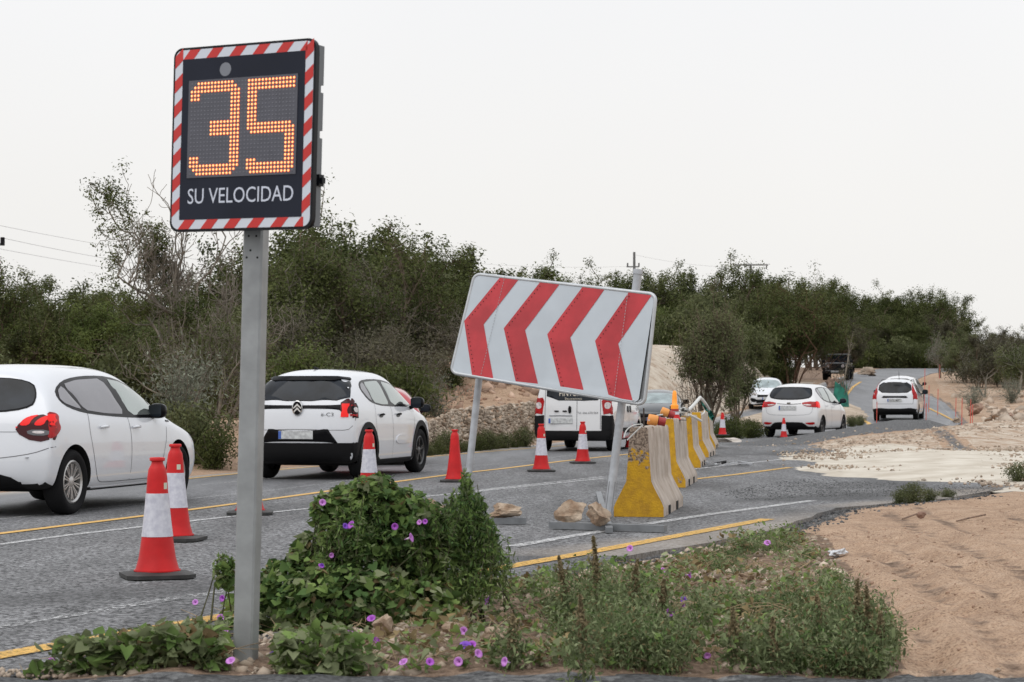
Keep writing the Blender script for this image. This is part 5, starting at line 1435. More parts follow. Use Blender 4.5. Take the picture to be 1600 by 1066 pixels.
boulder(937, 826, 16.65, .27, .215, 12, 'pitted pale boulder leaning against the larger one on the right foot bar', .9, rough=.6, z=.04)
boulder(792, 815, 17.55, .30, .135, 13, 'angular brown boulder on the left foot bar of the chevron board', .3, rough=.6, z=.06)
boulder(676, 815, 17.6, .29, .175, 14, 'whitish boulder behind the flowering bush, on the left foot bar', .1, z=.06)
boulder(1168, 912, 11.9, .105, .06, 15, 'smooth tan stone lying in the verge weeds', .3)
boulder(1160, 916, 11.75, .06, .028, 16, 'small flat stone beside the smooth tan stone in the verge', .3)
boulder(880, 975, 9.9, .22, .19, 17, 'pale jagged boulder among the weeds below the yellow line', .5, rough=.7)
boulder(835, 985, 9.5, .13, .05, 18, 'slab-like stone lying left of the jagged verge boulder', .9)
boulder(776, 1033, 8.6, .16, .08, 19, 'rounded stone at the foot of the flowering bush', .2)
boulder(712, 1010, 8.9, .12, .07, 20, 'brown stone under the right side of the flowering bush', .2)
boulder(596, 1020, 8.8, .10, .11, 21, 'upright tan stone below the pink flowers', .2)
boulder(1440, 815, 18.0, .10, .07, 22, 'small reddish pyramid stone on the rutted orange dirt', .2, rough=.5, m=mat('reddish_stone', (.25, .15, .11), .9, var=.3, vscale=9))
M_clod = mat('clod', (.30, .20, .15), .95, var=.3, vscale=6, bump=.02, bscale=20)
for i, (a, b, D, w, h, lb) in enumerate([(1405, 601, 96, .9, .4, 'long pale boulder at the top of the far right bank'), (1524, 607, 84, .8, .55, 'rounded white boulder on the far right bank'),
    (1560, 640, 74, 1.1, .6, 'big reddish earth-stained boulder near the right edge'), (1585, 657, 68, .9, .5, 'dark cracked boulder at the right edge'), (1494, 644, 76, .5, .3, 'grey boulder beside the thin red stakes'),
    (1300, 563, 116, 1.2, .7, 'pale boulder behind the black off-road vehicle'), (1354, 570, 138, 1.5, .7, 'flat boulder on the far verge above the bend')]):
    boulder(a, b, D, w, h, 40 + i, lb, .4 * i, m=M_rockP if i % 2 == 0 else M_clod, rough=1.1)

# ------------------------------------------------------------------ concrete barriers
def barrier_mesh(L, seed, h=.86, w=.235):
    prof = [(-w, 0), (-w, .09), (-w * .93, .13), (-w * .50, .33), (-w * .36, h - .02), (-w * .31, h), (w * .31, h), (w * .36, h - .02), (w * .50, .33), (w * .93, .13), (w, .09), (w, 0)]
    from mathutils import noise as mn
    vs = []; fs = []; N = 26; n = len(prof); r = random.Random(seed)
    pp = []
    for i in range(n):                                   # refine outline
        a = prof[i]; b = prof[(i + 1) % n]; k = max(1, int(math.hypot(b[0] - a[0], b[1] - a[1]) / .045)); pp += [(a[0] + (b[0] - a[0]) * t / k, a[1] + (b[1] - a[1]) * t / k) for t in range(k)]
    n = len(pp)
    for j in range(N + 1):
        y = L * j / N
        for (x, z) in pp:
            e = 1 if j in (0, N) else 0
            d = .003 * mn.noise(Vector((x * 9, y * 4, z * 9)) + Vector((seed, 0, 0))) + (.008 * mn.noise(Vector((x * 22, seed, z * 22))) if e else 0)
            chip = -.03 * max(0, mn.noise(Vector((x * 5, seed * 3, z * 5))) - .15) * e
            vs.append((x * (1 + d * 2), y + (d - chip) * (1 if j == 0 else -1) * e, max(0, z + d * .6)))
    for j in range(N):
        for k in range(n):
            k2 = (k + 1) % n; fs.append((j * n + k, j * n + k2, (j + 1) * n + k2, (j + 1) * n + k))
    fs_end = []
    # the end face as a filled outline so that paint and grit can vary over it
    def cap(j, flip):
        ring = [(pp[k][0], pp[k][1]) for k in range(n)]
        v2, f2 = fill2d(ring, .05); b = len(vs)
        for (x, z) in v2: vs.append((x, (0 if j == 0 else L) + (-.004 if j == 0 else .004) * (1 + mn.noise(Vector((x * 20, seed, z * 20)))), z))
        for f in f2: fs_end.append(tuple(b + t for t in (f if not flip else f[::-1])))
    cap(0, False); cap(N, True)
    return vs, fs, fs_end
def barrier_mats(seed, cover):
    conc = mat('barrier_concrete', (.40, .33, .27), .9, col2=(.56, .49, .43), vscale=5, bump=.006, bscale=60, spec=.15, detail=8)
    m = bpy.data.materials.new('barrier_end_paint'); m.use_nodes = True; nt = m.node_tree; L = nt.links.new; p = nt.nodes['Principled BSDF']; p.inputs['Roughness'].default_value = .75; p.inputs['Specular IOR Level'].default_value = .25
    tc = nt.nodes.new('ShaderNodeTexCoord'); n = nt.nodes.new('ShaderNodeTexNoise'); n.inputs['Scale'].default_value = 7; n.inputs['Detail'].default_value = 9; n.inputs['Roughness'].default_value = .72
    mp = nt.nodes.new('ShaderNodeMapping'); mp.inputs['Location'].default_value = (seed * 3.1, seed, seed * .7); L(tc.outputs['Object'], mp.inputs['Vector']); L(mp.outputs[0], n.inputs['Vector'])
    sx = nt.nodes.new('ShaderNodeSeparateXYZ'); L(tc.outputs['Object'], sx.inputs[0])
    g = nt.nodes.new('ShaderNodeMath'); g.operation = 'MULTIPLY_ADD'; g.inputs[1].default_value = cover[0]; g.inputs[2].default_value = cover[1]; L(sx.outputs['Z'], g.inputs[0])
    ad = nt.nodes.new('ShaderNodeMath'); ad.operation = 'ADD'; L(n.outputs['Fac'], ad.inputs[0]); L(g.outputs[0], ad.inputs[1])
    r = nt.nodes.new('ShaderNodeMapRange'); r.inputs['From Min'].default_value = .49; r.inputs['From Max'].default_value = .52; L(ad.outputs[0], r.inputs['Value'])
    n2 = nt.nodes.new('ShaderNodeTexNoise'); n2.inputs['Scale'].default_value = 55; n2.inputs['Detail'].default_value = 4; L(tc.outputs['Object'], n2.inputs['Vector'])
    ra = nt.nodes.new('ShaderNodeValToRGB'); ra.color_ramp.elements[0].position = .38; ra.color_ramp.elements[0].color = (.12, .09, .07, 1); ra.color_ramp.elements[1].position = .6; ra.color_ramp.elements[1].color = (.42, .33, .26, 1); L(n2.outputs['Fac'], ra.inputs['Fac'])
    rb = nt.nodes.new('ShaderNodeValToRGB'); rb.color_ramp.elements[0].position = .3; rb.color_ramp.elements[0].color = (.42, .22, .03, 1); rb.color_ramp.elements[1].position = .6; rb.color_ramp.elements[1].color = (.66, .37, .025, 1); L(n.outputs['Fac'], rb.inputs['Fac'])
    mx = nt.nodes.new('ShaderNodeMix'); mx.data_type = 'RGBA'; L(r.outputs['Result'], mx.inputs[0]); L(ra.outputs['Color'], mx.inputs[6]); L(rb.outputs['Color'], mx.inputs[7]); L(mx.outputs[2], p.inputs['Base Color'])
    b = nt.nodes.new('ShaderNodeBump'); b.inputs['Distance'].default_value = .006; L(n2.outputs['Fac'], b.inputs['Height']); L(b.outputs[0], p.inputs['Normal'])
    return conc, m
BAR = []
BL = ['nearest yellow-ended concrete barrier, its paint worn off at the top', 'fully yellow-ended concrete barrier carrying the cone with an orange lamp', 'third concrete barrier from the camera, with chipped yellow end',
      'fourth concrete barrier from the camera, in the yellow-ended row', 'farthest yellow-ended concrete barrier, with the green cloth on top']
bp_ = [((998, 808), (-.60, .33)), ((1042, 762), (.1, .12)), ((1072, 731), (-.30, .30)), ((1088, 715), (.1, .10)), ((1101, 703), (.1, .10))]
for i, ((px, py), cv) in enumerate(bp_):
    x, y = gp(px, py); L_ = 2.0
    root = empty('concrete_barrier', (x, y, RZ(x, y) + .002), -R(8 + 1.5 * (i % 2)) if i else -R(10), BL[i], 'barrier', 'concrete barriers in a row across the closed lane')
    vs, fs, fe = barrier_mesh(L_, i + 1, h=.84 + .02 * (i % 2))
    conc, endm = barrier_mats(i + 1, cv)
    MB().add(vs, fs).build('block', conc, root, True, 40)
    MB().add(vs, fe).build('painted_end', endm, root, True, 40)
    sl = MB()                                               # fork slots at the foot
    for s in (-1, 1):
        for yy in (.55, 1.35): sl.box((s * .228, yy, .045), (.03, .16, .08))
    for k in range(4):
        s_ = MB(); s_.box(((-1, 1)[k % 2] * .228, (.55, 1.35)[k // 2], .045), (.03, .16, .08)); s_.build('lifting_slot', M_well, root)
    rg = MB(); rg.tube([(0.02, .25, .8), (0.02, .25, 1.02)], .008, 6); rg.build('lifting_rod', mat('rusty_rod', (.05, .035, .03), .7), root)
    BAR.append((x, y, root))

# lamps, flex and bits tied along the barrier tops
M_org = mat('lamp_orange', (.85, .30, .03), .35, emit=(1, .35, .02), estr=.25)
M_orgP = mat('lamp_orange_body', (.80, .33, .08), .5); M_redP = mat('lamp_red_body', (.34, .03, .03), .45)
def warning_lamp(px, py, D, rot, label, s=1.0):
    root = empty('warning_lamp', pt(px, py, D), 0, label, 'warning lamp'); M = Matrix.Rotation(rot, 3, 'Y')
    a = MB().lathe([(.0001, -.005), (.048 * s, 0), (.052 * s, .01), (.052 * s, .085 * s), (.045 * s, .095 * s), (.0001, .1 * s)], (0, 0, 0), 20, M=M); a.build('lens', M_orgP, root, True, 40)
    b = MB().lathe([(.046 * s, .101 * s), (.04 * s, .13 * s), (.043 * s, .17 * s), (.0001, .175 * s)], (0, 0, 0), 16, M=M); b.build('base', M_redP, root, True, 40); return root
warning_lamp(1012.5, 655, 19.2, R(100), 'orange and dark red warning lamp lying on the nearest barrier top')
warning_lamp(1033, 642, 24.2, R(110), 'orange and dark red lamp lying on the second barrier beside the cone')
x, y, _ = BAR[0]
r0 = empty('warning_lamp', pt(966, 688, 18.5), 0, 'small dark red lamp hanging at the left side of the nearest barrier', 'warning lamp')
MB().lathe([(.0001, 0), (.028, .005), (.030, .06), (.02, .09), (.0001, .095)], (0, 0, 0), 16, M=Matrix.Rotation(R(20), 3, 'Y')).build('body', M_redP, r0, True)
MB().lathe([(.0001, -.05), (.022, -.045), (.024, -.002), (.0001, 0)], (0, 0, 0), 16, M=Matrix.Rotation(R(20), 3, 'Y')).build('lens', M_orgP, r0, True)
flexm = mat('white_flex', (.62, .62, .60), .6)
def flex(pts, D0, D1, r, label, m=None, cat='cable', name='cable'):
    P = []; n = len(pts)
    for i, (a, b) in enumerate(chaikin(pts, 2, False)): P.append(pt(a, b, D0))
    m_ = len(P); P = [pt((p.x * F / D0) + CX, YH - (p.z - HC) * F / D0, D0 + (D1 - D0) * i / (m_ - 1)) for i, p in enumerate(P)]
    return tag(MB().tube(P, r, 7).build(name, m or flexm, None, True, 60), label, cat)
flex([(1014, 657), (1022, 650), (1035, 648)], 19.0, 22, .008, 'white cable stretched from the nearest barrier lamp to the second barrier')
flex([(1042, 647), (1038, 662), (1030, 668), (1024, 669)], 24.4, 24.2, .011, 'white cable looping down over the yellow end of the second barrier')
flex([(980, 688), (992, 676), (1005, 664)], 18.4, 18.4, .007, 'white cord tied across the grey top of the nearest barrier')
flex([(975, 684), (978, 672), (990, 664), (1003, 663)], 18.4, 18.6, .006, 'thin wire looped on the left corner of the nearest barrier')
flex([(1060, 644), (1075, 642), (1085, 632), (1094, 621)], 31, 36, .03, 'thick white pipe raised above the middle barriers', name='pipe', cat='pipe')
flex([(1076, 648), (1085, 652), (1096, 658)], 30, 34, .02, 'white hose sagging over the fourth barrier', name='hose', cat='hose')
flex([(1096, 648), (1100, 646), (1101, 642)], 36, 37, .012, 'short white cord on the farthest yellow barrier')
flex([(1094, 621), (1102, 630), (1108, 640)], 38, 42, .03, 'white plank sloping down behind the raised pipe', name='plank', cat='plank')
def cloth(pxs, D, m, label, name='cloth', th=.05):
    v, f = fill2d(pxs, 3.0); rr_ = random.Random(3); V = [pt(a, b, D + rr_.uniform(-.12, .12)) for a, b in v]; V2 = [p + Vector((0, th, 0)) for p in V]
    n = len(V); mb = MB(); mb.add(V + V2, list(f) + [tuple(n + i for i in t[::-1]) for t in f] + []); 
    ring = list(range(len(pxs))); mb.add([V[i] for i in ring] + [V2[i] for i in ring], [(i, (i + 1) % len(ring), len(ring) + (i + 1) % len(ring), len(ring) + i) for i in range(len(ring))])
    return tag(mb.build(name, m, None, True, 50), label, 'cloth')
M_green = mat('green_cloth', (.015, .15, .11), .8, var=.35, vscale=5)
cloth([(1094, 622), (1101, 626), (1108, 636), (1113, 644), (1116, 652), (1113, 658), (1108, 652), (1104, 643), (1098, 634)], 43.5, M_green, 'green net cloth hanging over the end of the barrier row')
cloth([(1062, 638), (1070, 636), (1076, 640), (1074, 644), (1064, 643)], 31, mat('grey_rags', (.5, .5, .48), .8, var=.3, vscale=10), 'crumpled pale rags behind the cone on the barrier', name='rag')

# ------------------------------------------------------------------ cones
M_cred = mat('cone_red', (.56, .018, .020), .45, var=.12, vscale=6, bump=.001, bscale=40, spec=.25)
M_cwht = mat('cone_white', (.50, .50, .58), .35, col2=(.66, .66, .72), vscale=26, detail=7)
M_cbase = mat('cone_base', (.035, .035, .034), .7, var=.3, vscale=8)
M_cstk = mat('cone_sticker', (.6, .62, .5), .5)
def cone_mesh(band=True, h=.75):
    root = empty('traffic_cone', (0, 0, 0))
    b = MB(); e = .215                                       # base plate: square with cut corners
    pl = [(e, e * .72), (e * .72, e), (-e * .72, e), (-e, e * .72), (-e, -e * .72), (-e * .72, -e), (e * .72, -e), (e, -e * .72)]
    z0, z1 = 0.001, .028; pin = [(x * .95, y * .95) for x, y in pl]; n = 8
    vs = [(x, y, z0) for x, y in pl] + [(x, y, z1 - .004) for x, y in pl] + [(x * .55, y * .55, z1 + .012) for x, y in pl]
    b.add(vs, [tuple(range(n))[::-1]] + [(k, (k + 1) % n, n + (k + 1) % n, n + k) for k in range(n)] + [(n + k, n + (k + 1) % n, 2 * n + (k + 1) % n, 2 * n + k) for k in range(n)] + [tuple(range(2 * n, 3 * n))])
    b.build('base_plate', M_cbase, root)
    def rad(z):
        t = (z - .04) / (h - .04)
        return .128 - .072 * t - .012 * math.sin(math.pi * t) + .010 * max(0, 1 - t * 9) if z < h - .12 else .128 - .072 * t - .012 * math.sin(math.pi * t) - .01 * ((z - (h - .12)) / .10)
    zs = [.04 + (h - .075 - .04) * i / 24 for i in range(25)]
    za, zb = (.255, .525) if band else (2, 2)
    body = [(rad(.04) + .008, .038), (rad(.04) + .008, .046)] + [(rad(z), z) for z in zs]
    rt = rad(zs[-1]); body += [(rt * .88, h - .062), (rt * .72, h - .045), (rt * .66, h - .035), (rt * .66, h - .026), (rt * .86, h - .020), (rt * .88, h - .006), (rt * .78, h), (.018, h), (.016, h - .03)]
    MB().lathe(body, n=36).build('cone_body', M_cred, root, True, 50)
    if band:
        bz = [za + (zb - za) * i / 12 for i in range(13)]
        MB().lathe([(rad(za) - .002, za)] + [(rad(z) + .0028, z) for z in bz] + [(rad(zb) - .002, zb)], n=36).build('reflective_band', M_cwht, root, True, 50)
        st = MB(); rr_ = rad(.575) + .0016
        for k in range(4):
            a0, a1 = R(-62 + k * 7), R(-62 + (k + 1) * 7)
            st.add([(rr_ * math.cos(a0), rr_ * math.sin(a0), .552), (rr_ * math.cos(a1), rr_ * math.sin(a1), .552), (rr_ * math.cos(a1) * .985, rr_ * math.sin(a1) * .985, .592), (rr_ * math.cos(a0) * .985, rr_ * math.sin(a0) * .985, .592)], [(0, 1, 2, 3)])
        st.build('sticker', M_cstk, root)
    return root
cA = cone_mesh(True); cB = cone_mesh(False); used = {'A': False, 'B': False}
def cone(px, py, kind, label, rz=0, s=1.0, z=None, D=None, tilt=0):
    src = cA if kind == 'A' else cB
    o = copy_tree(src) if used[kind] else src
    used[kind] = True
    if D is None:
        x, y = onR(px, py) if z is None else gp(px, py)
    else: x, y = gx(px, D), D
    o.location = (x, y + .17, (RZ(x, y) + .006) if z is None else z); o.rotation_euler = (tilt, 0, rz); o.scale = (s, s, s)
    return tag(o, label, 'traffic cone', 'traffic cones along the lane edge')
cone(238, 907, 'A', 'nearest red and white traffic cone, in front of the speed sign post', R(20), .985)
cone(268, 848, 'A', 'banded traffic cone just behind the nearest one, beside the front wheel', R(-8))
cone(387, 806, 'A', 'traffic cone hidden behind the galvanised post, only its black base showing', R(5))
cone(575, 775, 'A', 'red and white cone in front of the badged white hatchback, above the bush', R(14))
cone(710, 754, 'B', 'all-red traffic cone without a white band, left of the board pole', R(2), .93)
cone(846, 738, 'A', 'red and white cone below the van number plate', R(3), .97)
cone(911, 725, 'A', 'red and white cone behind the van, left of the right board pole', R(9), .96)
cone(1130, 688, 'A', 'slim cone with long white band standing on a sandbag past the barriers', R(9), .80, D=52, z=.17)
cone(1226, 685, 'A', 'small cone directly behind the tall white hatchback', R(30), .76)
cone(985, 684, 'B', 'all-red cone half hidden between the board pole and the nearest barrier', R(30), .85, D=44)
cc = copy_tree(cA); x, y, _ = BAR[1]; cc.scale = (.62, .62, .30); cc.location = (gx(1054, 25.9), 25.9, zy(657, 25.9)); tag(cc, 'short cone with a glowing orange lamp on top, standing on the second barrier', 'traffic cone', 'traffic cones along the lane edge')
bcn = empty('beacon_lamp', (gx(1054, 25.9), 25.9, zy(637, 25.9)), 0, 'tall lit orange lamp fitted over the cone on the second barrier', 'warning lamp')
MB().lathe([(.050, -.02), (.052, .03), (.034, .045), (.032, .12), (.028, .19), (.018, .215), (.0001, .222)], n=20).build('lens', M_org, bcn, True, 50)
MB().lathe([(.058, -.05), (.056, -.018), (.040, -.014)], n=20).build('collar', M_redP, bcn, True, 50)
boulder(1136, 691, 50.5, .85, .17, 60, 'pale sandbag-like stone under the slim cone past the barriers', .3, rough=.3, m=mat('pale_bag', (.55, .50, .45), .9, var=.15, vscale=6))
# scrap on the road
scr = empty('road_debris', (*gp(1143, 728), .0), 0, 'broken white and black plastic scraps lying on the road past the barriers', 'debris')
rr_ = random.Random(9)
for k in range(11):
    m_ = MB(); a = rr_.uniform(-.5, .5); m_.box((rr_.gauss(0, .28), rr_.gauss(0, .5), .02 + rr_.random() * .03), (rr_.uniform(.08, .4), rr_.uniform(.04, .12), rr_.uniform(.01, .03)), M=Matrix.Rotation(a, 3, 'Z') @ Matrix.Rotation(rr_.uniform(-.3, .3), 3, 'Y'))
    m_.build('plastic_scrap', M_silver if k % 3 else M_dark, scr)
# white bag, sticks
boulder(1306, 866, 13.8, .14, .075, 61, 'crumpled white plastic bag lying at the right end of the verge', .3, name='plastic_bag', rough=1.1, m=mat('plastic_bag', (.55, .56, .58), .5, var=.3, vscale=30, bump=.01, bscale=30))
SC.objects[-1] if False else None
def stick(pts, D, r, label):
    P = [pt(a, b, D) for a, b in pts]; P = [Vector((p.x, D + .3 * i, TZ(p.x, D + .3 * i) + .015 + .01 * i)) for i, p in enumerate(P)]
    tag(MB().tube(P, r, 6).build('stick', mat('bark_stick', (.20, .13, .09), .9, var=.3, vscale=20), None, True), label, 'stick')
stick([(1375, 1005), (1400, 995), (1426, 980)], 9.3, .010, 'dry brown stick lying on the dirt at the verge corner')
stick([(1410, 812), (1435, 806), (1460, 800)], 18.0, .008, 'thin dark twig on the orange dirt beside the pyramid stone')
stick([(1495, 815), (1530, 820), (1565, 818)], 17.6, .008, 'thin root lying across the dirt near the right edge')
# ------------------------------------------------------------------ vegetation
M_bark = mat('bark', (.10, .075, .055), .95, col2=(.20, .16, .12), vscale=6, spec=.1)
M_barkg = mat('bark_grey', (.16, .14, .115), .95, col2=(.28, .25, .21), vscale=6, spec=.1)
M_barkr = mat('bark_red', (.09, .05, .035), .95, col2=(.17, .11, .075), vscale=5, spec=.1)
L_dark = leafmat('leaf_dark', (.050, .064, .020), (.110, .125, .044), .3)
L_olive = leafmat('leaf_olive', (.082, .096, .042), (.165, .175, .085), .3)
L_green = leafmat('leaf_green', (.072, .096, .026), (.145, .175, .052), .3)
L_grey = leafmat('leaf_grey', (.14, .155, .115), (.24, .25, .20))
L_brown = leafmat('leaf_brown', (.070, .066, .042), (.125, .115, .075), .3)

def tubes_np(branches, sides):
    """branches: list of (points Nx3, radii N)"""
    Vs = []; Fs = []; b = 0
    for P, rad in branches:
        P = np.asarray(P, float); n = len(P)
        d = np.gradient(P, axis=0); d /= np.linalg.norm(d, axis=1)[:, None] + 1e-9
        up = np.cross(d, [0.31, .2, .93]); nn_ = np.linalg.norm(up, axis=1)[:, None]; up = np.where(nn_ > 1e-3, up / (nn_ + 1e-9), [1, 0, 0]); w = np.cross(d, up)
        a = np.arange(sides) * 2 * math.pi / sides
        ring = P[:, None] + (up[:, None] * np.cos(a)[None, :, None] + w[:, None] * np.sin(a)[None, :, None]) * np.asarray(rad)[:, None, None]
        Vs.append(ring.reshape(-1, 3)); i = (np.arange(n - 1)[:, None] * sides + np.arange(sides)[None]); j = (np.arange(n - 1)[:, None] * sides + (np.arange(sides) + 1)[None] % sides)
        Fs.append(np.stack([i, j, j + sides, i + sides], -1).reshape(-1, 4) + b); b += n * sides
    return np.concatenate(Vs), np.concatenate(Fs)

def leaf_cards(P, size, aspect, r, up_bias=.0, N=None):
    """one rhombic card per point, folded slightly along its length"""
    n = len(P); a = r.normal(size=(n, 3)); a[:, 2] += up_bias; a /= np.linalg.norm(a, axis=1)[:, None]
    if N is not None:
        nn_ = N + r.normal(0, .45, (n, 3)); nn_ /= np.linalg.norm(nn_, axis=1)[:, None]; a = a - nn_ * (a * nn_).sum(1)[:, None]; a /= np.linalg.norm(a, axis=1)[:, None]; t = nn_
    else: t = r.normal(size=(n, 3))
    b = np.cross(a, t); b /= np.linalg.norm(b, axis=1)[:, None]
    s = (size * r.uniform(.6, 1.35, n))[:, None]
    L_ = a * s; W_ = b * s * aspect
    V = np.stack([P - L_ * .5, P + W_ * .5, P + L_ * .5, P - W_ * .5], 1).reshape(-1, 3)
    i = np.arange(n)[:, None] * 4 + np.arange(4)[None]; return V, i

def make_tree(seed, H, spread, trunks=3, leaves=22000, leaf=.07, aspect=.45, lm=None, bm_=None, clear=.25, bare=.0, name='tree', dens=.16, twig=True, upward=.35, base_r=.09, levels=4, shell=0.0):
    r = np.random.default_rng(seed); br = []; tips = []
    def grow(p, d, L_, rad, lev):
        n = 5; pts = [p]; d = d / np.linalg.norm(d)
        for i in range(n):
            d = d + r.normal(0, .17, 3) + np.array([0, 0, upward * .22]); d /= np.linalg.norm(d); pts.append(pts[-1] + d * L_ / n)
        pts = np.array(pts); rr = np.linspace(rad, rad * .55, n + 1); br.append((pts, rr, lev))
        if lev >= levels: tips.append(pts[-3:]); return
        if lev >= levels - 1: tips.append(pts[-2:])
        k = r.integers(3, 5) if lev < levels - 1 else r.integers(3, 6)
        for c in range(k):
            t = r.uniform(.35, 1.0) if c else 1.0
            q = pts[min(n, int(t * n))]; nd = d * .65 + r.normal(0, .62, 3); nd[2] = abs(nd[2]) * .5 + nd[2] * .5 if lev < 2 else nd[2]
            grow(q, nd, L_ * r.uniform(.58, .80), rad * .55 * (1 if c else 1.15), lev + 1)
    for k in range(trunks):
        a = 2 * math.pi * (k + r.random() * .6) / trunks; s = spread * .10 if trunks > 1 else 0
        grow(np.array([math.cos(a) * s * .4, math.sin(a) * s * .4, -.1]), np.array([math.cos(a) * .45 * spread / H, math.sin(a) * .45 * spread / H, 1.0]), H * (clear + .18), base_r, 0)
    allp = np.concatenate([b[0] for b in br]); zmax = np.percentile(allp[:, 2], 99.3); w = np.percentile(np.hypot(allp[:, 0], allp[:, 1]), 97)
    sx, sz = (spread / 2) / w, H / zmax
    S = np.array([sx, sx, sz]); kr = 1
    big = [(b[0] * S, b[1]) for b in br if b[2] <= 1]; small = [(b[0] * S, np.maximum(b[1], .006)) for b in br if b[2] > 1]
    V1, F1 = tubes_np(big, 6); V2, F2 = tubes_np(small, 3)
    root = empty(name, (0, 0, 0))
    np_mesh('trunk', np.concatenate([V1, V2]), np.concatenate([F1, F2 + len(V1)]), bm_ or M_bark, root, smooth=True)
    T_ = np.concatenate(tips) * S
    if leaves:
        keep = T_[:, 2] > H * clear * (1.0 if clear > .3 else .8); T_ = T_[keep]
        if bare:                                  # only some clumps keep their leaves
            sel = fbm(T_[:, 0] * 1.0, T_[:, 2] * 1.0 + T_[:, 1], .9, 2, seed) > bare; T_ = T_[sel] if sel.sum() > 20 else T_
        per = leaves // max(1, len(T_)) + 1
        P = np.repeat(T_, per, 0)[:leaves * 2]; sc_ = dens * r.uniform(.5, 1.3, (len(T_), 1)); sc_ = np.repeat(sc_, per, 0)[:len(P)]
        d_ = r.normal(0, 1, P.shape); d_ /= np.linalg.norm(d_, axis=1)[:, None]
        cc_ = np.array([0, 0, H * .45]); out = P - cc_; out /= np.linalg.norm(out, axis=1)[:, None] + .3
        P = P + d_ * sc_ * 1.75 * r.random((len(P), 1)) ** .5 * np.array([1, 1, .75]); N = d_ * .75 + out * .55 + np.array([0, 0, .30])
        sel = r.permutation(len(P))[:leaves]; P, N = P[sel], N[sel]; sel = P[:, 2] > .15; P, N = P[sel], N[sel]
        V, i = leaf_cards(P, leaf, aspect, r, .1, N); np_mesh('crown', V, i, lm or L_dark, root)
    return root

def place(o, x, y, rz, s=1.0, label=None, group=None, cat='tree', sz=None, sink=.05, z=None):
    o.location = (x, y, (TZ(x, y) if z is None else z) - sink); o.rotation_euler = (0, 0, rz); o.scale = (s, s, sz or s)
    return tag(o, label, cat, group)
# --- prototypes (height 1 unit = metres as built)
far = []
for k, (lm, tr_) in enumerate(((L_dark, 4), (L_olive, 3), (L_dark, 5), (L_green, 4), (L_olive, 4), (L_brown, 4))):
    far.append(make_tree(100 + k, 5.0, 5.2, tr_, 32000, .095, .6, lm, M_bark, clear=.14, dens=.25, levels=3, upward=.4))
used_far = [False] * len(far)
ZN = ((60, 'at the left edge'), (160, 'above the roof of the left hatchback'), (260, 'above the nearest cone'), (380, 'beside the half-bare tree'), (460, 'just right of the post'), (560, 'above the badged hatchback'),
      (660, 'above the red car'), (760, 'left of the chevron board'), (880, 'over the left half of the board'), (1010, 'over the right half of the board'), (1090, 'above the concrete barriers'), (1160, 'above the island olive tree'),
      (1260, 'above the tall white hatchback'), (1345, 'above the black off-roader'), (1420, 'above the estate car'), (1500, 'above the end of the bend'), (9999, 'at the right edge'))
def far_tree(px, D, ytop, k, label, group, wid=1.0, name=None, ybase=None):
    x = gx(px, D); top = zy(ytop, D); b = TZ(x, D); Hh = max(1.2, (top - b) * (.97 if px > 640 else .91))
    if 60 < D < 174 and XL(D) - 1.5 < x < XR(D) + 1.5: return None
    if D < 127 and 1262 < px < 1352: return None
    kind = ('dark green', 'grey-green', 'blackish green', 'fresh green', 'olive green', 'brownish')[k]; zn = next(t for lim, t in ZN if px < lim)
    label = '%s tree %s %s' % (kind, label, zn)
    o = copy_tree(far[k]) if used_far[k] else far[k]; used_far[k] = True
    place(o, x, D, (px * 7.3 + D) % 6.28, Hh / 5.0 * wid * .95, label, group, sz=Hh / 5.0)
    return o
SKY = ([-80, 0, 30, 60, 100, 150, 200, 300, 400, 430, 480, 540, 600, 625, 660, 700, 740, 800, 850, 900, 950, 1000, 1060, 1100, 1140, 1175, 1240, 1290, 1330, 1400, 1470, 1495, 1510, 1540, 1600, 1700],
       [395, 405, 425, 425, 440, 452, 455, 440, 400, 372, 345, 338, 368, 385, 385, 402, 414, 414, 428, 432, 430, 430, 435, 440, 422, 414, 434, 446, 462, 464, 458, 486, 508, 502, 515, 510])
r9 = random.Random(21)
GL = {'a': 'dark green tree in the far treeline behind the chevron board', 'b': 'grey-green tree in the thicket behind the parked row of cars', 'c': 'dense tree on the wooded slope above the bend',
      'd': 'low scrubby tree on the rise at the right edge', 'e': 'evergreen in the grove behind the white claw-lamped hatchback'}
# ridge line first, then nearer rows
for px in range(-60, 1340, 36):
    D = 122 + r9.uniform(-6, 8) if px > 800 else 76 + r9.uniform(-4, 6)
    y0 = np.interp(px, *SKY) + r9.uniform(-3, 12)
    if 220 < px < 400: y0 = 450
    k = r9.choice([0, 1, 2, 2, 3, 4]); key = 'e' if px < 380 else ('a' if px < 1020 else 'c')
    far_tree(px + r9.uniform(-12, 12), D, y0, k, 'on the skyline', 'trees in the far treeline', 1.15)
for px in range(1268, 1500, 17):
    D = 188 + r9.uniform(-4, 10)
    far_tree(px, D, np.interp(px, *SKY) + r9.uniform(-2, 6), r9.choice([0, 2, 2, 4]), 'on the far skyline', 'trees in the far treeline', 1.1)
for px in list(range(-60, 400, 42)):
    D = 52 + r9.uniform(-3, 5)
    far_tree(px, D, 478 + r9.uniform(-18, 25), r9.choice([3, 4, 3, 1]), 'in the low front row', 'trees behind the left lane', 1.15)
for px in range(400, 760, 36):
    D = 70 + r9.uniform(-3, 4)
    far_tree(px, D, np.interp(px, *SKY) + 45 + r9.uniform(-12, 40), r9.choice([0, 2, 5, 1]), 'in the second row', 'trees in the far treeline', 1.25)
for px in range(730, 1330, 38):
    D = 113 + r9.uniform(-3, 4)
    far_tree(px, D, np.interp(px, *SKY) + 38 + r9.uniform(-8, 30), r9.choice([0, 1, 2, 3, 5]), 'in the second row', 'trees in the far treeline', 1.2)
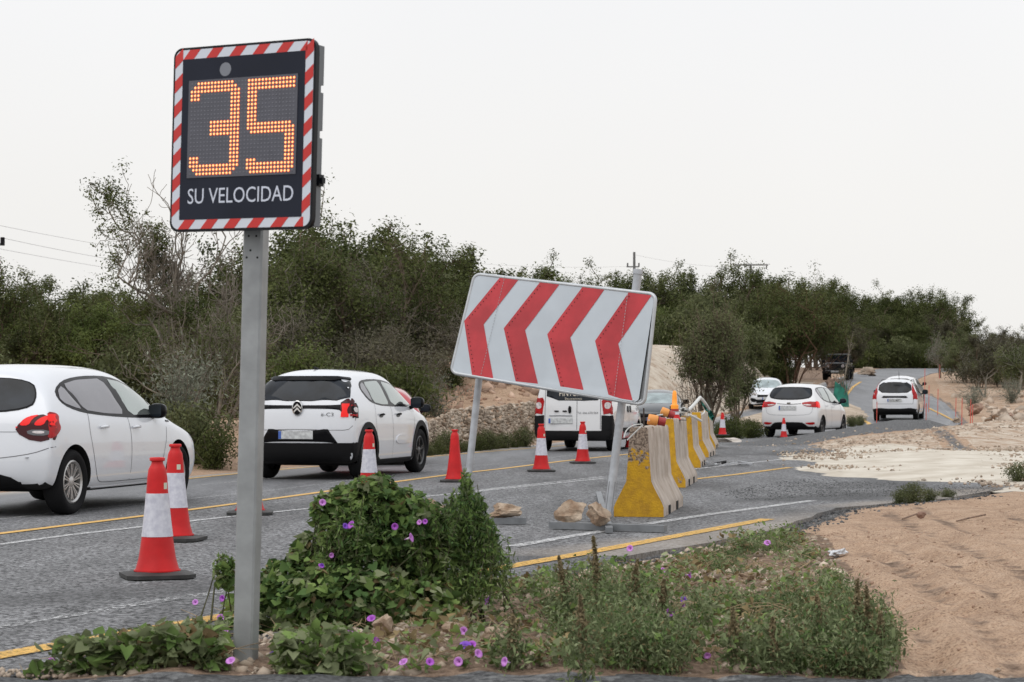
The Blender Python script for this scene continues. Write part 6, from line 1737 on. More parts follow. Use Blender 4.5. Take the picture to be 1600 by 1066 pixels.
for px in range(700, 1090, 50):
    far_tree(px, 109 + r9.uniform(-3, 2), 500 + r9.uniform(-12, 20), r9.choice([0, 2, 5, 1]), 'in the low front row', 'trees in the far treeline', 1.2)
for px in range(1100, 1330, 30):
    far_tree(px, 112 + r9.uniform(-1, 4) + max(0, (px - 1240)) * .25, 500 + r9.uniform(-10, 18), r9.choice([0, 2, 5]), 'beside the bend', 'trees in the far treeline', 1.2)
for px in range(1270, 1480, 22):
    far_tree(px, 181 if px > 1345 else 160, 508 + r9.uniform(-12, 10), r9.choice([0, 2, 5, 5]), 'low behind the road', 'trees in the far treeline', 1.2)
for px in range(1512, 1700, 19):
    far_tree(px, 122 + r9.uniform(-4, 6), np.interp(px, *SKY) + r9.uniform(-3, 16), r9.choice([1, 3, 4, 4, 5]), 'on the skyline', 'scrub trees at the right edge', 1.15)
for px in range(1530, 1700, 34):
    far_tree(px, 114 + r9.uniform(-3, 3), 545 + r9.uniform(-12, 8), r9.choice([5, 4, 1]), 'low on the bank', 'scrub trees at the right edge', 1.2)
for k in range(len(far)):
    if not used_far[k]: far_tree(60 + 40 * k, 84, 450, k, 'in the back row', 'trees in the far treeline')

# --- near, individual trees
def near_tree(px, pyb, D, ytop, seed, spread, label, **kw):
    x = gx(px, D); Hh = (zy(ytop, D) - TZ(x, D)) * .90
    o = make_tree(seed, Hh, spread, **kw); place(o, x, D, kw.get('rz', 0) if False else 0, 1, label, None); return o
near_tree(300, 720, 37, 240, 5, 3.9, 'tall half-bare tree with thin grey branches left of the speed sign post', trunks=2, leaves=9000, leaf=.062, lm=L_dark, bm_=M_barkg, clear=.30, bare=.10, dens=.13, base_r=.075, levels=5, upward=.75)
near_tree(335, 715, 36.2, 470, 15, 2.6, 'leafy multi-stemmed small tree growing at the foot of the half-bare tree', trunks=5, leaves=11000, leaf=.05, aspect=.4, lm=L_olive, bm_=M_barkg, clear=.14, dens=.20, base_r=.04, levels=4, upward=.5)
near_tree(262, 700, 40, 500, 16, 3.2, 'dark shrubby tree behind the front of the claw-lamped hatchback', trunks=4, leaves=12000, leaf=.07, lm=L_dark, clear=.12, dens=.24, base_r=.05, levels=4)
near_tree(527, 640, 55, 322, 6, 6.6, 'biggest dark crowned tree, rising right behind the speed sign post', trunks=4, leaves=42000, leaf=.095, aspect=.45, lm=L_dark, bm_=M_bark, clear=.10, dens=.27, base_r=.11, levels=5, upward=.35)
near_tree(468, 640, 52, 372, 26, 5.0, 'rounded dark tree touching the right side of the post', trunks=4, leaves=26000, leaf=.09, lm=L_dark, bm_=M_barkg, clear=.10, dens=.26, base_r=.08, levels=4)
near_tree(612, 620, 56, 405, 7, 5.4, 'brown-green tangled tree with many bare twigs above the red car', trunks=5, leaves=15000, leaf=.08, lm=L_brown, bm_=M_barkg, clear=.08, dens=.25, base_r=.07, levels=5)
near_tree(672, 600, 60, 384, 27, 4.4, 'slim upright dark tree left of the chevron board', trunks=3, leaves=18000, leaf=.09, lm=L_dark, bm_=M_bark, clear=.15, dens=.25, base_r=.08, levels=4)
near_tree(545, 640, 50, 470, 28, 5.5, 'low dark thicket tree behind the roof of the badged hatchback', trunks=6, leaves=24000, leaf=.08, lm=L_brown, bm_=M_barkg, clear=.05, dens=.28, base_r=.05, levels=4)
near_tree(425, 650, 46, 520, 29, 3.2, 'bushy green tree low beside the post and the badged hatchback', trunks=5, leaves=16000, leaf=.07, lm=L_green, clear=.06, dens=.22, base_r=.04, levels=4)
near_tree(1106, 655, 62, 440, 8, 2.7, 'olive tree with several leaning stems on the dirt island by the barriers', trunks=4, leaves=20000, leaf=.075, aspect=.42, lm=L_olive, bm_=M_bark, clear=.42, dens=.17, base_r=.055, levels=5, upward=.5)
near_tree(1152, 650, 66, 500, 18, 1.5, 'smaller olive crown right of the island olive tree', trunks=2, leaves=7000, leaf=.08, lm=L_olive, bm_=M_bark, clear=.38, dens=.17, base_r=.045, levels=4)
near_tree(1147, 662, 60, 566, 9, .9, 'thin crooked sapling with few leaves between the barriers and the hatchback', trunks=1, leaves=1500, leaf=.07, lm=L_olive, bm_=M_bark, clear=.45, dens=.10, base_r=.035, levels=3)
near_tree(1236, 600, 112, 425, 10, 6.4, 'large dark tree with fanned bare stems above the tall hatchback', trunks=7, leaves=30000, leaf=.12, lm=L_dark, bm_=M_barkr, clear=.34, dens=.30, base_r=.06, levels=4)
near_tree(1312, 640, 88, 512, 12, 1.3, 'slender leafless sapling standing in the green guard', trunks=1, leaves=500, leaf=.07, lm=L_brown, bm_=M_barkg, clear=.5, dens=.12, base_r=.06, levels=3)
near_tree(1470, 585, 132, 512, 13, 2.6, 'pale bare tree at the top of the bend', trunks=2, leaves=900, leaf=.1, lm=L_grey, bm_=M_barkg, clear=.35, dens=.2, base_r=.05, levels=4)
near_tree(1540, 590, 104, 522, 14, 3.6, 'pale forked tree on the right edge bank', trunks=2, leaves=7000, leaf=.11, lm=L_brown, bm_=mat('bark_pale', (.3, .28, .24), .9), clear=.35, dens=.24, base_r=.06, levels=4)
near_tree(1588, 590, 100, 530, 34, 3.0, 'white-stemmed forked tree cut by the right edge', trunks=2, leaves=6000, leaf=.11, lm=L_olive, bm_=mat('bark_pale', (.3, .28, .24), .9), clear=.4, dens=.22, base_r=.06, levels=4)
near_tree(8, 600, 48, 390, 35, 2.6, 'small-leaved tree at the left edge of the photo', trunks=2, leaves=13000, leaf=.07, lm=L_dark, clear=.3, dens=.18, base_r=.06, levels=4)
near_tree(100, 600, 62, 428, 36, 4.0, 'twin-topped dark tree rising over the light green bushes', trunks=2, leaves=15000, leaf=.1, lm=L_dark, clear=.25, dens=.24, base_r=.07, levels=4)
# --- shrubs
def make_shrub(seed, H, W, leaves, leaf, aspect, lm, name='shrub', stems=14, up=.6):
    r = np.random.default_rng(seed); br = []; tips = []
    for k in range(stems):
        a = r.uniform(0, 6.28); e = r.uniform(.15, 1); p = np.array([0, 0, 0.]); pts = [p]; d = np.array([math.cos(a) * e * W / H * .6, math.sin(a) * e * W / H * .6, 1])
        for i in range(6): d = d / np.linalg.norm(d) + r.normal(0, .14, 3); p = p + d / np.linalg.norm(d) * H / 6 * r.uniform(.8, 1.1); pts.append(p)
        pts = np.array(pts); br.append((pts, np.linspace(.012, .003, 7) * (H / .8) ** .5)); tips.append(pts[1:])
    root = empty(name, (0, 0, 0)); V, f = tubes_np(br, 3); np_mesh('stems', V, f, M_barkg, root)
    T_ = np.concatenate(tips); P = T_[r.integers(0, len(T_), leaves)] + r.normal(0, 1, (leaves, 3)) * np.array([W * .10, W * .10, H * .09]); P = P[P[:, 2] > .01]
    V, i = leaf_cards(P, leaf, aspect, r, up); np_mesh('foliage', V, i, lm, root); return root
S1 = make_shrub(1, .9, 1.0, 3500, .05, .3, L_grey); S2 = make_shrub(2, .7, 1.0, 3500, .06, .4, L_olive); S3 = make_shrub(3, .6, .9, 3000, .05, .4, L_dark); us = [0, 0, 0]
def shrub(px, D, s, k, label, group=None, dx=0):
    if 75 < D < 174 and XL(D) - .8 < gx(px, D) < XR(D) + .8: return None
    if D < 127 and 1268 < px < 1345 and D > 75: return None
    o = (S1, S2, S3)[k]; o = copy_tree(o) if us[k] else o; us[k] = 1
    place(o, gx(px, D), D, (px * .7) % 6.28, s, label, group, 'shrub', sink=.02); return o
shrub(272, 33.5, 1.7, 0, 'silvery grey shrub between the left hatchback and the half-bare tree')
shrub(680, 50, 1.35, 0, 'silver-grey olive shrub in front of the rubble heap')
shrub(655, 52, 1.1, 0, 'smaller silver shrub left of the silver-grey olive shrub')
shrub(712, 55, 1.0, 2, 'small dark green shrub at the foot of the rubble heap')
shrub(300, 31.5, 1.3, 1, 'low green shrub by the road edge left of the post')
shrub(330, 31, 1.0, 2, 'dark shrub at the road edge beside the speed sign post')
shrub(258, 33, 1.0, 1, 'green shrub just ahead of the left hatchback')
for i, px in enumerate(list(range(440, 640, 22)) + list(range(-40, 260, 40))): shrub(px, 46 + r9.uniform(-2, 4) if px > 400 else 40 + r9.uniform(-2, 2), r9.uniform(1.2, 2.2), 1 + i % 2, ('olive', 'dark')[i % 2] + ' bush in the undergrowth ' + next(t for lim, t in ZN if px < lim), 'undergrowth bushes')
for i, px in enumerate(range(1340, 1500, 7)): shrub(px, 176 + r9.uniform(-1, 3), r9.uniform(1.8, 4.0), 1 + (i % 3 > 0), ('olive', 'dark', 'dark')[i % 3] + ' bush along the far edge of the bend ' + next(t for lim, t in ZN if px < lim), 'bushes behind the bend')
for i, px in enumerate(range(820, 1340, 17)): shrub(px, 103 + r9.uniform(-1, 2) + max(0, px - 1150) * .12, r9.uniform(2.0, 3.4), 1 + (i % 3 > 0), ('olive', 'dark', 'dark')[i % 3] + ' bush at the foot of the trees ' + next(t for lim, t in ZN if px < lim), 'bushes under the trees')
for i, px in enumerate(range(668, 832, 15)):
    d0 = np.interp(px, [660, 837], [38.6, 46.6]) - .05; shrub(px, d0 + .2, r9.uniform(.35, .75), 1 + i % 2, 'low weed at the foot of the stone wall, ' + ('left of', 'behind', 'right of')[i % 3] + ' the ' + ('red cone', 'left board pole', 'left board pole', 'gap under the board')[i // 3], 'weeds along the stone wall')
for px, D in ((1135, 58), (1150, 60), (1165, 61.5), (1180, 60), (1151, 57), (1172, 58), (1120, 60)): shrub(px, D, r9.uniform(.8, 1.15), 2, 'dark low bush on the island, ' + ('third from the barriers', 'fifth from the barriers', 'sixth from the barriers', 'seventh, nearest the tall hatchback', 'fourth from the barriers', 'eighth, beside the small cone', 'first, right by the barriers')[(1135, 1150, 1165, 1180, 1151, 1172, 1120).index(px)], 'island bushes')
for px, D in ((1330, 70), (1345, 71.5)): shrub(px, D, .6, 1, 'small weed on the dirt island beside the tall hatchback', 'island weeds')
for px, D in ((1422, 110), (1440, 108), (1520, 92), (1470, 100), (1500, 97), (1580, 95)): shrub(px, D, r9.uniform(.8, 1.3), r9.choice([0, 1]), 'dry low bush on the far right bank', 'bushes on the right bank')
for px, D in ((1080, 90), (1110, 88)): shrub(px, D, 1.2, 0, 'dry tuft on the sandy bank', 'tufts on the sandy bank')
# green guard round the sapling
g = MB(); gxx = gx(1313, 88); gz = TZ(gxx, 88)
for k in range(7):
    a0, a1 = k * 2 * math.pi / 7, (k + 1) * 2 * math.pi / 7
    f = lambda a, z, rr: (gxx + rr * math.cos(a), 88 + rr * math.sin(a), gz + z)
    g.add([f(a0, 0, .42), f(a1, 0, .42), f(a1, 1.25 + .2 * math.sin(k * 2.1 + 1), .28), f(a0, 1.25 + .2 * math.sin(k * 2.1 - 1), .28)], [(0, 1, 2, 3)])
tag(g.build('tree_guard', M_green, None), 'green netting wrapped round the slender sapling beside the tall hatchback', 'netting')

# dry stone retaining wall along the left of the road
wm = mat('wall_stone', (.26, .20, .15), .92, col2=(.50, .42, .34), vscale=2.2, island=.3, spec=.1)
Vs, Fs, b0 = [], [], 0; r = np.random.default_rng(4)
for k in range(2600):
    t = r.random(); y0 = 35.5 + 15 * t; h = .78 * min(1, (t + .12) * 1.6) * (1 + .3 * t); zz = r.random() * h; s = r.uniform(.035, .085)
    x0 = float(XL(y0)) - .30 - zz * .35; vs, fs = RK[r.integers(8)]; q = vs * s * r.uniform(.8, 1.4, 3) + (x0, y0, RZ(x0, y0) + zz); Vs.append(q); Fs.append(fs + b0); b0 += len(vs)
tag(np_mesh('stone_wall', np.concatenate(Vs), np.concatenate(Fs), wm), 'low dry-stone retaining wall along the left road edge behind the red cone', 'wall')

# ------------------------------------------------------------------ the verge: morning glory, bush, weeds
G_fresh = leafmat('vine_fresh', (.12, .19, .055), (.22, .30, .095), .35, 3.0, .3)
G_pale = leafmat('vine_pale', (.17, .20, .10), (.30, .33, .19), .3, 3.0, .3)
G_deep = leafmat('vine_deep', (.055, .105, .035), (.12, .19, .06), .4, 3.0, .25)
G_dry = leafmat('vine_dry', (.17, .12, .06), (.27, .21, .11), .4, 3.0, .2)
G_weed = leafmat('weed_green', (.12, .155, .070), (.23, .265, .135), .4, 3.0, .25)
LEAF = np.array([(0, 0, 0), (.30, -.18, .05), (.50, .16, .10), (.30, .55, .05), (0, 1, -.06), (-.30, .55, .05), (-.50, .16, .10), (-.30, -.18, .05), (0, .45, -.05)])
LEAFF = np.array([(0, 1, 2, 8), (2, 3, 4, 8), (4, 5, 6, 8), (6, 7, 0, 8)])
def vine_leaves(P, size, r, tilt=.55, aim=None):
    n = len(P); nrm = r.normal(0, tilt, (n, 3)); nrm[:, 2] += 1
    if aim is not None: nrm = nrm + aim
    nrm /= np.linalg.norm(nrm, axis=1)[:, None]; t = r.normal(size=(n, 3)); t[:, 2] -= .4; yv = t - nrm * (t * nrm).sum(1)[:, None]; yv /= np.linalg.norm(yv, axis=1)[:, None]; xv = np.cross(yv, nrm)
    s = size * r.uniform(.45, 1.25, n)
    V = P[:, None] + (xv[:, None] * LEAF[None, :, 0:1] + yv[:, None] * LEAF[None, :, 1:2] + nrm[:, None] * LEAF[None, :, 2:3] * r.uniform(-.5, 3.2, (n, 1, 1))) * s[:, None, None]
    Fq = np.arange(n)[:, None, None] * 9 + LEAFF[None]; return V.reshape(-1, 3), Fq.reshape(-1, 4)
def multi_leaf(name, P, size, r, mats, probs, parent=None, tilt=.55, aim=None):
    V, Fq = vine_leaves(P, size, r, tilt, aim); mi = np.repeat(r.choice(len(mats), len(P), p=probs), 4); return np_mesh(name, V, Fq, mats, parent, smooth=True, mi=mi)
r = np.random.default_rng(12)
VEG = ppoly([(-200, 1080), (10, 1058), (130, 1036), (240, 1014), (340, 968), (420, 940), (560, 928), (740, 928), (870, 925), (1000, 905), (1090, 885), (1200, 848), (1240, 846), (1270, 872), (1300, 905), (1325, 945), (1360, 1000), (1390, 1050), (1400, 1075), (1400, 1140), (-600, 1140)])
def verge_pts(n, f):
    out = []
    while len(out) < n:
        k = n * 2; y = 7.85 + 8.5 * r.random(k) ** 1.3; x = r.uniform(-4.2, 4.2, k)
        wx = x + .16 * fbm(x, y, .5, 3, 91); wy = y + .5 * fbm(x, y, .7, 3, 90); ok = in_poly(wx, wy, VEG) & (y > 7.8); x, y = x[ok], y[ok]; px = CX + F * x / y; py = YH + (HC) * F / y; ok = ~((px > 352) & (px < 432) & (py > 985)); x, y, px, py = x[ok], y[ok], px[ok], py[ok]
        pr = f(px, py, x, y); ok = r.random(len(x)) < pr; out += list(zip(x[ok], y[ok]))
    return np.array(out[:n])
# creeping vine over the left half
BARE = lambda px, py, x, y: (((px - 700) / 190) ** 2 + ((py - 1010) / 62) ** 2 < 1 + .8 * fbm(x, y, .35, 3, 96)) * .80 + (((px - 1215) / 95) ** 2 + ((py - 915) / 42) ** 2 < 1 + .8 * fbm(x, y, .35, 3, 97)) * .85
P2 = verge_pts(12500, lambda px, py, x, y: np.where(px < 560, 1.0, np.where(px < 900, .62, np.where(py < 925, .55, .28))) * (fbm(x, y, .40, 3, 92) > -.16) * (1 - np.clip(BARE(px, py, x, y), 0, 1)))
Pz = TZn(P2[:, 0], P2[:, 1]) + .012 + r.random(len(P2)) ** 1.3 * (.05 + .13 * vnoise(P2[:, 0], P2[:, 1], .38, 93))
P3 = np.column_stack([P2, Pz])
px3 = CX + F * P3[:, 0] / P3[:, 1]; dry = vnoise(P3[:, 0], P3[:, 1], .35, 95) > .62
V, Fq = vine_leaves(P3, .050 * np.interp(px3, [500, 850], [1, .62]) * r.choice([.6, 1, 1, 1.25], len(P3)), r, .6); mi = np.where(dry & (r.random(len(P3)) < .6), 2, r.choice([0, 1], len(P3), p=[.42, .58]))
tag(np_mesh('ground_cover', V, Fq, [G_fresh, G_pale, G_dry], smooth=True, mi=np.repeat(mi, 4)), 'creeping morning glory leaves covering the verge', 'ground cover', kind='stuff')
# fine weeds on the right half
P2 = verge_pts(950, lambda px, py, x, y: np.where(px > 860, .30 + .70 * ((px > 1100) | (py > 960)), np.where(px > 740, .12, 0)) * (fbm(x, y, .42, 3, 94) > .02) * (1 - np.clip(BARE(px, py, x, y), 0, 1)))
br = []; LP = []
for (x, y) in P2:
    z = TZ(x, y); h = r.uniform(.05, .17) * (1.6 if r.random() < .15 else 1) * float(np.interp(y, [8, 10, 12], [1.25, .9, .5])); d = np.array([r.normal(0, .25), r.normal(0, .25), 1.0]); pts = [np.array([x, y, z - .01])]
    for i in range(5): d = d / np.linalg.norm(d) + r.normal(0, .12, 3); pts.append(pts[-1] + d / np.linalg.norm(d) * h / 5)
    pts = np.array(pts); br.append((pts, np.linspace(.003, .0015, 6))); m_ = int(40 + h * 260); q = pts[r.integers(1, 6, m_)] + r.normal(0, 1, (m_, 3)) * np.array([.03, .03, .022]); LP.append(q)
V, f = tubes_np(br, 3); LP = np.concatenate(LP); V2, f2 = leaf_cards(LP, .024, .30, r, .5)
mi = np.concatenate([np.zeros(len(f), int), r.choice([0, 1, 2, 3], len(f2), p=[.62, .18, .12, .08])])
tag(np_mesh('weeds', np.concatenate([V, V2]), np.concatenate([f, f2 + len(V)]), [G_weed, G_deep, G_pale, G_dry], mi=mi), 'tangle of fine grey-green weeds filling the right part of the verge', 'weeds', kind='stuff')
# dry stalks lying about
br = []
for (x, y) in verge_pts(900, lambda px, py, x, y: .5 + 0 * px):
    a = r.uniform(0, 3.14); l = r.uniform(.06, .25); z = TZ(x, y) + r.uniform(.01, .06); br.append((np.array([[x, y, z], [x + math.cos(a) * l / 2, y + math.sin(a) * l / 2, z + .03], [x + math.cos(a) * l, y + math.sin(a) * l, z + r.uniform(-.02, .06)]]), [.0022, .002, .001]))
V, f = tubes_np(br, 3); tag(np_mesh('dry_stalks', V, f, mat('straw', (.30, .22, .13), .9, island=.4)), 'dry brown stalks and runners tangled in the verge', 'stalks', kind='stuff')
# the bush
bush = empty('flowering_bush', (gx(600, 9.7), 9.7, TZ(gx(600, 9.7), 9.7)), 0, 'big leafy bush with purple trumpet flowers in front of the road, right of the post', 'bush')
bo = np.array(bush.location)
def ell(n, c, rad, shell=.55):
    d = r.normal(size=(n, 3)); d /= np.linalg.norm(d, axis=1)[:, None]; q = d * (shell + (1 - shell) * r.random((n, 1))) ** .6 * rad + c; return q, d
def W3(px, py, D): p = pt(px, py, D); return np.array(p)
lumps = [((470, 872, 9.7), (.07, .10, .07), 120), ((505, 800, 9.7), (.06, .08, .09), 130), ((600, 885, 9.75), (.30, .28, .28), 1300), ((560, 815, 9.7), (.15, .15, .17), 520), ((535, 795, 9.75), (.08, .1, .12), 220), ((640, 830, 9.7), (.20, .2, .20), 650), ((620, 800, 9.8), (.16, .15, .14), 380),
         ((480, 912, 9.7), (.27, .24, .14), 700), ((430, 925, 9.8), (.18, .2, .12), 330), ((690, 890, 9.75), (.17, .2, .22), 380), ((540, 935, 9.45), (.34, .25, .17), 900), ((655, 940, 9.45), (.20, .2, .11), 330), ((352, 895, 9.9), (.05, .06, .09), 60)]
PP, AA = [], []
for k in range(26):
    a = r.uniform(470, 690); tt = .5 + .5 * math.cos((a - 575) / 130 * math.pi); lumps.append(((a, 890 - 108 * tt + r.uniform(-26, 22), 9.7 + r.uniform(-.1, .1)), (.045, .05, r.uniform(.05, .11)), 45))
for (a, b_, D), rad, n in lumps:
    q, d = ell(n, W3(a, b_, D), np.array(rad)); PP.append(q); AA.append(d)
PP = np.concatenate(PP); AA = np.concatenate(AA); ok = PP[:, 2] > TZn(PP[:, 0], PP[:, 1]); PP, AA = PP[ok], AA[ok]
multi_leaf('broad_leaves', PP - bo, .046, r, [G_deep, G_fresh, G_pale, G_dry], [.38, .44, .15, .03], bush, .8, AA * .7)
fine = []
for (a, b_, D), rad, n in [((735, 800, 9.7), (.085, .09, .11), 900), ((740, 850, 9.7), (.14, .13, .15), 1700), ((725, 915, 9.65), (.16, .15, .14), 1500), ((580, 850, 9.6), (.16, .14, .14), 1300), ((545, 800, 9.75), (.10, .1, .14), 700), ((350, 890, 9.9), (.06, .06, .10), 350), ((728, 765, 9.72), (.035, .04, .10), 300), ((700, 830, 9.7), (.13, .1, .12), 900)]:
    q, d = ell(n, W3(a, b_, D), np.array(rad), .2); fine.append(q)
spr = []
for k in range(150):
    a = r.uniform(490, 785); top = np.interp(a, [470, 520, 560, 600, 650, 690, 735, 775], [885, 800, 775, 785, 815, 800, 752, 850]) + r.uniform(-14, 30); l = r.uniform(40, 110); D_ = 9.7 + r.normal(0, .12)
    b0_, b1_ = W3(a + r.normal(0, 12), top + l, D_), W3(a + r.normal(0, 8), top, D_ + r.normal(0, .05)); tt = r.random((62, 1)); q = b0_ + (b1_ - b0_) * tt; q = q + r.normal(0, .016, q.shape) * (1.25 - tt * .8); fine.append(q); spr.append((np.array([b0_, (b0_ + b1_) / 2, b1_]) - bo, [.003, .002, .001]))
fine = np.concatenate(fine); fine = fine[fine[:, 2] > TZn(fine[:, 0], fine[:, 1])]
V, i = leaf_cards(fine - bo, .034, .28, r, .8); np_mesh('fine_leaves', V, i, [G_fresh, G_deep, G_weed], bush, mi=r.choice([0, 1, 2], len(i), p=[.5, .25, .25]))
br = spr
for (a, b_, D), rad, n in lumps + [((735, 790, 9.7), (.1, .1, .14), 0), ((738, 850, 9.7), (.15, .13, .17), 0), ((350, 890, 9.9), (.05, .05, .1), 0)]:
    top = W3(a, b_, D) + np.array([0, 0, rad[2] * .3])
    for k in range(3):
        f0 = np.array([gx(a, D) + r.normal(0, .10), D + r.normal(0, .08), 0.0]); t_ = top + r.normal(0, .5, 3) * np.array(rad); mid = (f0 + t_) / 2 + r.normal(0, .04, 3); br.append((np.array([f0, mid, t_]) - bo, [.006, .004, .002]))
V, f = tubes_np(br, 4); np_mesh('stems', V, f, mat('green_stem', (.08, .08, .04), .8), bush)
# trumpet flowers
def flower_mesh():
    mb = MB(); prof = [(.0035, -.045), (.005, -.030), (.008, -.015), (.015, -.004), (.028, .002), (.032, .0), (.026, -.002), (.012, -.010), (.004, -.025)]
    mb.lathe(prof, n=10); return mb
M_fl = mat('flower_purple', (.30, .04, .42), .6, col2=(.46, .12, .58), vscale=30); M_fl2 = mat('flower_pink', (.42, .12, .50), .6, col2=(.62, .28, .66), vscale=30); M_flv = mat('flower_violet', (.14, .04, .42), .6, col2=(.26, .08, .55), vscale=30)
flm = []
for mm in (M_fl, M_fl2, M_flv):
    o = flower_mesh().build('flower', mm, None, True, 60); flm.append(o)
    t = MB().lathe([(.002, -.050), (.0048, -.034), (.0085, -.0165), (.0098, -.013)], n=8).build('flower_tube', mat('flower_throat', (.62, .58, .62), .6), o, True, 60)
fused = [0, 0, 0]
def flower(px, py, D, k, s=1.0, label=None, group=None, parent=None):
    s = s * .60
    o = copy_tree(flm[k]) if fused[k] else flm[k]; fused[k] = 1
    p = pt(px, py, D); d = Vector((r.normal(0, .9), -1 + r.normal(0, .45), r.normal(.55, .5))).normalized(); q = Vector((0, 0, 1)).rotation_difference(d)
    o.rotation_mode = 'QUATERNION'; o.rotation_quaternion = q; o.scale = (s, s, s)
    if parent is not None: o.parent = parent; o.location = p - Vector(parent.location)
    else: o.location = p; tag(o, label, 'flower', group)
    return o
for px, py, k, s in ((504, 785, 1, .9), (548, 820, 0, 1.1), (540, 822, 2, .8), (617, 823, 0, .9), (643, 840, 1, 1.2), (655, 816, 1, .7), (518, 868, 1, .7), (502, 884, 0, .8), (503, 884, 2, .6), (664, 815, 0, .7)):
    flower(px, py, 9.38, k, s, parent=bush)
def gflower(px, py, k, s, lb):
    D = 9.4
    py = min(py, 1034)
    for _ in range(6): D = F * (HC - TZ(gx(px, D), D) - .07) / (py - YH)
    flower(px, py, D, k, s * 1.0, lb, 'purple flowers in the ground cover')
FL = [(347, 935, 0, 1.0), (305, 941, 1, .9), (345, 965, 1, 1.1), (356, 969, 0, 1.0), (352, 988, 1, .9), (470, 1007, 1, 1.2), (480, 1023, 1, 1.1), (427, 1025, 2, 1.0), (580, 966, 0, 1.1), (547, 985, 1, .9), (587, 999, 0, 1.2),
      (752, 941, 2, 1.3), (763, 939, 0, 1.4), (745, 905, 0, .9), (724, 986, 1, 1.0), (727, 1008, 2, 1.3), (737, 1007, 0, 1.0), (748, 1021, 1, 1.0), (672, 1042, 0, .9), (630, 1056, 1, 1.0), (716, 1062, 1, 1.0), (788, 1056, 1, 1.0),
      (984, 857, 1, 1.4), (1078, 899, 0, 1.1), (1068, 937, 2, .9), (1067, 944, 0, 1.0), (1047, 957, 0, 1.1), (1010, 981, 1, 1.1), (1105, 1025, 1, .8), (1199, 848, 1, 1.3), (360, 1032, 1, 1.0), (262, 1012, 2, .8), (80, 1054, 1, .9), (486, 961, 2, .8), (1036, 891, 1, .9)]
for i, (a, b_, k, s) in enumerate(FL):
    zone = 'left of the sign post' if a < 372 else ('between the post and the bush' if a < 560 else ('below the big bush' if a < 820 else 'among the weeds right of the bush'))
    gflower(a, b_, k, s, ['purple', 'pink', 'violet'][k] + ' morning glory flower in the ground cover ' + zone)
# tall seeding weeds
def tall_weed(px, pyb, ytop, seed, label, red=.3, lean=0):
    rr = np.random.default_rng(seed); D = 9.4
    for _ in range(5): D = F * (HC - TZ(gx(px, D), D)) / (pyb - YH)
    x = gx(px, D); z0 = TZ(x, D); h = zy(ytop, D) - z0
    root = empty('seeding_weed', (x, D, z0), 0, label, 'weed'); br = []; pts = [np.zeros(3)]; d = np.array([lean, 0, 1.0])
    for i in range(10): d = d / np.linalg.norm(d) + rr.normal(0, .035, 3); pts.append(pts[-1] + d / np.linalg.norm(d) * h / 10)
    pts = np.array(pts); br.append((pts, np.linspace(.005, .002, 11)))
    LPs = []
    for k in range(9):
        i = rr.integers(2, 8); a = rr.uniform(0, 6.28); l = h * rr.uniform(.12, .28); q = pts[i]; e = q + np.array([math.cos(a) * l * .5, math.sin(a) * l * .5, l * .8]); br.append((np.array([q, (q + e) / 2 + np.array([math.cos(a), math.sin(a), 0]) * l * .12, e]), [.003, .002, .001])); LPs.append(q + (e - q) * rr.random((26, 1)))
    V, f = tubes_np(br, 4); np_mesh('stem', V, f, mat('weed_stem', (.12, .13, .06), .8), root)
    seeds = pts[6:][rr.integers(0, 5, 900)] * 1.0; tq = rr.random((700, 1)); seeds = pts[5] + (pts[10] - pts[5]) * tq + rr.normal(0, 1, (700, 3)) * np.array([.009, .009, .006]) * (1.25 - tq); sd2 = np.concatenate(LPs) + rr.normal(0, .007, (len(LPs) * 26, 3))
    V, i = leaf_cards(np.concatenate([seeds, sd2]), .014, .5, rr, .8); np_mesh('seed_head', V, i, mat('seed_brown', (.16, .13, .065), .9, col2=(.26, .20, .11), vscale=40, island=.3), root)
    lv = pts[rr.integers(1, 7, 300)] + rr.normal(0, 1, (300, 3)) * np.array([.040, .040, .03]); V, i = leaf_cards(lv, .036, .30, rr, .5); np_mesh('leaves', V, i, G_weed, root)
tall_weed(935, 990, 838, 1, 'tallest brown seeding weed, standing against the yellow line', lean=.02)
tall_weed(888, 985, 868, 2, 'slim seeding weed with bent tip left of the tallest one', lean=-.03)
tall_weed(985, 985, 872, 3, 'brown seeding weed right of the tallest one')
tall_weed(1035, 985, 905, 4, 'shorter seeding weed in the middle of the verge')
tall_weed(912, 1062, 930, 5, 'leafy green weed in front of the jagged boulder')
tall_weed(1335, 1040, 905, 6, 'reddish brown seeding weed at the right corner of the verge', lean=.02)
tall_weed(1358, 1045, 915, 7, 'brown-tipped weed beside the dry stick', lean=.02)
tall_weed(1378, 1050, 955, 8, 'last seeding weed before the orange dirt')
tall_weed(1210, 1055, 965, 9, 'green weed with pale tip in the right verge')
tall_weed(1150, 1050, 950, 10, 'upright weed near the bottom centre right of the verge')
tall_weed(1285, 1045, 930, 11, 'bushy weed left of the reddish seeding weed')
tall_weed(800, 1050, 960, 12, 'dark green weed among the brown stones below the bush')
for i, (px, py, s) in enumerate(((1428, 785, .30), (1592, 755, .40), (1405, 786, .22), (1450, 782, .22), (1480, 777, .2))):
    D = F * HC / (py - YH); o = copy_tree(S2); o.children[1 if 'foliage' in o.children[1].name else 0].data = o.children[1 if 'foliage' in o.children[1].name else 0].data
    place(o, gx(px, D), D, i, s * 1.1, ('bright green weed tuft at the edge of the gravel strip', 'green tuft at the right edge by the pale sand', 'little weed left of the bright green tuft', 'dry little weed right of the bright green tuft', 'low weed at the end of the gravel strip')[i], None, 'weed', sink=.02)
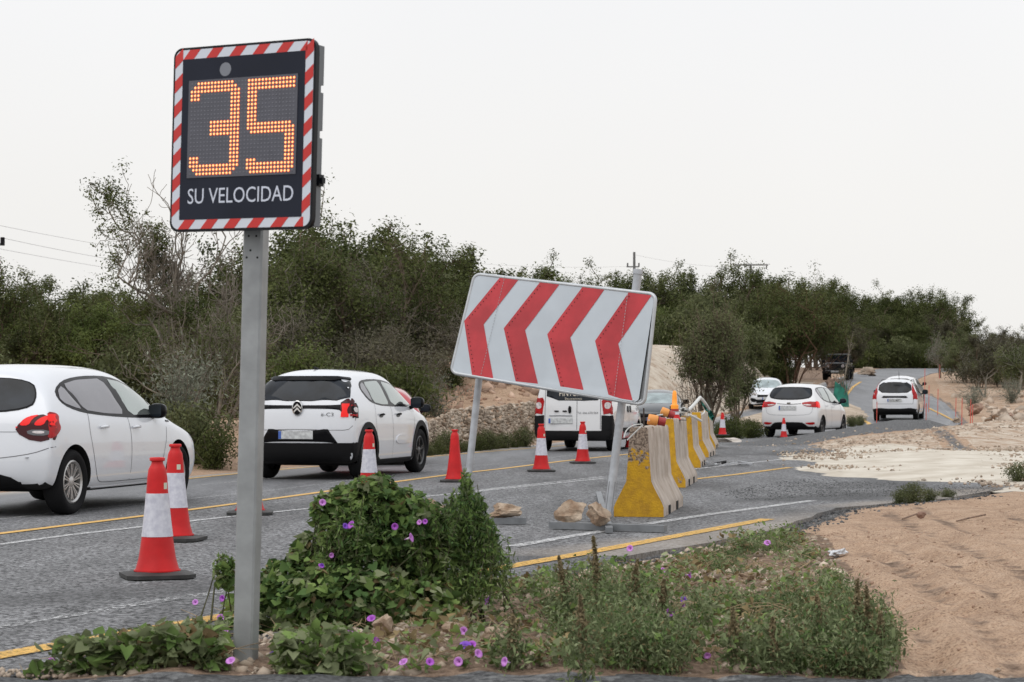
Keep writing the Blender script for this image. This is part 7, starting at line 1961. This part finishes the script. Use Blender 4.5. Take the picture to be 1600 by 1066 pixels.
# ------------------------------------------------------------------ marker stakes, poles and wires
M_stake = mat('stake_red', (.65, .10, .07), .6, emit=None)
for i, (px, y1, y0, D, lb) in enumerate([(1444.5, 576, 628, 92, 'tallest red marker stake right of the estate car'), (1451, 602, 625, 88, 'short red stake just right of the tallest one'), (1465, 608, 634, 85, 'thin red stake in the middle of the bank'),
        (1493, 622, 652, 76, 'thin dark red stake beside the grey boulder'), (1502.5, 622, 662, 71, 'bright red stake left of a close pair'), (1516, 624, 662, 70, 'thin red stake of a close pair on the bank'), (1519, 632, 664, 69, 'thicker red stake of a close pair on the bank'),
        (1369.5, 628, 664, 70.5, 'red stake at the left rear of the estate car'), (1446.5, 630, 662, 71, 'red stake at the right rear of the estate car'), (1403, 588, 598, 96, 'thin stake seen over the estate car roof'), (1468, 570, 590, 130, 'far pale red stake by the bare tree')]):
    x = gx(px, D); zt = zy(y1, D); zb = max(TZ(x, D), RZ(x, D)) - .1
    tag(MB().tube([(x, D, min(zb, zy(y0, D))), (x + .02, D, zt)], .013, 6).build('marker_stake', M_stake, None, True), lb, 'stake', 'red marker stakes along the works')
x0, y0 = gp(1247, 691); tag(MB().box((x0, y0, .05), (.42, .5, .03), M=Matrix.Rotation(.9, 3, 'Z')).build('red_lath', M_stake), 'short red lath lying on the asphalt ridge by the small cone', 'lath')
pw = mat('utility_metal', (.14, .14, .14), .7)
D = 150; u = empty('utility_pole', (gx(991, D), D, TZ(gx(991, D), D)), 0, 'thin utility pole with small crossarm rising above the board pole', 'utility pole')
h = zy(394, D) - u.location.z; m_ = MB(); m_.tube([(0, 0, 0), (0, 0, h)], [.16, .09], 8); m_.build('pole', pw, u)
MB().box((-.1, 0, zy(417, D) - u.location.z), (.95, .10, .09)).build('crossarm', pw, u)
for dx in (-.5, .35): MB().tube([(dx, 0, zy(417, D) - u.location.z), (dx, 0, zy(411, D) - u.location.z)], .06, 6).build('insulator', pw, u)
D = 160; u = empty('utility_pole', (gx(1173, D), D, TZ(gx(1173, D), D)), 0, 'utility pole with wide flat crossarm poking out of the treetops', 'utility pole')
zt = zy(414, D) - u.location.z; MB().tube([(0, 0, 0), (0, 0, zt)], [.16, .1], 8).build('pole', pw, u); MB().box((0, 0, zt), (2.8, .12, .13)).build('crossarm', mat('arm_pale', (.3, .3, .3), .7), u)
for dx in (-1.3, 1.3): MB().tube([(dx, 0, zt), (dx * .95, 0, zt - .35)], .05, 6).build('insulator', pw, u)
D = 80; u = empty('utility_pole', (gx(-30, D), D, TZ(gx(-30, D), D)), 0, 'utility pole outside the left edge, only an insulator in view', 'utility pole')
zt = zy(372, D) - u.location.z; MB().tube([(0, 0, 0), (0, 0, zt + .3)], [.15, .1], 8).build('pole', pw, u); MB().box((.2, 0, zy(382, D) - u.location.z), (1.5, .1, .1)).build('crossarm', pw, u)
MB().tube([(gx(4, D) - u.location.x, 0, zy(383, D) - u.location.z), (gx(4, D) - u.location.x, 0, zy(371, D) - u.location.z)], .09, 8).build('insulator', M_dark, u)
wm_ = mat('wire', (.42, .42, .42), .8)
def wire(a, b, D0, D1, sag, lb, r_=.014):
    P = []
    for k in range(25):
        t = k / 24; D_ = D0 + (D1 - D0) * t; p = pt(a[0] + (b[0] - a[0]) * t, a[1] + (b[1] - a[1]) * t + sag * 4 * t * (1 - t), D_); P.append(p)
    tag(MB().tube(P, r_, 4).build('overhead_wire', wm_), lb, 'wire', 'overhead wires')
wire((-60, 340), (420, 420), 80, 120, 6, 'topmost overhead wire at the left', .009)
wire((4, 372), (420, 440), 80, 120, 6, 'middle overhead wire leaving the insulator at the left', .009)
wire((-60, 377), (420, 452), 80, 120, 6, 'lowest overhead wire at the left', .009)
wire((991, 398), (1150, 418), 150, 160, 4, 'faint overhead wire between the two far poles', .009)
wire((700, 408), (991, 416), 150, 150, 5, 'faint overhead wire left of the far pole', .009)

# ------------------------------------------------------------------ vehicles on the road
peugeot(); citroen(); ix20(); jogger(); van(); jeep()
X, D = gx(1042, 61.5), 61.5
dk = simple_hatch('hatchback_car', (X - .15, D + 2.0, RZ(X, D) + .0), R(180 + 6), mat('dark_grey_paint', (.055, .06, .065), .3, metal=.3, coat=.8), 'dark grey car facing the camera behind the concrete barriers', H=1.40)
X, D = gx(1203, 91), 91
simple_hatch('hatchback_car', (X + .1, D + 1.9, RZ(X, D)), R(180 + 6), M_white, 'white car facing the camera, half hidden behind the tall white hatchback', H=1.46)
X, D = gx(1411, 95), 95
simple_hatch('hatchback_car', (X, D, RZ(X, D)), R(17), M_white2, 'white car ahead of the estate car, only its roof showing', H=1.38)
simple_hatch('hatchback_car', (gx(582, 35), 35.2, -.10), R(-3), mat('red_paint', (.42, .03, .04), .3, coat=1), 'red car mostly hidden ahead of the badged white hatchback', L=3.7, H=1.42)
